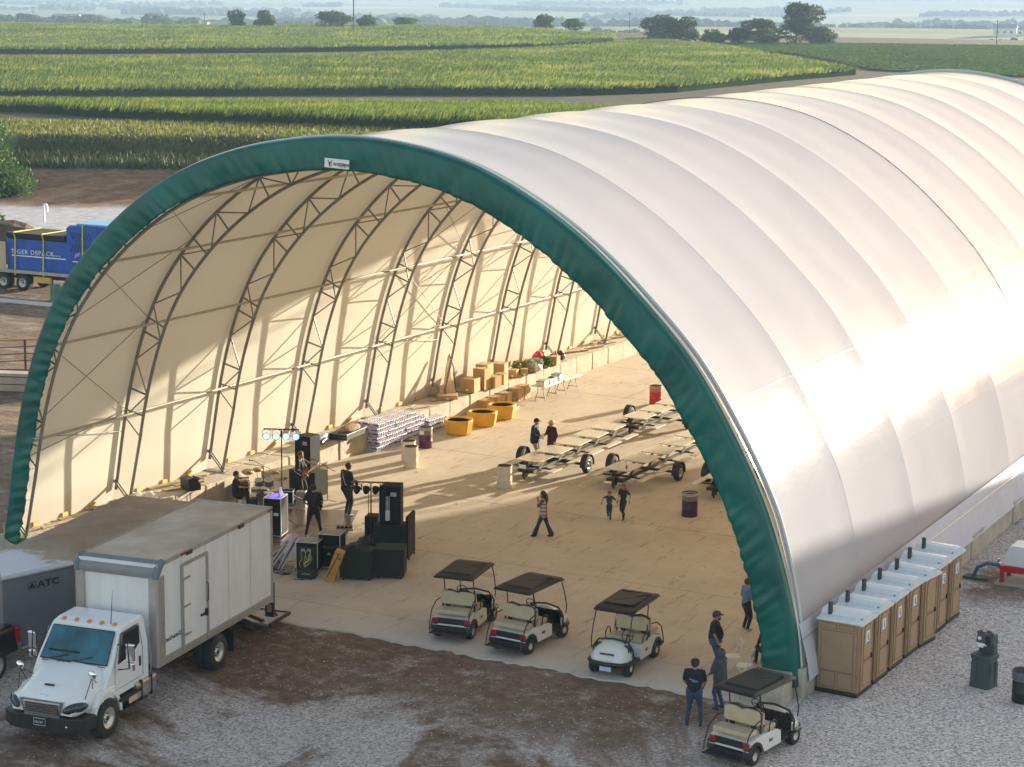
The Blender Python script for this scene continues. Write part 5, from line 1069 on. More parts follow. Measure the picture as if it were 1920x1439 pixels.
# rusty rail fence on the left, with a metal feed gate beyond
RST = mat('rusty_steel', (.12, .05, .025), .8, var=.35, scale=4); YT = mat('rail_yellow', (.45, .25, .06), .7, var=.2)
fe = empty('rail_fence', (-69.6, 79.0, 0), 0, 'rusty steel pipe fence on the left behind the shelter leg', 'fence')
pa = Vector((-3.6, -3.3, 0)); pb = Vector((4.2, 4.6, 0))
for k in range(5): p = pa.lerp(pb, k / 4); MB().box((p.x, p.y, .75), (.10, .10, 1.5), .8).build('post', RST, fe)
for z, r in ((1.5, .05), (1.15, .025), (.8, .025), (.45, .025)): MB().tube([pa + Vector((0, 0, z)), pb + Vector((0, 0, z))], r, 6).build('rail', YT if z > 1.4 else RST, fe)
fe2 = empty('rail_fence', (-65.5, 72.8, 0), 0, 'nearer rusty pipe fence with four rails at the left picture edge', 'fence')
for k in range(3): MB().box((-2.6 + 2.3 * k, -.9 + .9 * k, .75), (.09, .09, 1.5), .3).build('post', RST, fe2)
for z in (1.45, 1.1, .75, .4): MB().tube([(-2.9, -1.0, z), (2.3, 1.0, z)], .028, 6).build('rail', RST, fe2)
# bits behind: green post, white pipe, dirt heap, board
gp = empty('green_drum', (-83.0, 98.3, 0), 0, 'small green drum standing on the pale strip below the flatbed', 'drum'); MB().cyl((0, 0, 0), .32, .95, 16).build('body', mat('dull_green', (.08, .2, .13), .6), gp)
wp = empty('vent_pipe', (-111.2, 130.6, 0), 0, 'white bent vent pipe sticking out of the ground behind the blue machine', 'pipe'); MB().tube([(0, 0, 0), (0, 0, 1.2), (.08, 0, 1.4), (.26, 0, 1.4), (.34, 0, 1.2), (.34, 0, .8)], .09, 8).build('body', WLT, wp)
m = MB(); rnd = random.Random(12)
hp = empty('dirt_heap', (-97.5, 107.5, 0), 0, 'brown dirt heap at the left edge behind the blue tractor', 'dirt heap'); bmh = bmesh.new(); bmesh.ops.create_icosphere(bmh, subdivisions=4, radius=1)
for v in bmh.verts: n_ = noise.fractal(v.co * 1.7, 1, 2, 5); v.co = Vector((v.co.x * 5.8, v.co.y * 4.2, max(v.co.z, -.1) * 3.3)) * (1 + .22 * n_)
me = bpy.data.meshes.new('heap'); bmh.to_mesh(me); bmh.free(); me.materials.append(mat('heap_soil', (.09, .055, .035), .95, var=.4, scale=1.5, bump=1, bscale=3)); obj('soil', me, hp)
obj('weeds', crown_mesh([(1.5, 0, 3.3, .8, .5)], 200, .15, LEAFS['bright'], 91), hp)
sb = empty('concrete_strip', (-83.6, 96.6, 0), math.radians(1.5), 'long pale concrete strip on the dirt below the flatbed', 'kerb'); MB().box((0, 0, .03), (12, .9, .06)).build('strip', mat('strip_pale', (.6, .58, .56), .8), sb)
lg_ = empty('timber_beam', (-99, 113.8, 0), .1, 'pale timber beam behind the hopper of the blue machine', 'timber beam'); MB().box((2, 8, .4), (8, .4, .6)).build('beam', mat('beam_pale', (.42, .36, .27), .8), lg_)
bl = empty('sand_wall', (-66.5, 73.6, 0), .35, 'sunlit low concrete wall behind the nearer pipe fence', 'wall'); MB().box((0, 1.2, .45), (7.5, .7, .9)).build('wall', CB, bl)
# ---------------- things inside the shelter ----------------
Z = FLOOR
# yellow foam-rimmed tubs
YEL = mat('tub_yellow', (.66, .36, .015), .6, var=.12, scale=2, bump=.2, bscale=3); TIN = mat('tub_inside', (.025, .02, .018), .9, var=.4, scale=6)
def tub():
    t = empty('round_tub', (0, 0, 0), 0, 'x', 'tub', 'yellow tubs along the left wall')
    m = MB(); n = 10; vs = []
    prof = [(.50, 0, 0), (.56, .06, 0), (.64, .52, 0), (.64, .62, 0), (.56, .64, 0), (.50, .60, 1), (.46, .30, 1), (0, .30, 1)]
    for mi in (0, 1):
        m.mi = mi; ps = prof[:6] if mi == 0 else prof[5:]
        vs = [(r * 1.04 * math.cos(2 * PI * j / n + .2), r * .94 * math.sin(2 * PI * j / n + .2), z) for r, z, _ in ps for j in range(n)]
        m.add(vs, [(i * n + j, i * n + (j + 1) % n, (i + 1) * n + (j + 1) % n, (i + 1) * n + j) for i in range(len(ps) - 1) for j in range(n)])
    m.build('shell', [YEL, TIN], t)
    MB().tube([(.62 * math.cos(2 * PI * j / n + .2), .57 * math.sin(2 * PI * j / n + .2), .61) for j in range(n)], .045, 6, closed=True).build('rim', YEL, t); return t
tb_ = tub(); bpy.context.view_layer.update(); T_ = tree_of(tb_)
place(T_, (-43.2, 77.15, Z), 0, 'yellow tub nearest the camera of the three along the wall', first=True); place(T_, (-43.15, 79.2, Z), .4, 'middle yellow tub, with orange shaded side'); place(T_, (-43.15, 81.0, Z), .9, 'farthest yellow tub, in front of the cardboard boxes')
# shrink-wrapped water packs
PKW = bpy.data.materials.new('water_pack_wrap'); PKW.use_nodes = True; nt = PKW.node_tree; L = nt.links.new; b_ = nt.nodes['Principled BSDF']; b_.inputs['Roughness'].default_value = .25
tc = nd(nt, 'TexCoord'); wv = nd(nt, 'TexWave'); wv.inputs['Scale'].default_value = 4.6; wv.inputs['Distortion'].default_value = 1.2; mp_ = nd(nt, 'Mapping'); mp_.inputs['Rotation'].default_value = (0, 0, PI / 2); L(tc.outputs['Object'], mp_.inputs[0]); L(mp_.outputs[0], wv.inputs[0])
sz = nd(nt, 'SeparateXYZ'); L(tc.outputs['Object'], sz.inputs[0]); bandn = noise_(3, 3, .6, tc.outputs['Object']); bl_ = fmath('MULTIPLY', step(fmath('ABSOLUTE', fmath('SUBTRACT', sz.outputs['Z'], .105), 0), .035, .02), step(bandn, .38, .5))
base = mix(fmath('MULTIPLY', wv.outputs[1], .45), (.70, .68, .72), (.16, .15, .36)); L(mix(bl_, base, (.03, .03, .30)), b_.inputs['Base Color'])
m = MB(); 
for i in range(6):
    for j in range(4): m.tube([(-.20 + .133 * j, -.33 + .132 * i, z_) for z_ in (0, .12, .16, .19)], [.066, .066, .035, .03], 7)
m.box((0, 0, .09), (.43, .69, .15)); pk = m.mesh('water_pack', PKW)
wb_ = empty('pallet_wrap', (0, 0, 0)); bpy.data.objects.remove(wb_)
rnd = random.Random(3); cnt = 0
for lay in range(6):
    for i in range(5 if lay < 5 else 4):
        for d_ in range(2):
            o = obj('water_pack', pk, None, (-44.62 - .53 * d_ + rnd.uniform(-.03, .03), 72.75 + .79 * i + (.35 if lay % 2 else 0) * .4 + rnd.uniform(-.04, .04), Z + .195 * lay), rnd.uniform(-.05, .05))
            where = ['bottom', 'second', 'third', 'fourth', 'fifth', 'top'][lay] + ' layer'; col_ = ['nearest the camera', 'second column', 'third column', 'fourth column', 'farthest column'][i]
            tag(o, 'wrapped bottle pack, ' + where + ', ' + col_ + ', ' + ('front row' if d_ == 0 else 'back row'), 'bottle pack', 'stacked water bottle packs')
for lay in range(3):
    for i in range(2):
        o = obj('water_pack', pk, None, (-44.55, 76.9 + .79 * i, Z + .195 * lay), rnd.uniform(-.05, .05)); tag(o, 'bottle pack by the purple drum, ' + ['bottom', 'middle', 'top'][lay] + ' layer, ' + ['near', 'far'][i] + ' one', 'bottle pack', 'stacked water bottle packs')
# cardboard boxes
CBD = mat('cardboard', (.45, .29, .13), .8, var=.1, scale=3); TAPE = mat('tape', (.55, .42, .26), .4)
def carton(x, y, z, sx_, sy, sz_, rz, label):
    t = empty('cardboard_box', (x, y, z), rz, label, 'box', 'cardboard boxes by the left wall'); MB().box((0, 0, sz_ / 2), (sx_, sy, sz_)).build('body', CBD, t, bevel=.008)
    MB().box((0, 0, sz_ + .002), (.06, sy * 1.0, .006)).build('tape', TAPE, t); MB().box((0, -sy / 2 - .002, sz_ * .2), (.12, .006, .07)).build('label', WLT, t)
W9 = .93
for a in [(-44.6, 82.2, Z, .6, .62, .5, .1, 'closed carton on the floor behind the middle tub, left one'), (-44.55, 83.0, Z, .6, .7, .52, -.05, 'closed carton on the floor beside the farthest tub, right one'), (-44.6, 83.9, Z, .6, .62, .55, .15, 'carton on the floor right of the two behind the tubs'),
          (-45.2, 81.8, W9, .7, .75, .62, .1, 'tall carton on the wall top, leftmost, next to the hanging banner'), (-45.1, 82.7, W9, .6, .6, .95, .0, 'tallest stack carton in the middle of the wall top'), (-45.4, 83.5, W9, .6, .7, 1.0, .1, 'pale carton rising above the others at the back'), (-44.9, 83.4, W9, .6, .55, .5, -.1, 'lower open carton in front of the pale tall one'),
          (-44.85, 84.1, W9, .5, .5, .5, .08, 'small carton with a printed square, right of the open carton'), (-45.3, 84.8, W9, .65, .6, .85, .2, 'carton in shade at the right end of the stack'), (-44.5, 85.0, Z, .5, .6, .6, .0, 'carton standing on the floor against the wall, left of a twin'), (-44.5, 85.65, Z, .5, .6, .62, .05, 'carton standing on the floor against the wall, right of its twin'),
          (-45.2, 86.0, W9, .4, .45, .35, .2, 'small white sided carton on the wall top left of the flowers'), (-44.95, 86.6, W9, .35, .35, .32, .5, 'small brown carton on the wall top beside the white sided one'), (-45.3, 79.9, W9, .9, .7, .18, .5, 'flattened open carton lying on the wall top near a truss foot'), (-43.75, 83.1, Z, .55, .75, .1, .3, 'flat pale carton lying on the floor right of the farthest tub'),
          (-45.0, 89.9, W9, .4, .5, .42, .1, 'pale carton on the wall top right of the red balloons')]:
    carton(*a)
# black crate with cloth, blue bag, monitor wedge and planks on the wall top
t = empty('black_crate', (-44.9, 71.0, W9), .1, 'black open crate holding a brown blanket on the wall top left of the water packs', 'crate'); MB().box((0, 0, .12), (.8, 1.9, .24)).build('body', BLK, t, bevel=.01); MB().ball((0, .1, .28), (.34, .8, .16), 10, 6).build('blanket', mat('blanket_brown', (.28, .17, .10), .9, var=.4, scale=6, bump=.8), t)
t = empty('blue_bag', (-45.1, 69.4, W9), .3, 'blue and silver rolled bag lying on the wall top', 'bag'); MB().tube([(0, -.8, .14), (.02, -.3, .17), (-.02, .3, .18), (0, .75, .14)], [.10, .15, .16, .09], 10).build('body', mat('bag_blue', (.10, .18, .38), .35, col2=(.42, .48, .62), scale=5), t); MB().tube([(.15, -.8, .16), (.2, -.3, .22)], .08, 8).build('sleeve', BLK, t)
t = empty('floor_monitor', (-44.95, 60.35, W9), -.4, 'black wedge monitor speaker sitting on the wall top behind the drummer', 'speaker'); MB().prism([(-.25, 0), (.25, 0), (.25, .18), (0, .48), (-.25, .42)], -.3, .3, 'X').build('cabinet', BLK, t, bevel=.01); MB().box((0, .17, .31), (.5, .02, .30), R=Matrix.Rotation(-.7, 3, 'X')).build('grille', DGR, t)
t = empty('white_sheet', (-45.3, 57.9, W9), .5, 'crumpled white plastic sheet beside the second truss foot above the trailer', 'plastic sheet'); bmh = bmesh.new(); bmesh.ops.create_icosphere(bmh, subdivisions=3, radius=.5)
for v in bmh.verts: v.co *= 1 + .5 * noise.noise(v.co * 4); v.co.z = abs(v.co.z) * .7; v.co.y *= 1.5
me = bpy.data.meshes.new('sheet'); bmh.to_mesh(me); bmh.free(); me.materials.append(mat('sheet_white', (.7, .66, .62), .5)); obj('sheet', me, t)
# hanging printed banner flag
t = empty('flag_banner', (-45.5, 81.0, W9), 0, 'tall faded printed banner drooping from a green pole beside the cardboard boxes', 'banner'); MB().tube([(0, 0, 0), (-.05, -.1, 1.2), (-.15, -.35, 1.85), (-.1, -.25, 1.2)][:3], .03, 6).build('pole', mat('pole_green', (.08, .11, .03), .6), t)
m = MB(); pts = [(-.15, -.35, 1.8), (-.1, -.30, 1.3), (.0, -.22, .7), (.05, -.1, .1)]; pts2 = [(-.16, -.38, 1.8), (-.2, -.75, 1.2), (-.2, -1.15, .6), (-.1, -1.4, .0)]
vs = [Vector(p).lerp(Vector(q), k / 4) + Vector((.06 * math.sin(k * 2.2), 0, 0)) for p, q in zip(pts, pts2) for k in range(5)]; m.add(vs, [(i * 5 + j, i * 5 + j + 1, (i + 1) * 5 + j + 1, (i + 1) * 5 + j) for i in range(3) for j in range(4)], True); m.build('cloth', mat('banner_print', (.62, .42, .38), .8, col2=(.85, .65, .38), scale=2.5, trans=.3), t)
# potted flowers, balloons and bags on the wall top
def blob(name, x, y, z, r, m_, label, cat, seed=0, n_leaf=0):
    t = empty(name, (x, y, z), 0, label, cat)
    if n_leaf: obj('foliage', crown_mesh([(0, 0, r[2], r[0], r[2])], n_leaf, .07, m_, seed), t); MB().cyl((0, 0, 0), r[0] * .5, r[2] * .5, 12, r[0] * .6).build('pot', CBD, t)
    else:
        bmh = bmesh.new(); bmesh.ops.create_icosphere(bmh, subdivisions=3, radius=1)
        for v in bmh.verts: n_ = 1 + .25 * noise.noise(v.co * 2.5 + Vector((seed, 0, 0))); v.co = Vector((v.co.x * r[0] * n_, v.co.y * r[1] * n_, max(0, (v.co.z + .6) * r[2] * n_)))
        me = bpy.data.meshes.new('bag'); bmh.to_mesh(me); bmh.free(); me.materials.append(m_); obj('body', me, t)
FLW = leafmat('flower_white', (.10, .16, .05), (.45, .46, .38), (.75, .74, .7), 8, .2); FLR = mat('foil_red', (.62, .03, .04), .3, var=.3, scale=4); FLY = leafmat('plant_yellow', (.12, .18, .03), (.25, .3, .04), (.5, .45, .08), 6, .3)
blob('potted_plant', -45.45, 87.0, W9, (.36, .4, .30), FLY, 'yellow green potted plant left of the white flowers', 'plant', 1, 500)
blob('potted_plant', -45.15, 87.5, W9, (.34, .34, .32), FLW, 'speckled white flower pot in the middle of the wall top gifts', 'plant', 2, 600); blob('potted_plant', -45.1, 88.2, W9, (.3, .3, .28), FLW, 'second white flower pot beside the speckled one', 'plant', 3, 400)
blob('potted_plant', -45.0, 88.9, W9, (.26, .26, .28), LEAFS['bright'], 'small dark green leafy plant in front of the red foil', 'plant', 4, 400); blob('potted_plant', -45.3, 89.3, W9, (.36, .36, .26), FLY, 'yellow flowered box plant beneath the red foil', 'plant', 5, 400)
blob('foil_balloon', -45.5, 89.2, W9 + .25, (.30, .36, .28), FLR, 'bright red foil bundle on the wall top behind the plants', 'balloon', 6); blob('gift_bag', -45.4, 90.6, W9, (.25, .3, .25), mat('dark_red', (.2, .01, .03), .6), 'dark red bag on the wall top right of the red foil', 'bag', 7)
blob('white_bag', -44.9, 87.9, W9, (.22, .3, .2), mat('bag_white', (.65, .62, .58), .5), 'white plastic bag at the wall edge below the flowers', 'bag', 8); blob('black_bag', -45.3, 91.2, W9, (.18, .2, .3), BLK, 'small black bag next to a pale box by the truss foot', 'bag', 9)
# folding tables
TTOP = mat('table_white', (.70, .68, .64), .4, var=.03)
def folding_table(x, y, rz, label):
    t = empty('folding_table', (x, y, Z), rz, label, 'table', 'white folding tables'); MB().box((0, 0, .735), (.76, 1.83, .04)).build('table_top', TTOP, t, bevel=.01)
    for s_ in (-1, 1):
        m = MB(); [m.tube([(sx_ * .30, s_ * .62, 0), (sx_ * .22, s_ * .62, .25), (sx_ * .13, s_ * .62, .45), (sx_ * .16, s_ * .62, .72)], .014, 6) for sx_ in (-1, 1)]; m.tube([(-.24, s_ * .62, .2), (.24, s_ * .62, .2)], .012, 6); m.tube([(0, s_ * .62, .5), (0, s_ * .2, .71)], .01, 5); m.build('leg', BLK, t)
folding_table(-43.4, 85.9, 0, 'white folding table carrying containers, nearer the camera'); folding_table(-43.35, 87.95, -.02, 'emptier white folding table beyond the one with containers')
PLW = mat('container_white', (.62, .58, .56), .5)
def tray(x, y, label, col, sx_=.42, sy=.5, sz_=.2, lid=True):
    t = empty('food_container', (x, y, Z + .756), .1, label, 'container', 'containers on the folding tables'); MB().box((0, 0, sz_ / 2), (sx_, sy, sz_)).build('body', PLW, t, bevel=.015); MB().box((0, 0, sz_ + .02), (sx_ * 1.05, sy * 1.04, .04)).build('lid', col, t, bevel=.01) if lid else MB().ball((0, 0, sz_), (sx_ * .4, sy * .42, .08), 9, 5).build('contents', col, t)
tray(-43.35, 85.35, 'grey lidded container at the near end of the folding table', mat('lid_grey', (.3, .28, .27), .5)); tray(-43.35, 85.95, 'round white container in the middle of the folding table', PLW, .36, .36, .16); tray(-43.4, 86.4, 'container heaped with dark items on the folding table', mat('dark_heap', (.10, .06, .05), .8, var=.5, scale=9), .42, .42, .18, False); tray(-43.5, 87.2, 'tray with dark contents and blue band on the farther table', mat('lid_blue', (.10, .22, .3), .5), .45, .5, .2)

# ---- trailers carrying a line of table tops with bench planks ----
MT = mat('trailer_frame_black', (.012, .012, .012), .5); TT = mat('table_top_cream', (.62, .57, .48), .35, var=.05, scale=2); TTD = mat('table_top_print', (.30, .24, .17), .25, col2=(.62, .55, .42), scale=7); BNC = mat('bench_plank', (.60, .56, .48), .5, var=.06)
def table_trailer(x, y, rz, n, axle, label, first_dark=False, num=None):
    t = empty('table_trailer', (x, y, Z), rz, label, 'trailer', 'long trailers with table tops'); Lh = 1.72 * n
    m = MB(); [m.box((s_ * .28, Lh / 2 + .1, .42), (.07, Lh, .10)) for s_ in (-1, 1)]; [m.box((0, .5 + 1.72 * k + .2, .40), (1.0, .07, .07)) for k in range(n)]; m.build('frame', MT, t)
    for k in range(n):
        yc = .55 + 1.72 * k; tm__ = TTD if (first_dark and k == 0) else TT
        tp = MB().prism([(-.55, -.60), (-.44, -.66), (.44, -.66), (.55, -.60), (.55, .60), (.44, .66), (-.44, .66), (-.55, .60)], .78, .815, 'Z').build('table_top', tm__, t, loc=(0, yc, 0))
        for sx_ in (-1, 1): MB().prism([(-.40, .42), (-.14, .42), (.46, .77), (.2, .77)], sx_ * .33 - .012, sx_ * .33 + .012, 'X').tube([(sx_ * .345, -.3, .5), (sx_ * .335, .2, .76)], .02, 5).build('table_bracket', MT, t, loc=(0, yc, 0))
        for s_ in (-1, 1):
            MB().box((s_ * .98, yc, .46), (.27, 1.3, .035)).build('bench', BNC, t); MB().box((s_ * .65, yc, .42), (.62, .05, .05)).build('bench_arm', MT, t)
    ya = axle; MB().box((0, ya, .33), (2.6, .09, .09)).build('axle', MT, t)
    for s_ in (-1, 1):
        wheel('wheel', t, s_ * 1.42, ya, .34, .20, .19, s_, 22)
        q = [(ya + .43 * math.cos(a), .34 + .43 * math.sin(a)) for a in [PI * (i - .5) / 9 for i in range(11)]] + [(ya + .40 * math.cos(a), .34 + .40 * math.sin(a)) for a in [PI * (9.5 - i) / 9 for i in range(11)]]
        fd = MB().prism(q, s_ * 1.30, s_ * 1.55, 'X').build('fender', MT, t)
        if num and s_ == -1: text('number', num, .26, mat('number_blue', (.06, .16, .6), .5), t, (-1.52, ya - .40, .42), (PI / 2 - .35, 0, 0), .004, bold=.006)
    m = MB(); m.box((0, -.1, .42), (.7, .3, .12)); m.box((0, -.28, .34), (.10, .3, .24)); m.tube([(0, -.35, .12), (0, -.35, .42)], .04, 8); m.build('coupler', MT, t)
    return t
TA = table_trailer(-36.62, 71.0, .01, 5, 2.35, 'table trailer beside the talking couple, with a shiny printed first table', True)
MB().box((-.12, -.27, .60), (.3, .02, .15)).build('number_plate', WLT, TA)
table_trailer(-36.5, 80.6, -.01, 4, 2.6, 'far table trailer parked behind the first one, in front of the red drum')
TB2 = table_trailer(-32.95, 71.35, .0, 5, 2.6, 'table trailer numbered 4 with white tops and bottles, in the middle of the floor', False, '4')
table_trailer(-29.05, 71.9, .0, 4, 2.5, 'table trailer numbered 2, mostly hidden behind the right side of the green fascia', False, '2')
for i, (x, y) in enumerate([(-33.1, 71.75), (-32.7, 71.62)]):
    t = empty('drink_can', (x, y, Z + .815), 0, ['clear drink bottle on the first table top of the numbered trailer, left one', 'dark drink can on the first table top of the numbered trailer, right one'][i], 'drink'); MB().cyl((0, 0, 0), .034, .13, 10).build('body', [WLT, DGR][i], t)

# ---------------- stage gear ----------------
CASE = mat('road_case_black', (.009, .009, .012), .65, var=.3, scale=3, spec=.2); EDG = mat('case_edge_aluminium', (.55, .55, .57), .45, .15); SPK = mat('speaker_black', (.010, .011, .013), .75, spec=.2); FELT = mat('speaker_carpet', (.014, .020, .015), .95, bump=.4, bscale=30); ORG = mat('case_orange', (.50, .24, .04), .5, var=.15)
def case(x, y, z, w_, d, h, rz, label, name='road_case', m_=CASE, casters=True, cat='case', tilt=None, top=None):
    t = empty(name, (x, y, z), rz, label, cat); c = .09 if casters else 0
    b_ = MB().box((0, 0, c + (h - c) / 2), (w_, d, h - c)).build('body', m_, t, bevel=.01)
    m = MB(); e = .022
    for a in (-1, 1):
        for b2 in (-1, 1):
            m.box((a * (w_ / 2), b2 * (d / 2), c + (h - c) / 2), (e, e, h - c)); m.box((0, a * d / 2, c if b2 < 0 else h), (w_, e, e)); m.box((a * w_ / 2, 0, c if b2 < 0 else h), (e, d, e))
    if m_ is CASE: m.build('edge_trim', EDG, t)
    if casters:
        for a in (-1, 1):
            for b2 in (-1, 1): MB().cyl((a * w_ * .4 - .02, b2 * d * .4, .045), .045, .04, 10, axis='X').build('caster', RUB, t)
    if top: MB().box((0, 0, h + .004), (w_ * .9, d * .9, .008)).build('top_panel', top, t)
    if tilt: t.rotation_euler = (tilt[0], tilt[1], rz)
    return t
WOODT = mat('case_top_brown', (.10, .075, .055), .35); PURT = mat('case_top_mauve', (.16, .13, .15), .35)
SA_ = .55
r1 = case(-40.45, 59.2, Z, .62, .75, 1.42, .28, 'tall black rack case with silver edges and two pale labels next to the box truck', top=mat('case_top_violet', (.12, .10, .26), .4))
for x in (-.14, .14): MB().box((x, -.385, .86), (.17, .02, .10)).build('pale_label', mat('label_blue_white', (.45, .62, .70), .5), r1)
m = MB(); m.box((.16, .05, 1.56), (.03, .38, .30), R=Matrix.Rotation(-.25, 3, 'Y')); m.build('open_laptop', DGR, r1)
c2 = case(-36.95, 56.0, Z, .72, .62, 1.05, .30, 'open rack case with yellow and white cables spilling out of its front', top=PURT)
m = MB(); rnd = random.Random(6)
for k in range(9): x = rnd.uniform(-.24, .24); m.tube([(x, -.32, .70 + rnd.uniform(-.15, .14)), (x + rnd.uniform(-.1, .1), -.40, .55 + rnd.uniform(-.1, .05)), (x * .6 + rnd.uniform(-.12, .06), -.42, .36), (rnd.uniform(-.2, .05), -.45, .20), (-.22 - k * .03, -.55, .03)], .008, 5)
o = m.build('cables', mat('cable_yellow', (.55, .50, .20), .5), c2); o['kind'] = 'stuff'; m = MB(); [m.box((-.12 + .2 * k, -.318, .80), (.13, .03, .09)) for k in range(2)]; m.build('socket_panel', mat('panel_grey', (.25, .33, .42), .4), c2); MB().box((0, -.315, .55), (.58, .02, .72)).build('rack_opening', BLK, c2)
c3 = case(-36.55, 56.75, Z, .74, .66, 1.20, .28, 'taller black rack case behind and right of the one with cables', top=WOODT)
MB().tube([(-.36, -.34, .80), (0, -.36, .76), (.36, -.34, .80)], .05, 8).build('rolled_cover', BLK, c3); MB().cyl((.0, -.36, .55), .05, .03, 12, axis='Y').build('round_badge', mat('badge_grey', (.3, .25, .25), .5), c3)
case(-35.15, 56.1, Z, 1.06, .70, 1.0, .38, 'long dark green black carpeted case with a camera bag on top', 'carpeted_case', FELT); case(-34.35, 56.85, Z, .98, .85, 1.0, .42, 'dark carpeted case with rubber casters right of the one with a bag', 'carpeted_case', FELT)
blob('camera_bag', -35.15, 55.95, Z + 1.0, (.26, .18, .15), BLK, 'soft black bag lying on the left carpeted case', 'bag', 11)
blob('round_bag', -36.55, 58.9, Z + .0, (.36, .32, .36), BLK, 'round black drum bag on the floor behind the carpeted cases', 'bag', 12); MB().box((.1, -.33, .2), (.12, .02, .03)).build('tag', WLT, [o for o in bpy.data.objects if o.name.startswith('round_bag')][0])
# leaning lids and orange case
for i, (x, y, lb) in enumerate([(-38.35, 55.7, 'leftmost silver edged case lid leaning at an angle by the truck'), (-38.05, 55.95, 'second silver edged case lid leaning on the first'), (-37.55, 56.15, 'third silver edged case lid, leaning separately against the rack case')]):
    t = empty('case_lid', (x, y, Z), .45, lb, 'case lid', 'leaning case lids'); R_ = Matrix.Rotation(.62 - .12 * i, 3, 'Y'); m = MB(); m.box(R_ @ Vector((0, 0, .52)), (.08, .66, 1.04), R=R_); m.build('panel', WOODT if i < 2 else CASE, t)
    m = MB()
    for a in (-.31, .31): m.box(R_ @ Vector((.05, a, .52)), (.045, .045, 1.06), R=R_); m.box(R_ @ Vector((-.05, a, .52)), (.045, .045, 1.06), R=R_)
    for zz in (0, 1.04): m.box(R_ @ Vector((.05, 0, zz)), (.03, .62, .03), R=R_)
    m.build('edge_trim', EDG, t)
t = empty('keyboard_case', (-35.75, 55.35, Z), .35, 'orange tweed case leaning against the carpeted case', 'case'); R_ = Matrix.Rotation(.35, 3, 'Y'); MB().box(R_ @ Vector((.0, 0, .55)), (.30, .36, 1.1), R=R_).build('body', ORG, t, bevel=.02); MB().tube([R_ @ Vector((.0, -.19, 1.05)), R_ @ Vector((-.05, -.2, .6)), R_ @ Vector((-.1, -.19, .15))], .014, 5).build('strap', BLK, t); MB().tube([R_ @ Vector((.03, -.19, .85)), R_ @ Vector((.05, -.24, .9)), R_ @ Vector((.11, -.24, .9)), R_ @ Vector((.12, -.19, .85))], .015, 5).build('handle', BLK, t)
t = empty('tool_case', (-36.6, 55.35, Z), .3, 'small dark green plastic tool case on the floor under the cables', 'case'); MB().box((0, 0, .14), (.6, .42, .28)).build('body', mat('green_black', (.01, .03, .028), .4), t, bevel=.03); MB().box((.0, -.215, .17), (.3, .02, .03)).build('latch', CHR, t)
# speaker stacks
def speaker_stack(x, y, rz, label_sub, label_top, ws, hs, hb):
    s1 = empty('subwoofer', (x, y, Z), rz, label_sub, 'speaker'); MB().box((0, 0, hs / 2 + .04), (ws, .75, hs)).build('cabinet', FELT, s1, bevel=.015); MB().box((0, .38, hs / 2 + .04), (ws * .9, .02, hs * .88)).build('grille', DGR, s1)
    for a in (-1, 1): MB().cyl((a * ws * .4, -.3, .04), .04, .05, 8, axis='X').build('caster', RUB, s1)
    s2 = empty('loudspeaker', (x, y, Z + hs + .05), rz, label_top, 'speaker'); m = MB(); m.prism([(-.37, -.33), (.37, -.33), (.30, .36), (-.30, .36)], 0, hb, 'Z'); m.build('cabinet', SPK, s2, bevel=.02); MB().box((0, .365, hb / 2), (.54, .02, hb * .9)).build('grille', DGR, s2)
    MB().box((.12, -.336, hb * .80), (.20, .012, .13)).build('maker_plate', mat('plate_grey', (.32, .34, .36), .4), s2); text('plate_lettering', 'JBL', .075, BLK, s2, (.05, -.344, hb * .80 - .03), (PI / 2, 0, 0), .002)
    MB().tube([(-.375, -.3, .1), (-.375, -.3, hb - .1)], .012, 5).build('edge_strip', EDG, s2); return s1, s2
sl_, tl_2 = speaker_stack(-42.75, 64.75, -.1, 'wide dark green black subwoofer behind the left guitarist', 'tall black loudspeaker on the subwoofer by the wall, left stack', 1.25, .95, 1.32)
sr_, tr_2 = speaker_stack(-35.55, 58.95, .30, 'green black subwoofer under the right loudspeaker, beyond the carpeted cases', 'tall black loudspeaker on the right stack below the unlit stage lights', 1.15, 1.10, 1.34)
m = MB(); [m.tube([(-.12 + .05 * k, -.345, 1.0), (-.12 + .05 * k, -.35, .5)], .012, 5) for k in range(3)]; m.box((-.06, -.38, .35), (.14, .10, .34)); m.build('power_box', mat('box_pale', (.5, .5, .5), .4), tr_2)
t = case(-36.7, 59.55, Z, .42, .55, 1.15, .3, 'narrow black amplifier case left of the right speaker stack', 'amplifier_case', SPK, False); t = case(-34.72, 58.75, Z + .12, .10, 1.0, 1.5, .3, 'upright black panel beside the right speaker stack, standing on casters', 'flight_case', SPK, True)
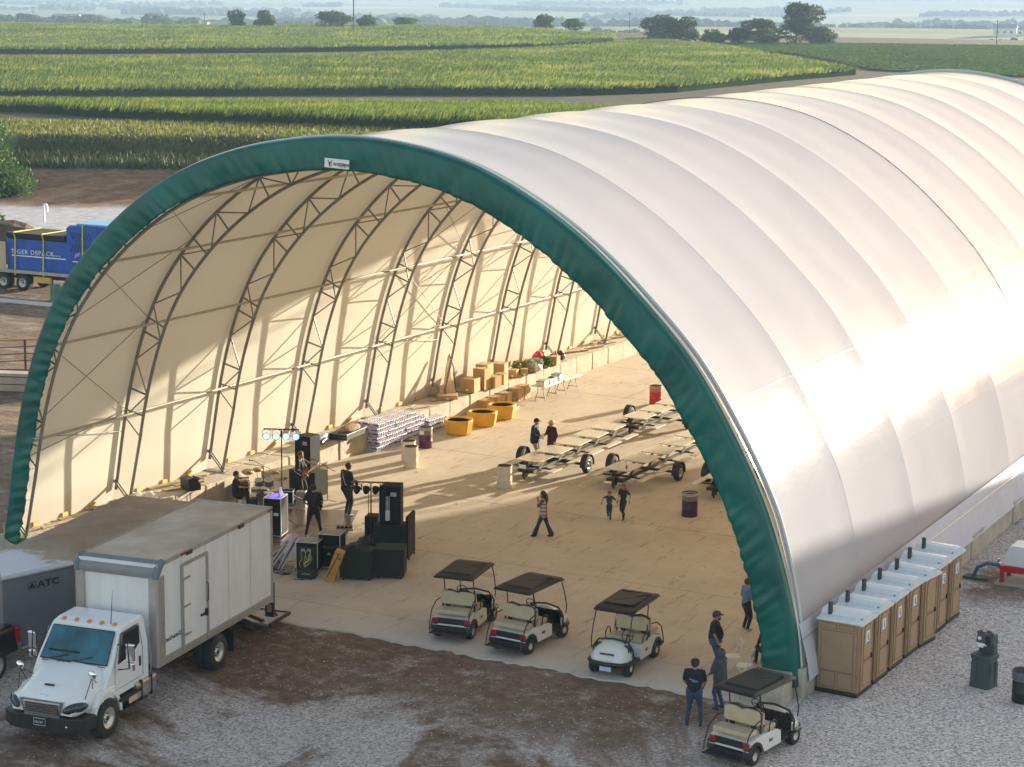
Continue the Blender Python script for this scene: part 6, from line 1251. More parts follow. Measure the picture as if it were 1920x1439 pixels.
# light stands with four par lamps
LAMP = mat('par_lens_lit', (.5, .6, 1.0), .3, emit=((.16, .30, 1.0), .9)); LOFF = mat('par_lens_dark', (.015, .015, .03), .1, spec=.8)
def light_stand(x, y, h, rz, label, lit, Lb=1.25):
    t = empty('light_stand', (x, y, Z), rz, label, 'stage light stand', 'stage light stands'); m = MB(); m.tube([(0, 0, .1), (0, 0, h)], [.03, .02], 8)
    MB().tube([(-Lb / 2, 0, h), (Lb / 2, 0, h)], .025, 8).build('crossbar', BLK, t)
    for a in (0, 2.1, 4.2): m.tube([(0, 0, .45), (.55 * math.cos(a), .55 * math.sin(a), .02)], .014, 5)
    m.build('pole', BLK, t)
    for k in range(4):
        x_ = -Lb / 2 + .1 + (Lb - .2) * k / 3; R_ = Matrix.Rotation(-.45 if lit else .5, 3, 'X'); s_ = -1 if lit else 1
        m = MB(); c_ = Vector((x_, 0, h - .28))
        vs0 = MB(); vs0.lathe([(.0, .16), (.06, .15), (.10, .06), (.13, -.06), (.135, -.08), (.12, -.08)], (0, 0, 0), 16, 'Y')
        m.add([c_ + R_ @ Vector((p[0], -p[1] * s_, p[2])) for p in vs0.v], vs0.f, True); m.tube([(x_ - .15, 0, h - .28), (x_ - .15, 0, h - .06), (x_, 0, h), (x_ + .15, 0, h - .06), (x_ + .15, 0, h - .28)], .01, 5)
        lp = m.build('lamp', SPK, t); m = MB(); v1 = MB(); v1.lathe([(0, -.055), (.12, -.055), (.125, -.065)], (0, 0, 0), 16, 'Y'); m.add([c_ + R_ @ Vector((p[0], -p[1] * s_ * -1 * -1, p[2])) for p in v1.v], v1.f, True)
        m2 = MB(); cc = c_ + R_ @ Vector((0, (.07) * (-1 if lit else 1), 0)); 
        ring_ = [cc + R_ @ Vector((.118 * math.cos(2 * PI * i / 14), 0, .118 * math.sin(2 * PI * i / 14))) for i in range(14)]; m2.add(ring_, [tuple(range(14))]); m2.build('lens', LAMP if lit else LOFF, lp)
    return t
light_stand(-40.92, 60.3, 3.55, .42, 'tall stage light stand on the left with four glowing blue white lamps', True); light_stand(-36.05, 58.40, 2.62, .42, 'shorter stage light stand above the right speakers with four unlit lamps', False, 1.15)
# blue spot light thrown on the stage by the lit lamps
for (lx_, ly_) in ((-40.6, 60.5),):
    sl2 = bpy.data.lights.new('lamp_glow', 'SPOT'); sl2.energy = 260; sl2.color = (.30, .25, 1.0); sl2.spot_size = .75; sl2.spot_blend = .6; sl2.shadow_soft_size = .15
    so2 = bpy.data.objects.new('lamp_glow', sl2); COL.objects.link(so2); so2.location = (-40.5, 60.1, 3.0); so2.rotation_mode = 'QUATERNION'; so2.rotation_quaternion = (Vector((-40.5, 60.1, 3.0)) - Vector((-39.75, 58.6, 0))).to_track_quat('Z', 'Y')
# mic stands
def mic_stand(x, y, h, rz, label):
    t = empty('microphone_stand', (x, y, Z + .02), rz, label, 'microphone stand', 'microphone stands'); m = MB(); m.tube([(0, 0, .06), (0, 0, h)], .014, 6); [m.tube([(0, 0, .12), (.32 * math.cos(a), .32 * math.sin(a), .01)], .012, 5) for a in (.3, 2.4, 4.5)]; m.build('pole', BLK, t)
    MB().tube([(.3, 0, h - .15), (0, 0, h), (-.45, 0, h + .28)], .012, 6).build('boom', BLK, t); m = MB(); m.tube([(-.45, 0, h + .28), (-.58, 0, h + .30)], [.018, .022], 7); m.ball((-.61, 0, h + .30), .035, 8, 6); m.build('microphone', DGR, t)
mic_stand(-41.4, 64.0, 1.35, .45, 'boom microphone stand between the left guitarist and the strap wearing guitarist'); mic_stand(-38.35, 61.95, 1.3, .5, 'microphone stand directly left of the right speaker stack')
mic_stand(-44.2, 63.9, 1.1, 1.2, 'low boom stand behind the drum cymbals'); 
def pedalboard(x, y, rz, label):
    t = empty('pedal_board', (x, y, Z + .03), rz, label, 'pedal board', 'guitar pedal boards'); MB().box((0, 0, .04), (.62, .36, .07), R=Matrix.Rotation(.08, 3, 'X')).build('board', mat('board_grey', (.22, .20, .17), .4), t, bevel=.01)
    for k in range(4): MB().box((-.22 + .145 * k, .02, .10), (.11, .24, .06)).build('pedal', CASE, t, bevel=.008)
pedalboard(-38.75, 61.0, .5, 'pedal board on the stage mat right of the guitarist in the middle'); pedalboard(-42.3, 63.3, .45, 'pedal board at the feet of the left guitarist')
# stage mat, riser and loose cables
t = empty('stage_mat', (-39.6, 59.8, Z), 0, 'dark brown stage flooring sheets under the band', 'stage mat')
MATM = mat('stage_mat_brown', (.075, .05, .035), .3, var=.2, scale=2)
g1 = .44; fxv, rxv = Vector((-math.sin(g1), math.cos(g1), 0)), Vector((math.cos(g1), math.sin(g1), 0))
for i in range(3):
    for j in range(2):
        c_ = rxv * (-1.35 + 2.0 * j - .2) + fxv * (-2.6 + 2.35 * i + .3); MB().box((c_.x, c_.y, .009), (1.97, 2.32, .018), g1).build('sheet', MATM, t)
t = empty('stage_riser', (-39.2, 55.35, Z), .15, 'low aluminium edged stage deck half hidden behind the box truck', 'stage deck'); MB().box((0, .4, .50), (2.2, 1.4, .06)).build('deck', MATM, t); m = MB(); m.box((0, -.31, .50), (2.24, .04, .08)); m.box((1.11, .4, .50), (.04, 1.4, .08)); m.build('edge', EDG, t); m = MB(); [m.tube([(a, b2, 0), (a, b2, .5)], .025, 6) for a in (-1.05, 1.05) for b2 in (-.25, 1.0)]; m.tube([(1.05, -.25, .05), (.2, -.25, .45)], .015, 5); m.tube([(1.05, -.25, .45), (.2, -.25, .05)], .015, 5); m.build('leg', EDG, t)
m = MB(); rnd = random.Random(21)
for k in range(14):
    p = Vector((-38.2 + rnd.uniform(-1.2, 2.2), 55.2 + rnd.uniform(-.1, .8), Z + .012)); pts = [p]
    for j in range(7): p = p + Vector((rnd.uniform(-.35, .35), rnd.uniform(-.2, .2), 0)); pts.append(p)
    m.tube(pts, .010, 4)
m.tube([(-40.6, 58.8, .3), (-40.0, 58.0, .9), (-39.4, 57.3, .6), (-38.7, 56.4, .25), (-37.9, 55.9, .1)], .02, 5)
tag(m.build('cables', BLK), 'black cables lying on the floor around the rack cases', 'cable', kind='stuff')
# drum kit
t = empty('drum_kit', (-43.35, 62.45, Z + .02), .6, 'drum kit with grey heads and bronze cymbals in front of the seated drummer', 'drum kit'); DSH = mat('drum_shell', (.10, .085, .07), .3, coat=.4, col2=(.25, .22, .2), scale=8); HDM = mat('drum_head', (.42, .38, .33), .5); CYM = mat('cymbal_bronze', (.30, .22, .10), .35, .8, var=.2)
def drum_(name, x, y, z, r, h, tilt=0):
    R_ = Matrix.Rotation(tilt, 3, 'X'); c_ = Vector((x, y, z)); p0, p1 = c_, c_ + R_ @ Vector((0, 0, h)); d_ = MB().tube([p0, p1], r, 22).build(name, DSH, t); MB().tube([p1, p1 + R_ @ Vector((0, 0, .008))], r * .95, 22).build('head', HDM, d_); m = MB(); 
    for q in (p0, p1): m.tube([q + R_ @ Vector((r * math.cos(2 * PI * i / 18), r * math.sin(2 * PI * i / 18), 0)) for i in range(18)], .012, 5, closed=True)
    m.build('hoop', CHR, d_)
drum_('snare_drum', -.15, -.25, .58, .18, .14); drum_('floor_tom', .55, -.35, .28, .22, .38); drum_('tom', -.05, .38, .68, .15, .22, .35); drum_('tom', .32, .30, .68, .16, .24, .35); drum_('small_snare', .30, -.75, .52, .17, .14)
bd_ = MB().cyl((.12, .15, .29), .28, .45, 24, axis='Y').build('bass_drum', DSH, t); MB().cyl((.12, .605, .29), .265, .01, 24, axis='Y').build('head', HDM, bd_)
for (x, y, z, r, a) in ((-.6, .15, .88, .18, .15), (-.45, .65, 1.12, .23, .3), (-.1, .85, 1.15, .2, .25), (.5, .72, 1.08, .22, .25), (.75, .1, .98, .25, .2), (-.55, .16, .92, .18, .15)):
    R_ = Matrix.Rotation(a, 3, 'X'); c_ = Vector((x, y, z)); m = MB(); pr = [(0, .03), (.03, .028), (.05, .012), (r, 0), (r, -.004), (0, .01)]
    v1 = MB(); v1.lathe(pr, (0, 0, 0), 20); m.add([c_ + R_ @ Vector(p) for p in v1.v], v1.f, True); cy = m.build('cymbal', CYM, t); m = MB(); m.tube([(x, y, z), (x, y, .12)], .011, 6); [m.tube([(x, y, .3), (x + .24 * math.cos(q), y + .24 * math.sin(q), 0)], .009, 5) for q in (0, 2.1, 4.2)]; m.build('cymbal_stand', CHR, cy)
MB().cyl((-.25, -.78, .0), .16, .48, 14).build('drum_throne', BLK, t)
case(-44.35, 62.75, Z, .5, .45, .85, .5, 'small black mixer rack behind the drum kit against the wall', 'mixer_rack'); case(-44.1, 64.9, Z, 1.5, .45, .82, 1.35, 'long case with a keyboard lid standing against the wall behind the cymbals', 'keyboard_case', mat('case_beige', (.30, .25, .17), .6), False)
case(-42.6, 63.05, Z, .55, .45, .55, .45, 'black guitar amplifier beside the left guitarist', 'guitar_amplifier'); case(-41.9, 63.0, Z, .35, .3, .62, .4, 'small silver flight case among the drum stands', 'flight_case', mat('case_silver', (.35, .33, .3), .4, .6), False)
# folding chairs by the right foot of the opening
def fchair(x, y, rz, label):
    t = empty('folding_chair', (x, y, Z), rz, label, 'chair', 'white folding chairs'); MB().box((0, 0, .44), (.40, .40, .025)).build('seat', TTOP, t, bevel=.01); MB().box((0, -.24, .78), (.40, .02, .20), R=Matrix.Rotation(.15, 3, 'X')).build('backrest', TTOP, t, bevel=.01)
    m = MB()
    for s_ in (-1, 1): m.tube([(s_ * .21, .22, 0), (s_ * .21, -.12, .44), (s_ * .21, -.26, .88)], .012, 6); m.tube([(s_ * .19, -.24, 0), (s_ * .19, .14, .43)], .012, 6)
    m.tube([(-.21, -.26, .88), (.21, -.26, .88)], .012, 6); m.build('frame', TTOP, t)
fchair(-20.95, 53.35, 2.2, 'folding chair with pale seat showing just left of the green fascia foot'); fchair(-20.35, 52.75, 1.7, 'second folding chair behind the roof of the nearest golf cart')
# small scraps on the floor
rnd = random.Random(44); m = MB()
for k in range(34):
    x, y = rnd.uniform(-44, -20), rnd.uniform(54, 95); m.box((x, y, Z + .008), (rnd.uniform(.03, .14), rnd.uniform(.03, .10), .012), rnd.uniform(0, 3))
tag(m.build('litter', mat('litter_mix', (.08, .06, .05), .8, col2=(.7, .66, .58), scale=3)), 'small scraps of litter scattered over the concrete floor', 'litter', kind='stuff')
# ---------------- people ----------------
def capsule(mb, a, b, ra, rb, n=10):
    a, b = Vector(a), Vector(b); k = 3; d = (b - a).normalized() if (b - a).length > 1e-6 else Vector((0, 0, 1)); pts = []; rs_ = []
    for i in range(k, 0, -1): q = math.sin(i / k * PI / 2 * .95); pts.append(a - d * ra * q); rs_.append(ra * math.sqrt(max(0, 1 - q * q)) + 1e-4)
    for i in range(4): f_ = i / 3; pts.append(a.lerp(b, f_)); rs_.append(ra + (rb - ra) * f_)
    for i in range(1, k + 1): q = math.sin(i / k * PI / 2 * .95); pts.append(b + d * rb * q); rs_.append(rb * math.sqrt(max(0, 1 - q * q)) + 1e-4)
    mb.tube(pts, rs_, n)
SKN = mat('skin', (.42, .20, .13), .55, var=.06)
def cloth(name, col, **k): return mat('cloth_' + name, col, .85, bump=.25, bscale=9, **k)
def person(x, y, z, rz, label, H=1.75, shirt=None, pants=None, hair=(.03, .018, .012), sleeve='short', lf=(-.11, 0), rf=(.11, 0), lknee=None, rknee=None, lh=(-.27, .05, .80), rh=(.27, .05, .80), le=None, re=None, seated=False, build=1.0, hood=False, cap=None, longhair=False, jacket=0, shoes=None, flare=0, lean=0.0, head_turn=0.0, kid=False, head_dn=0.0, lift=(0, 0), extra=None):
    t = empty('person', (x, y, z), rz, label, 'person'); s = H / 1.75; S = lambda p: Vector(p) * s
    hipz = .50 if seated else .92; hs = 1.12 if kid else 1.0; bw_ = build
    hip = Vector((0, 0, hipz)); up = Vector((0, lean, 1)).normalized(); ch = hip + up * .36; nk = hip + up * .56; sh = hip + up * .50
    hd = hip + up * .70 + Vector((0, .03 + head_dn * .05, -.01 * head_dn)); sw = .185 * (bw_ ** .5) * (.92 if kid else 1)
    SL, SR = sh + Vector((-sw, 0, 0)), sh + Vector((sw, 0, 0)); LH, RH = Vector(lh), Vector(rh)
    def mid(a, b, l, hint):
        d = (b - a); L_ = d.length; h_ = math.sqrt(max(0.0004, l * l - (L_ / 2) ** 2)); hv = Vector(hint); hv = (hv - d * (hv.dot(d) / max(d.dot(d), 1e-6))).normalized(); return (a + b) / 2 + hv * min(h_, l)
    def clampd(a, b, mx): d = b - a; return a + d * min(1, mx / d.length)
    LH = clampd(SL, LH, .52); RH = clampd(SR, RH, .52)
    LE = mid(SL, LH, .275, (-.6, -.7, -.2)); RE = mid(SR, RH, .275, (.6, -.7, -.2))
    HL, HR = hip + Vector((-.09, 0, -.03)), hip + Vector((.09, 0, -.03)); AL, AR = Vector((lf[0], lf[1], .085 + lift[0])), Vector((rf[0], rf[1], .085 + lift[1]))
    kl = .42
    KL = mid(HL, AL, kl, (0, 1, .3)); KR = mid(HR, AR, kl, (0, 1, .3))
    parts = []   # (a, b, ra, rb, label)
    b1 = bw_ * (1.0 if kid else 1.1); P_ = parts.append
    P_((hip + Vector((-.05, 0, 0)), hip + Vector((.05, 0, 0)), .125 * b1, .125 * b1, 'P')); P_((hip + up * .06, hip + up * .20, .135 * b1, .130 * b1, 'S')); P_((hip + up * .22 + Vector((-.05, 0, 0)), ch + Vector((-.07, 0, .04)), .12 * b1, .125 * b1 ** .5, 'S')); P_((hip + up * .22 + Vector((.05, 0, 0)), ch + Vector((.07, 0, .04)), .12 * b1, .125 * b1 ** .5, 'S'))
    if b1 > 1.1: P_((hip + up * .16 + Vector((0, .06, 0)), hip + up * .26 + Vector((0, .05, 0)), .13 * b1, .12 * b1, 'S'))
    P_((SL, SR, .075, .075, 'S')); P_((nk - up * .04, hd - up * .06, .052, .050, 'K' if not hood else 'S'))
    P_((hd - Vector((0, 0, .045 * hs)), hd + Vector((0, 0, .035 * hs)), .076 * hs, .095 * hs, 'K')); P_((hd + Vector((0, .075, -.08)), hd + Vector((0, .05, -.06)), .035, .05, 'K'))
    ft = Vector((0, 1, 0)); 
    for a, e, h in ((SL, LE, LH), (SR, RE, RH)):
        if sleeve == 'long': P_((a, e, .062, .052, 'S')); P_((e, h - (h - e) * .12, .050, .040, 'S')); P_((h - (h - e) * .15, h, .030, .028, 'K'))
        else: m_ = a.lerp(e, .72); P_((a, m_, .064 * b1 ** .3, .060, 'S')); P_((m_, e, .042, .040, 'K')); P_((e, h, .041, .028, 'K'))
        d = (h - e).normalized(); P_((h + d * .02, h + d * .075, .032, .036, 'K'))
    for a, k_, f_ in ((HL, KL, AL), (HR, KR, AR)):
        P_((a, k_, .102 * b1 ** .7, .070, 'P')); P_((k_, f_ + Vector((0, 0, .03)), .066, .056 + flare, 'P')); P_((f_ + Vector((0, -.03, -.045)), f_ + Vector((0, .13, -.05)), .038, .034, 'F'))
    if jacket: P_((hip + Vector((-.05, 0, -.06)), hip + Vector((-.05, 0, .2)), .14 * b1, .13 * b1, 'S')); P_((hip + Vector((.05, 0, -.06)), hip + Vector((.05, 0, .2)), .14 * b1, .13 * b1, 'S'))
    mb = MB()
    for a, b, ra, rb, l in parts: capsule(mb, a * s, b * s, ra * s, rb * s)
    me = mb.mesh('body', SKN); tmp = bpy.data.objects.new('tmp', me); COL.objects.link(tmp)
    md = tmp.modifiers.new('r', 'REMESH'); md.mode = 'VOXEL'; md.voxel_size = .021 * s; md.use_smooth_shade = True; sm_ = tmp.modifiers.new('s', 'SMOOTH'); sm_.iterations = 2; sm_.factor = .4
    dg = bpy.context.evaluated_depsgraph_get(); dg.update(); me2 = bpy.data.meshes.new_from_object(tmp.evaluated_get(dg)); bpy.data.objects.remove(tmp); bpy.data.meshes.remove(me); me2.name = 'body'
    # materials by the nearest limb segment
    n_ = len(me2.polygons); ctr = np.zeros(n_ * 3); me2.polygons.foreach_get('center', ctr); ctr = ctr.reshape(-1, 3) / s; best = np.full(n_, 1e9); idx = np.zeros(n_, int); key = {'K': 0, 'S': 1, 'P': 2, 'F': 3}
    for a, b, ra, rb, l in parts:
        a_, b_ = np.array(a), np.array(b); d = b_ - a_; tt = np.clip(((ctr - a_) @ d) / max(d @ d, 1e-9), 0, 1); dist = np.linalg.norm(ctr - a_ - tt[:, None] * d, axis=1) - (ra + (rb - ra) * tt); q = dist < best; best[q] = dist[q]; idx[q] = key[l]
    me2.materials.clear(); [me2.materials.append(m_) for m_ in (SKN, shirt, pants, shoes or BLK)]; me2.polygons.foreach_set('material_index', idx.astype(np.int32)); me2.polygons.foreach_set('use_smooth', np.ones(n_, bool))
    # fingers grow out of the palms of the same mesh
    fb = MB()
    for e, h, sd_ in ((LE, LH, -1), (RE, RH, 1)):
        d = (h - e).normalized(); side_ = d.cross(Vector((0, 0, 1))); side_ = side_.normalized() if side_.length > .1 else Vector((0, 1, 0)); cu2 = side_.cross(d)
        for k, ln in enumerate((.062, .072, .068, .052)): o_ = h + d * .085 + side_ * (-.027 + .018 * k); fb.tube([(o_ - d * .02) * s, (o_ + d * ln * .5 - cu2 * .006) * s, (o_ + d * ln - cu2 * .028) * s], [.0095 * s, .0085 * s, .006 * s], 6)
        o_ = h + d * .04 + side_ * -.030; fb.tube([o_ * s, (o_ - side_ * .025 + d * .03) * s, (o_ - side_ * .028 + d * .06) * s], [.012 * s, .010 * s, .007 * s], 6)
    # nose and ears
    Rh = Matrix.Rotation(head_turn, 3, 'Z'); hp = lambda v: (hd + Rh @ Vector(v)) * s
    fb.tube([hp((0, .095, .01)), hp((0, .118, -.03)), hp((0, .098, -.045))], [.008 * s, .016 * s, .012 * s], 6)
    for q in (-1, 1): fb.ball(hp((q * .098 * hs, .0, -.02)), (.012 * s, .022 * s, .032 * s), 6, 5)
    bmx = bmesh.new(); bmx.from_mesh(me2); mf = fb.mesh('f', SKN); bmx.from_mesh(mf); bmx.to_mesh(me2); bmx.free(); bpy.data.meshes.remove(mf)
    body = obj('body', me2, t)
    m = MB(); [m.ball(hp((q * .034, .090, .004)), (.013 * s, .008 * s, .008 * s), 6, 5) for q in (-1, 1)]; m.build('eyes', mat('eye_dark', (.03, .02, .015), .3), t)
    MB().tube([hp((-.026, .095, -.062)), hp((0, .102, -.064)), hp((.026, .095, -.062))], .006 * s, 5).build('mouth', mat('lip', (.32, .09, .08), .5), t)
    hm_ = mat('hair_%d' % int(hair[0] * 1000), hair, .7, var=.3, scale=20, bump=.5)
    if hood:
        m = MB(); m.lathe([(.09, -.13), (.125, -.06), (.135, .04), (.11, .11), (.05, .145), (0, .15)], (0, 0, 0), 16); m.v = [tuple((hd + Rh @ (Vector(v) + Vector((0, -.028, 0)))) * s) for v in m.v]; m.build('hood', shirt, t)
    else:
        m = MB(); vs = []; n2 = 14
        for i in range(8):
            th = PI * i / 7 * .62
            for j in range(n2):
                a = 2 * PI * j / n2; back = .5 - .5 * math.sin(a); th2 = th * (.62 + .62 * back); r_ = .108 * hs; vs.append(hp((r_ * math.sin(th2) * math.cos(a), -.012 + r_ * 1.05 * math.sin(th2) * math.sin(a), .018 + r_ * 1.12 * math.cos(th2))))
        m.add(vs, [(i * n2 + j, i * n2 + (j + 1) % n2, (i + 1) * n2 + (j + 1) % n2, (i + 1) * n2 + j) for i in range(7) for j in range(n2)], True)
        if longhair: m.tube([hp((0, -.05, .05)), hp((0, -.095, -.05)), hp((.01, -.11, -.18)), hp((0, -.10, -.32)), hp((0, -.09, -.42))], [.07 * s, .095 * s, .10 * s, .085 * s, .03 * s], 12); [m.tube([hp((q * .09, -.02, .02)), hp((q * .105, .0, -.10)), hp((q * .10, .02, -.26))], [.03 * s, .04 * s, .02 * s], 8) for q in (-1, 1)]
        hr = m.build('hair', hm_, t); hr_s = hr.modifiers.new('t', 'SOLIDIFY'); hr_s.thickness = .012
    if cap:
        m = MB(); m.lathe([(.112, .015), (.116, .045), (.105, .09), (.07, .125), (0, .14)], (0, 0, 0), 16); m.v = [tuple((hd + Rh @ Vector(v)) * s) for v in m.v]
        q = MB(); q.lathe([(.0, .0), (.16, .0)], (0, 0, 0), 4); 
        m.add([hp(v) for v in ((-.07, .09, .035), (-.06, .17, .022), (0, .19, .02), (.06, .17, .022), (.07, .09, .035), (-.07, .09, .045), (-.06, .17, .032), (0, .19, .03), (.06, .17, .032), (.07, .09, .045))], [(0, 1, 2, 3, 4), (5, 9, 8, 7, 6), (0, 5, 6, 1), (1, 6, 7, 2), (2, 7, 8, 3), (3, 8, 9, 4)]); m.build('cap', cap, t)
    if extra: extra(t, s, hd, ch, hip, LH, RH, SL, SR)
    return t
DEN = cloth('denim', (.030, .060, .125), scale=6, var=.25); DDN = cloth('dark_denim', (.014, .026, .05), var=.25); KHA = cloth('khaki', (.32, .27, .19)); BTE = cloth('black', (.010, .010, .012), var=.2); NVY = cloth('navy', (.012, .018, .035)); MAR = cloth('maroon', (.05, .010, .012)); GHD = cloth('grey_hood', (.055, .058, .075)); BTEE = cloth('blue_grey', (.03, .045, .075)); WSH = mat('shoe_white', (.4, .38, .36), .6); LBL = cloth('light_denim', (.10, .17, .27))
PLAID = bpy.data.materials.new('cloth_plaid'); PLAID.use_nodes = True; nt = PLAID.node_tree; L = nt.links.new; tc = nd(nt, 'TexCoord'); sp = nd(nt, 'SeparateXYZ'); L(tc.outputs['Object'], sp.inputs[0])
def stripes(ax, f): return step(fmath('SINE', fmath('MULTIPLY', sp.outputs[ax], f), 0), .55, .75)
L(mix(fmath('MAXIMUM', stripes('Z', 48), stripes('X', 48)), (.42, .33, .33), (.10, .045, .055)), nt.nodes['Principled BSDF'].inputs['Base Color'])
def face(dx, dy): return math.atan2(-dx, dy)
AW = (-.466, .885); RT = (.885, .466)   # away from the viewer, and to the right
def back_print(t, s, hd, ch, hip, LH, RH, SL, SR): text('shirt_print', 'CROWLEY', .055, mat('print_blue', (.08, .32, .50), .6), t, (.15 * s, -.185 * s, 1.30 * s), (PI / 2, 0, 0), .006, sx=1.2).rotation_euler = (PI / 2, 0, 0)
def back_print(t, s, hd, ch, hip, LH, RH, SL, SR):
    pb = mat('print_blue', (.08, .34, .55), .6); m = MB(); rn = random.Random(4)
    for r_ in range(2):
        for k in range(7 if r_ == 0 else 4): m.box((-.105 + .035 * k + (.06 if r_ else 0), -.166 * s, 1.335 - .05 * r_ - .008 * k), (.024, .02, .030 if r_ == 0 else .018))
    m.build('shirt_print', pb, t)
person(-20.19, 48.78, 0, face(-.25, .97), 'man in black t-shirt with blue back print and jeans, seen from behind on the gravel', 1.84, BTE, DEN, cap=BTE, lh=(-.20, .24, .98), rh=(.20, .24, .98), lf=(-.17, 0), rf=(.17, .02), build=1.22, extra=back_print)
person(-21.35, 53.0, Z, face(.93, .35), 'bearded man in black t-shirt and grey cap standing sideways in the opening', 1.80, BTE, DEN, cap=mat('cap_grey', (.05, .05, .055), .8), lh=(-.22, .16, .82), rh=(.24, .14, .80), lf=(-.1, .05), rf=(.1, -.05), build=1.3, extra=lambda t, s, hd, ch, hip, *a: MB().ball((hd + Vector((0, .07, -.09))) * s, (.06, .05, .05), 8, 6).build('beard', mat('beard_brown', (.06, .03, .02), .9), t))
person(-20.1, 50.35, 0, face(-.95, .2), 'person in grey hooded sweatshirt and jeans between the cart and the two men in black', 1.68, GHD, DEN, sleeve='long', hood=True, lh=(-.16, .26, 1.0), rh=(.16, .26, 1.0), jacket=1, build=1.15, lf=(-.13, 0), rf=(.13, 0))
def handbag(t, s, hd, ch, hip, LH, RH, *a): MB().box((LH + Vector((-.02, .05, -.10))) * s, (.10, .30, .22)).build('handbag', mat('leather_brown', (.16, .05, .03), .5, col2=(.5, .42, .38), scale=4), t, bevel=.02)
person(-22.02, 57.1, Z, face(.55, .8), 'woman in blue denim jacket with brown and white bag half hidden by the green fascia', 1.62, LBL, BTE, hair=(.05, .025, .015), sleeve='long', lh=(-.22, .12, .86), rh=(.2, .2, 1.0), shoes=WSH, extra=handbag)
person(-20.22, 54.15, Z, face(-.7, .6), 'seated person in dark clothes almost hidden behind the right foot of the fascia', 1.7, BTE, DDN, seated=True, lf=(-.12, .42), rf=(.12, .42), lh=(-.12, .34, .60), rh=(.12, .34, .60), sleeve='long', cap=GHD)
person(-32.26, 63.73, Z, face(-.93, -.30), 'woman with long dark hair, plaid shirt and flared jeans walking left, hand at face', 1.66, PLAID, DDN, hair=(.035, .018, .014), longhair=True, sleeve='long', lf=(-.07, .30), rf=(.07, -.30), lh=(-.05, .20, 1.42), rh=(.16, .08, .86), flare=.045, jacket=1, shoes=BTE)
person(-31.2, 66.91, Z, face(.35, -.95), 'small boy in blue grey t-shirt running with arms held out', 1.10, BTEE, DDN, hair=(.16, .05, .02), kid=True, lh=(-.46, .05, 1.0), rh=(.44, -.05, 1.08), lf=(-.07, .02), rf=(.08, -.30), lift=(0, .12), shoes=WSH)
person(-30.83, 67.3, Z, face(-.1, -1), 'girl with long red hair in black t-shirt skipping beside the small boy', 1.34, BTE, DDN, hair=(.20, .05, .02), longhair=True, kid=True, lh=(-.40, .1, 1.0), rh=(.22, .12, .95), lf=(-.06, .05), rf=(.09, -.25), lift=(0, .10), shoes=mat('boot_brown', (.06, .02, .015), .6))
person(-37.93, 74.1, Z, face(.95, .1), 'man in dark navy jacket, cap and khaki trousers standing left by the table trailer', 1.80, NVY, KHA, cap=BTE, sleeve='long', jacket=1, lh=(-.15, .22, 1.0), rh=(.16, .25, 1.02), build=1.2, head_dn=.6)
def cup(t, s, hd, ch, hip, LH, RH, *a): MB().cyl((RH + Vector((-.02, .10, -.02))) * s, .035, .11, 10, .042).build('cup', WLT, t)
person(-37.25, 74.25, Z, face(-.35, -.93), 'person in maroon jacket and pale cap holding a cup beside the man in navy', 1.76, MAR, DDN, hair=(.25, .18, .1), cap=mat('cap_beige', (.5, .42, .32), .8), sleeve='long', jacket=1, lh=(-.26, .08, .82), rh=(.12, .28, 1.15), extra=cup)
GBD = mat('guitar_body_dark', (.06, .012, .008), .2, coat=.6); GNK = mat('guitar_neck_maple', (.42, .26, .12), .4)
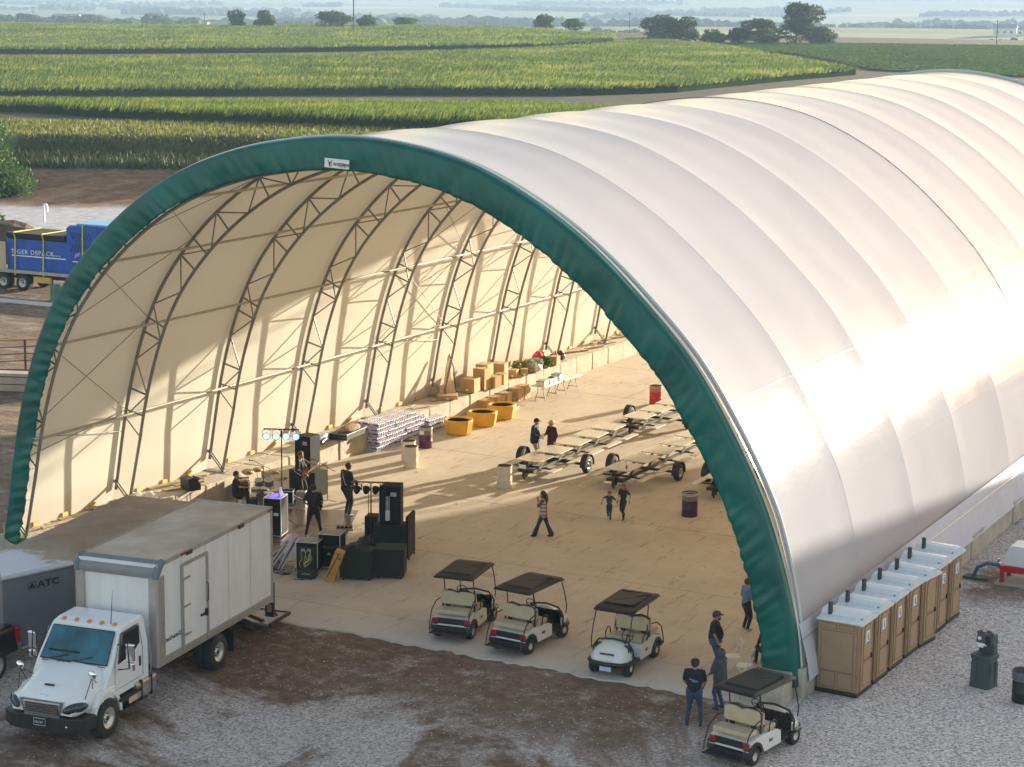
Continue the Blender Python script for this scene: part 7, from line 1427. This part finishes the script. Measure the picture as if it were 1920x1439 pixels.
def guitar(mir=1, body=GBD, strap=True, up_=.5):
    def f(t, s, hd, ch, hip, LH, RH, SL, SR):
        c = hip + Vector((mir * .06, .22, .10)); d = Vector((-mir, .25, up_)).normalized(); n_ = Vector((0, 1, 0)); side_ = d.cross(n_).normalized()
        m = MB(); sh_ = [(-.22, .11), (-.20, .17), (-.10, .19), (0, .13), (.10, .15), (.18, .17), (.17, .09), (.12, .03), (.12, -.03), (.19, -.12), (.14, -.15), (.02, -.12), (-.10, -.19), (-.20, -.16), (-.23, -.03)]
        a_ = [(c + d * u + side_ * v) * s for u, v in sh_]; b_ = [p + n_ * .045 * s for p in a_]; k = len(a_); m.add(a_ + b_, [(i, (i + 1) % k, k + (i + 1) % k, k + i) for i in range(k)] + [tuple(range(k))[::-1], tuple(range(k, 2 * k))]); g = m.build('guitar', body, t)
        m = MB(); m.tube([(c + d * .05 + n_ * .055) * s, (c + d * .62 + n_ * .05) * s], .024 * s, 6); m.box((c + d * .70 + n_ * .05) * s, (.17, .02, .07), R=Matrix.Rotation(math.atan2(up_, mir) * 1.0, 3, 'Y')); m.build('neck', GNK, g)
        if strap: MB().tube([(c + d * .18) * s, (ch + Vector((-mir * .02, .155, .10))) * s, (SL if mir > 0 else SR) * s + Vector((0, 0, .085)) * s, (ch + Vector((0, -.165, .06))) * s, (hip + Vector((mir * .12, -.16, .16))) * s, (c - d * .22) * s], .013 * s, 5).build('strap', mat('strap_pale', (.5, .46, .4), .6), g)
    return f
person(-42.45, 63.75, Z, face(.93, .15), 'guitarist in black t-shirt and trousers near the left speaker, neck of the guitar held out', 1.92, BTE, BTE, hair=(.09, .04, .02), lh=(-.34, .40, 1.24), rh=(.12, .25, 1.0), lf=(-.13, .12), rf=(.13, -.02), shoes=WSH, head_turn=-.2, extra=guitar(1, GBD, True, .35))
person(-39.2, 59.7, Z, face(-.5, .86), 'musician in black seen from behind with wide stance in the middle of the stage', 1.90, BTE, BTE, hair=(.02, .012, .01), lh=(-.24, .22, 1.05), rh=(.22, .24, .98), lf=(-.24, -.02), rf=(.24, .08), build=1.15, extra=guitar(1, mat('bass_body_dark', (.015, .012, .012), .25), False, .3))
person(-39.75, 62.75, Z, face(.35, .93), 'broad guitarist in black with a pale strap across his back, facing the floor', 2.0, BTE, cloth('charcoal', (.02, .024, .03)), hair=(.03, .018, .012), lh=(-.26, .28, 1.06), rh=(.26, .16, .92), lf=(-.10, .03), rf=(.10, .0), build=1.32, shoes=WSH, head_dn=1, extra=guitar(1, mat('guitar_blue_black', (.01, .015, .03), .25), True, .3))
def sticks(t, s, hd, ch, hip, LH, RH, *a):
    for h, q in ((LH, -1), (RH, 1)): MB().tube([(h + Vector((0, .03, 0))) * s, (h + Vector((-q * .06, .34, .12))) * s], .009, 5).build('drum_stick', mat('stick_wood', (.6, .5, .32), .6), t)
person(-43.95, 61.75, Z + .02, face(.80, .55), 'seated drummer in black t-shirt behind the drum kit, seen from the back left', 1.80, BTE, BTE, seated=True, hair=(.03, .018, .012), lf=(-.20, .45), rf=(.20, .42), lh=(-.20, .38, .80), rh=(.24, .40, .78), extra=sticks)
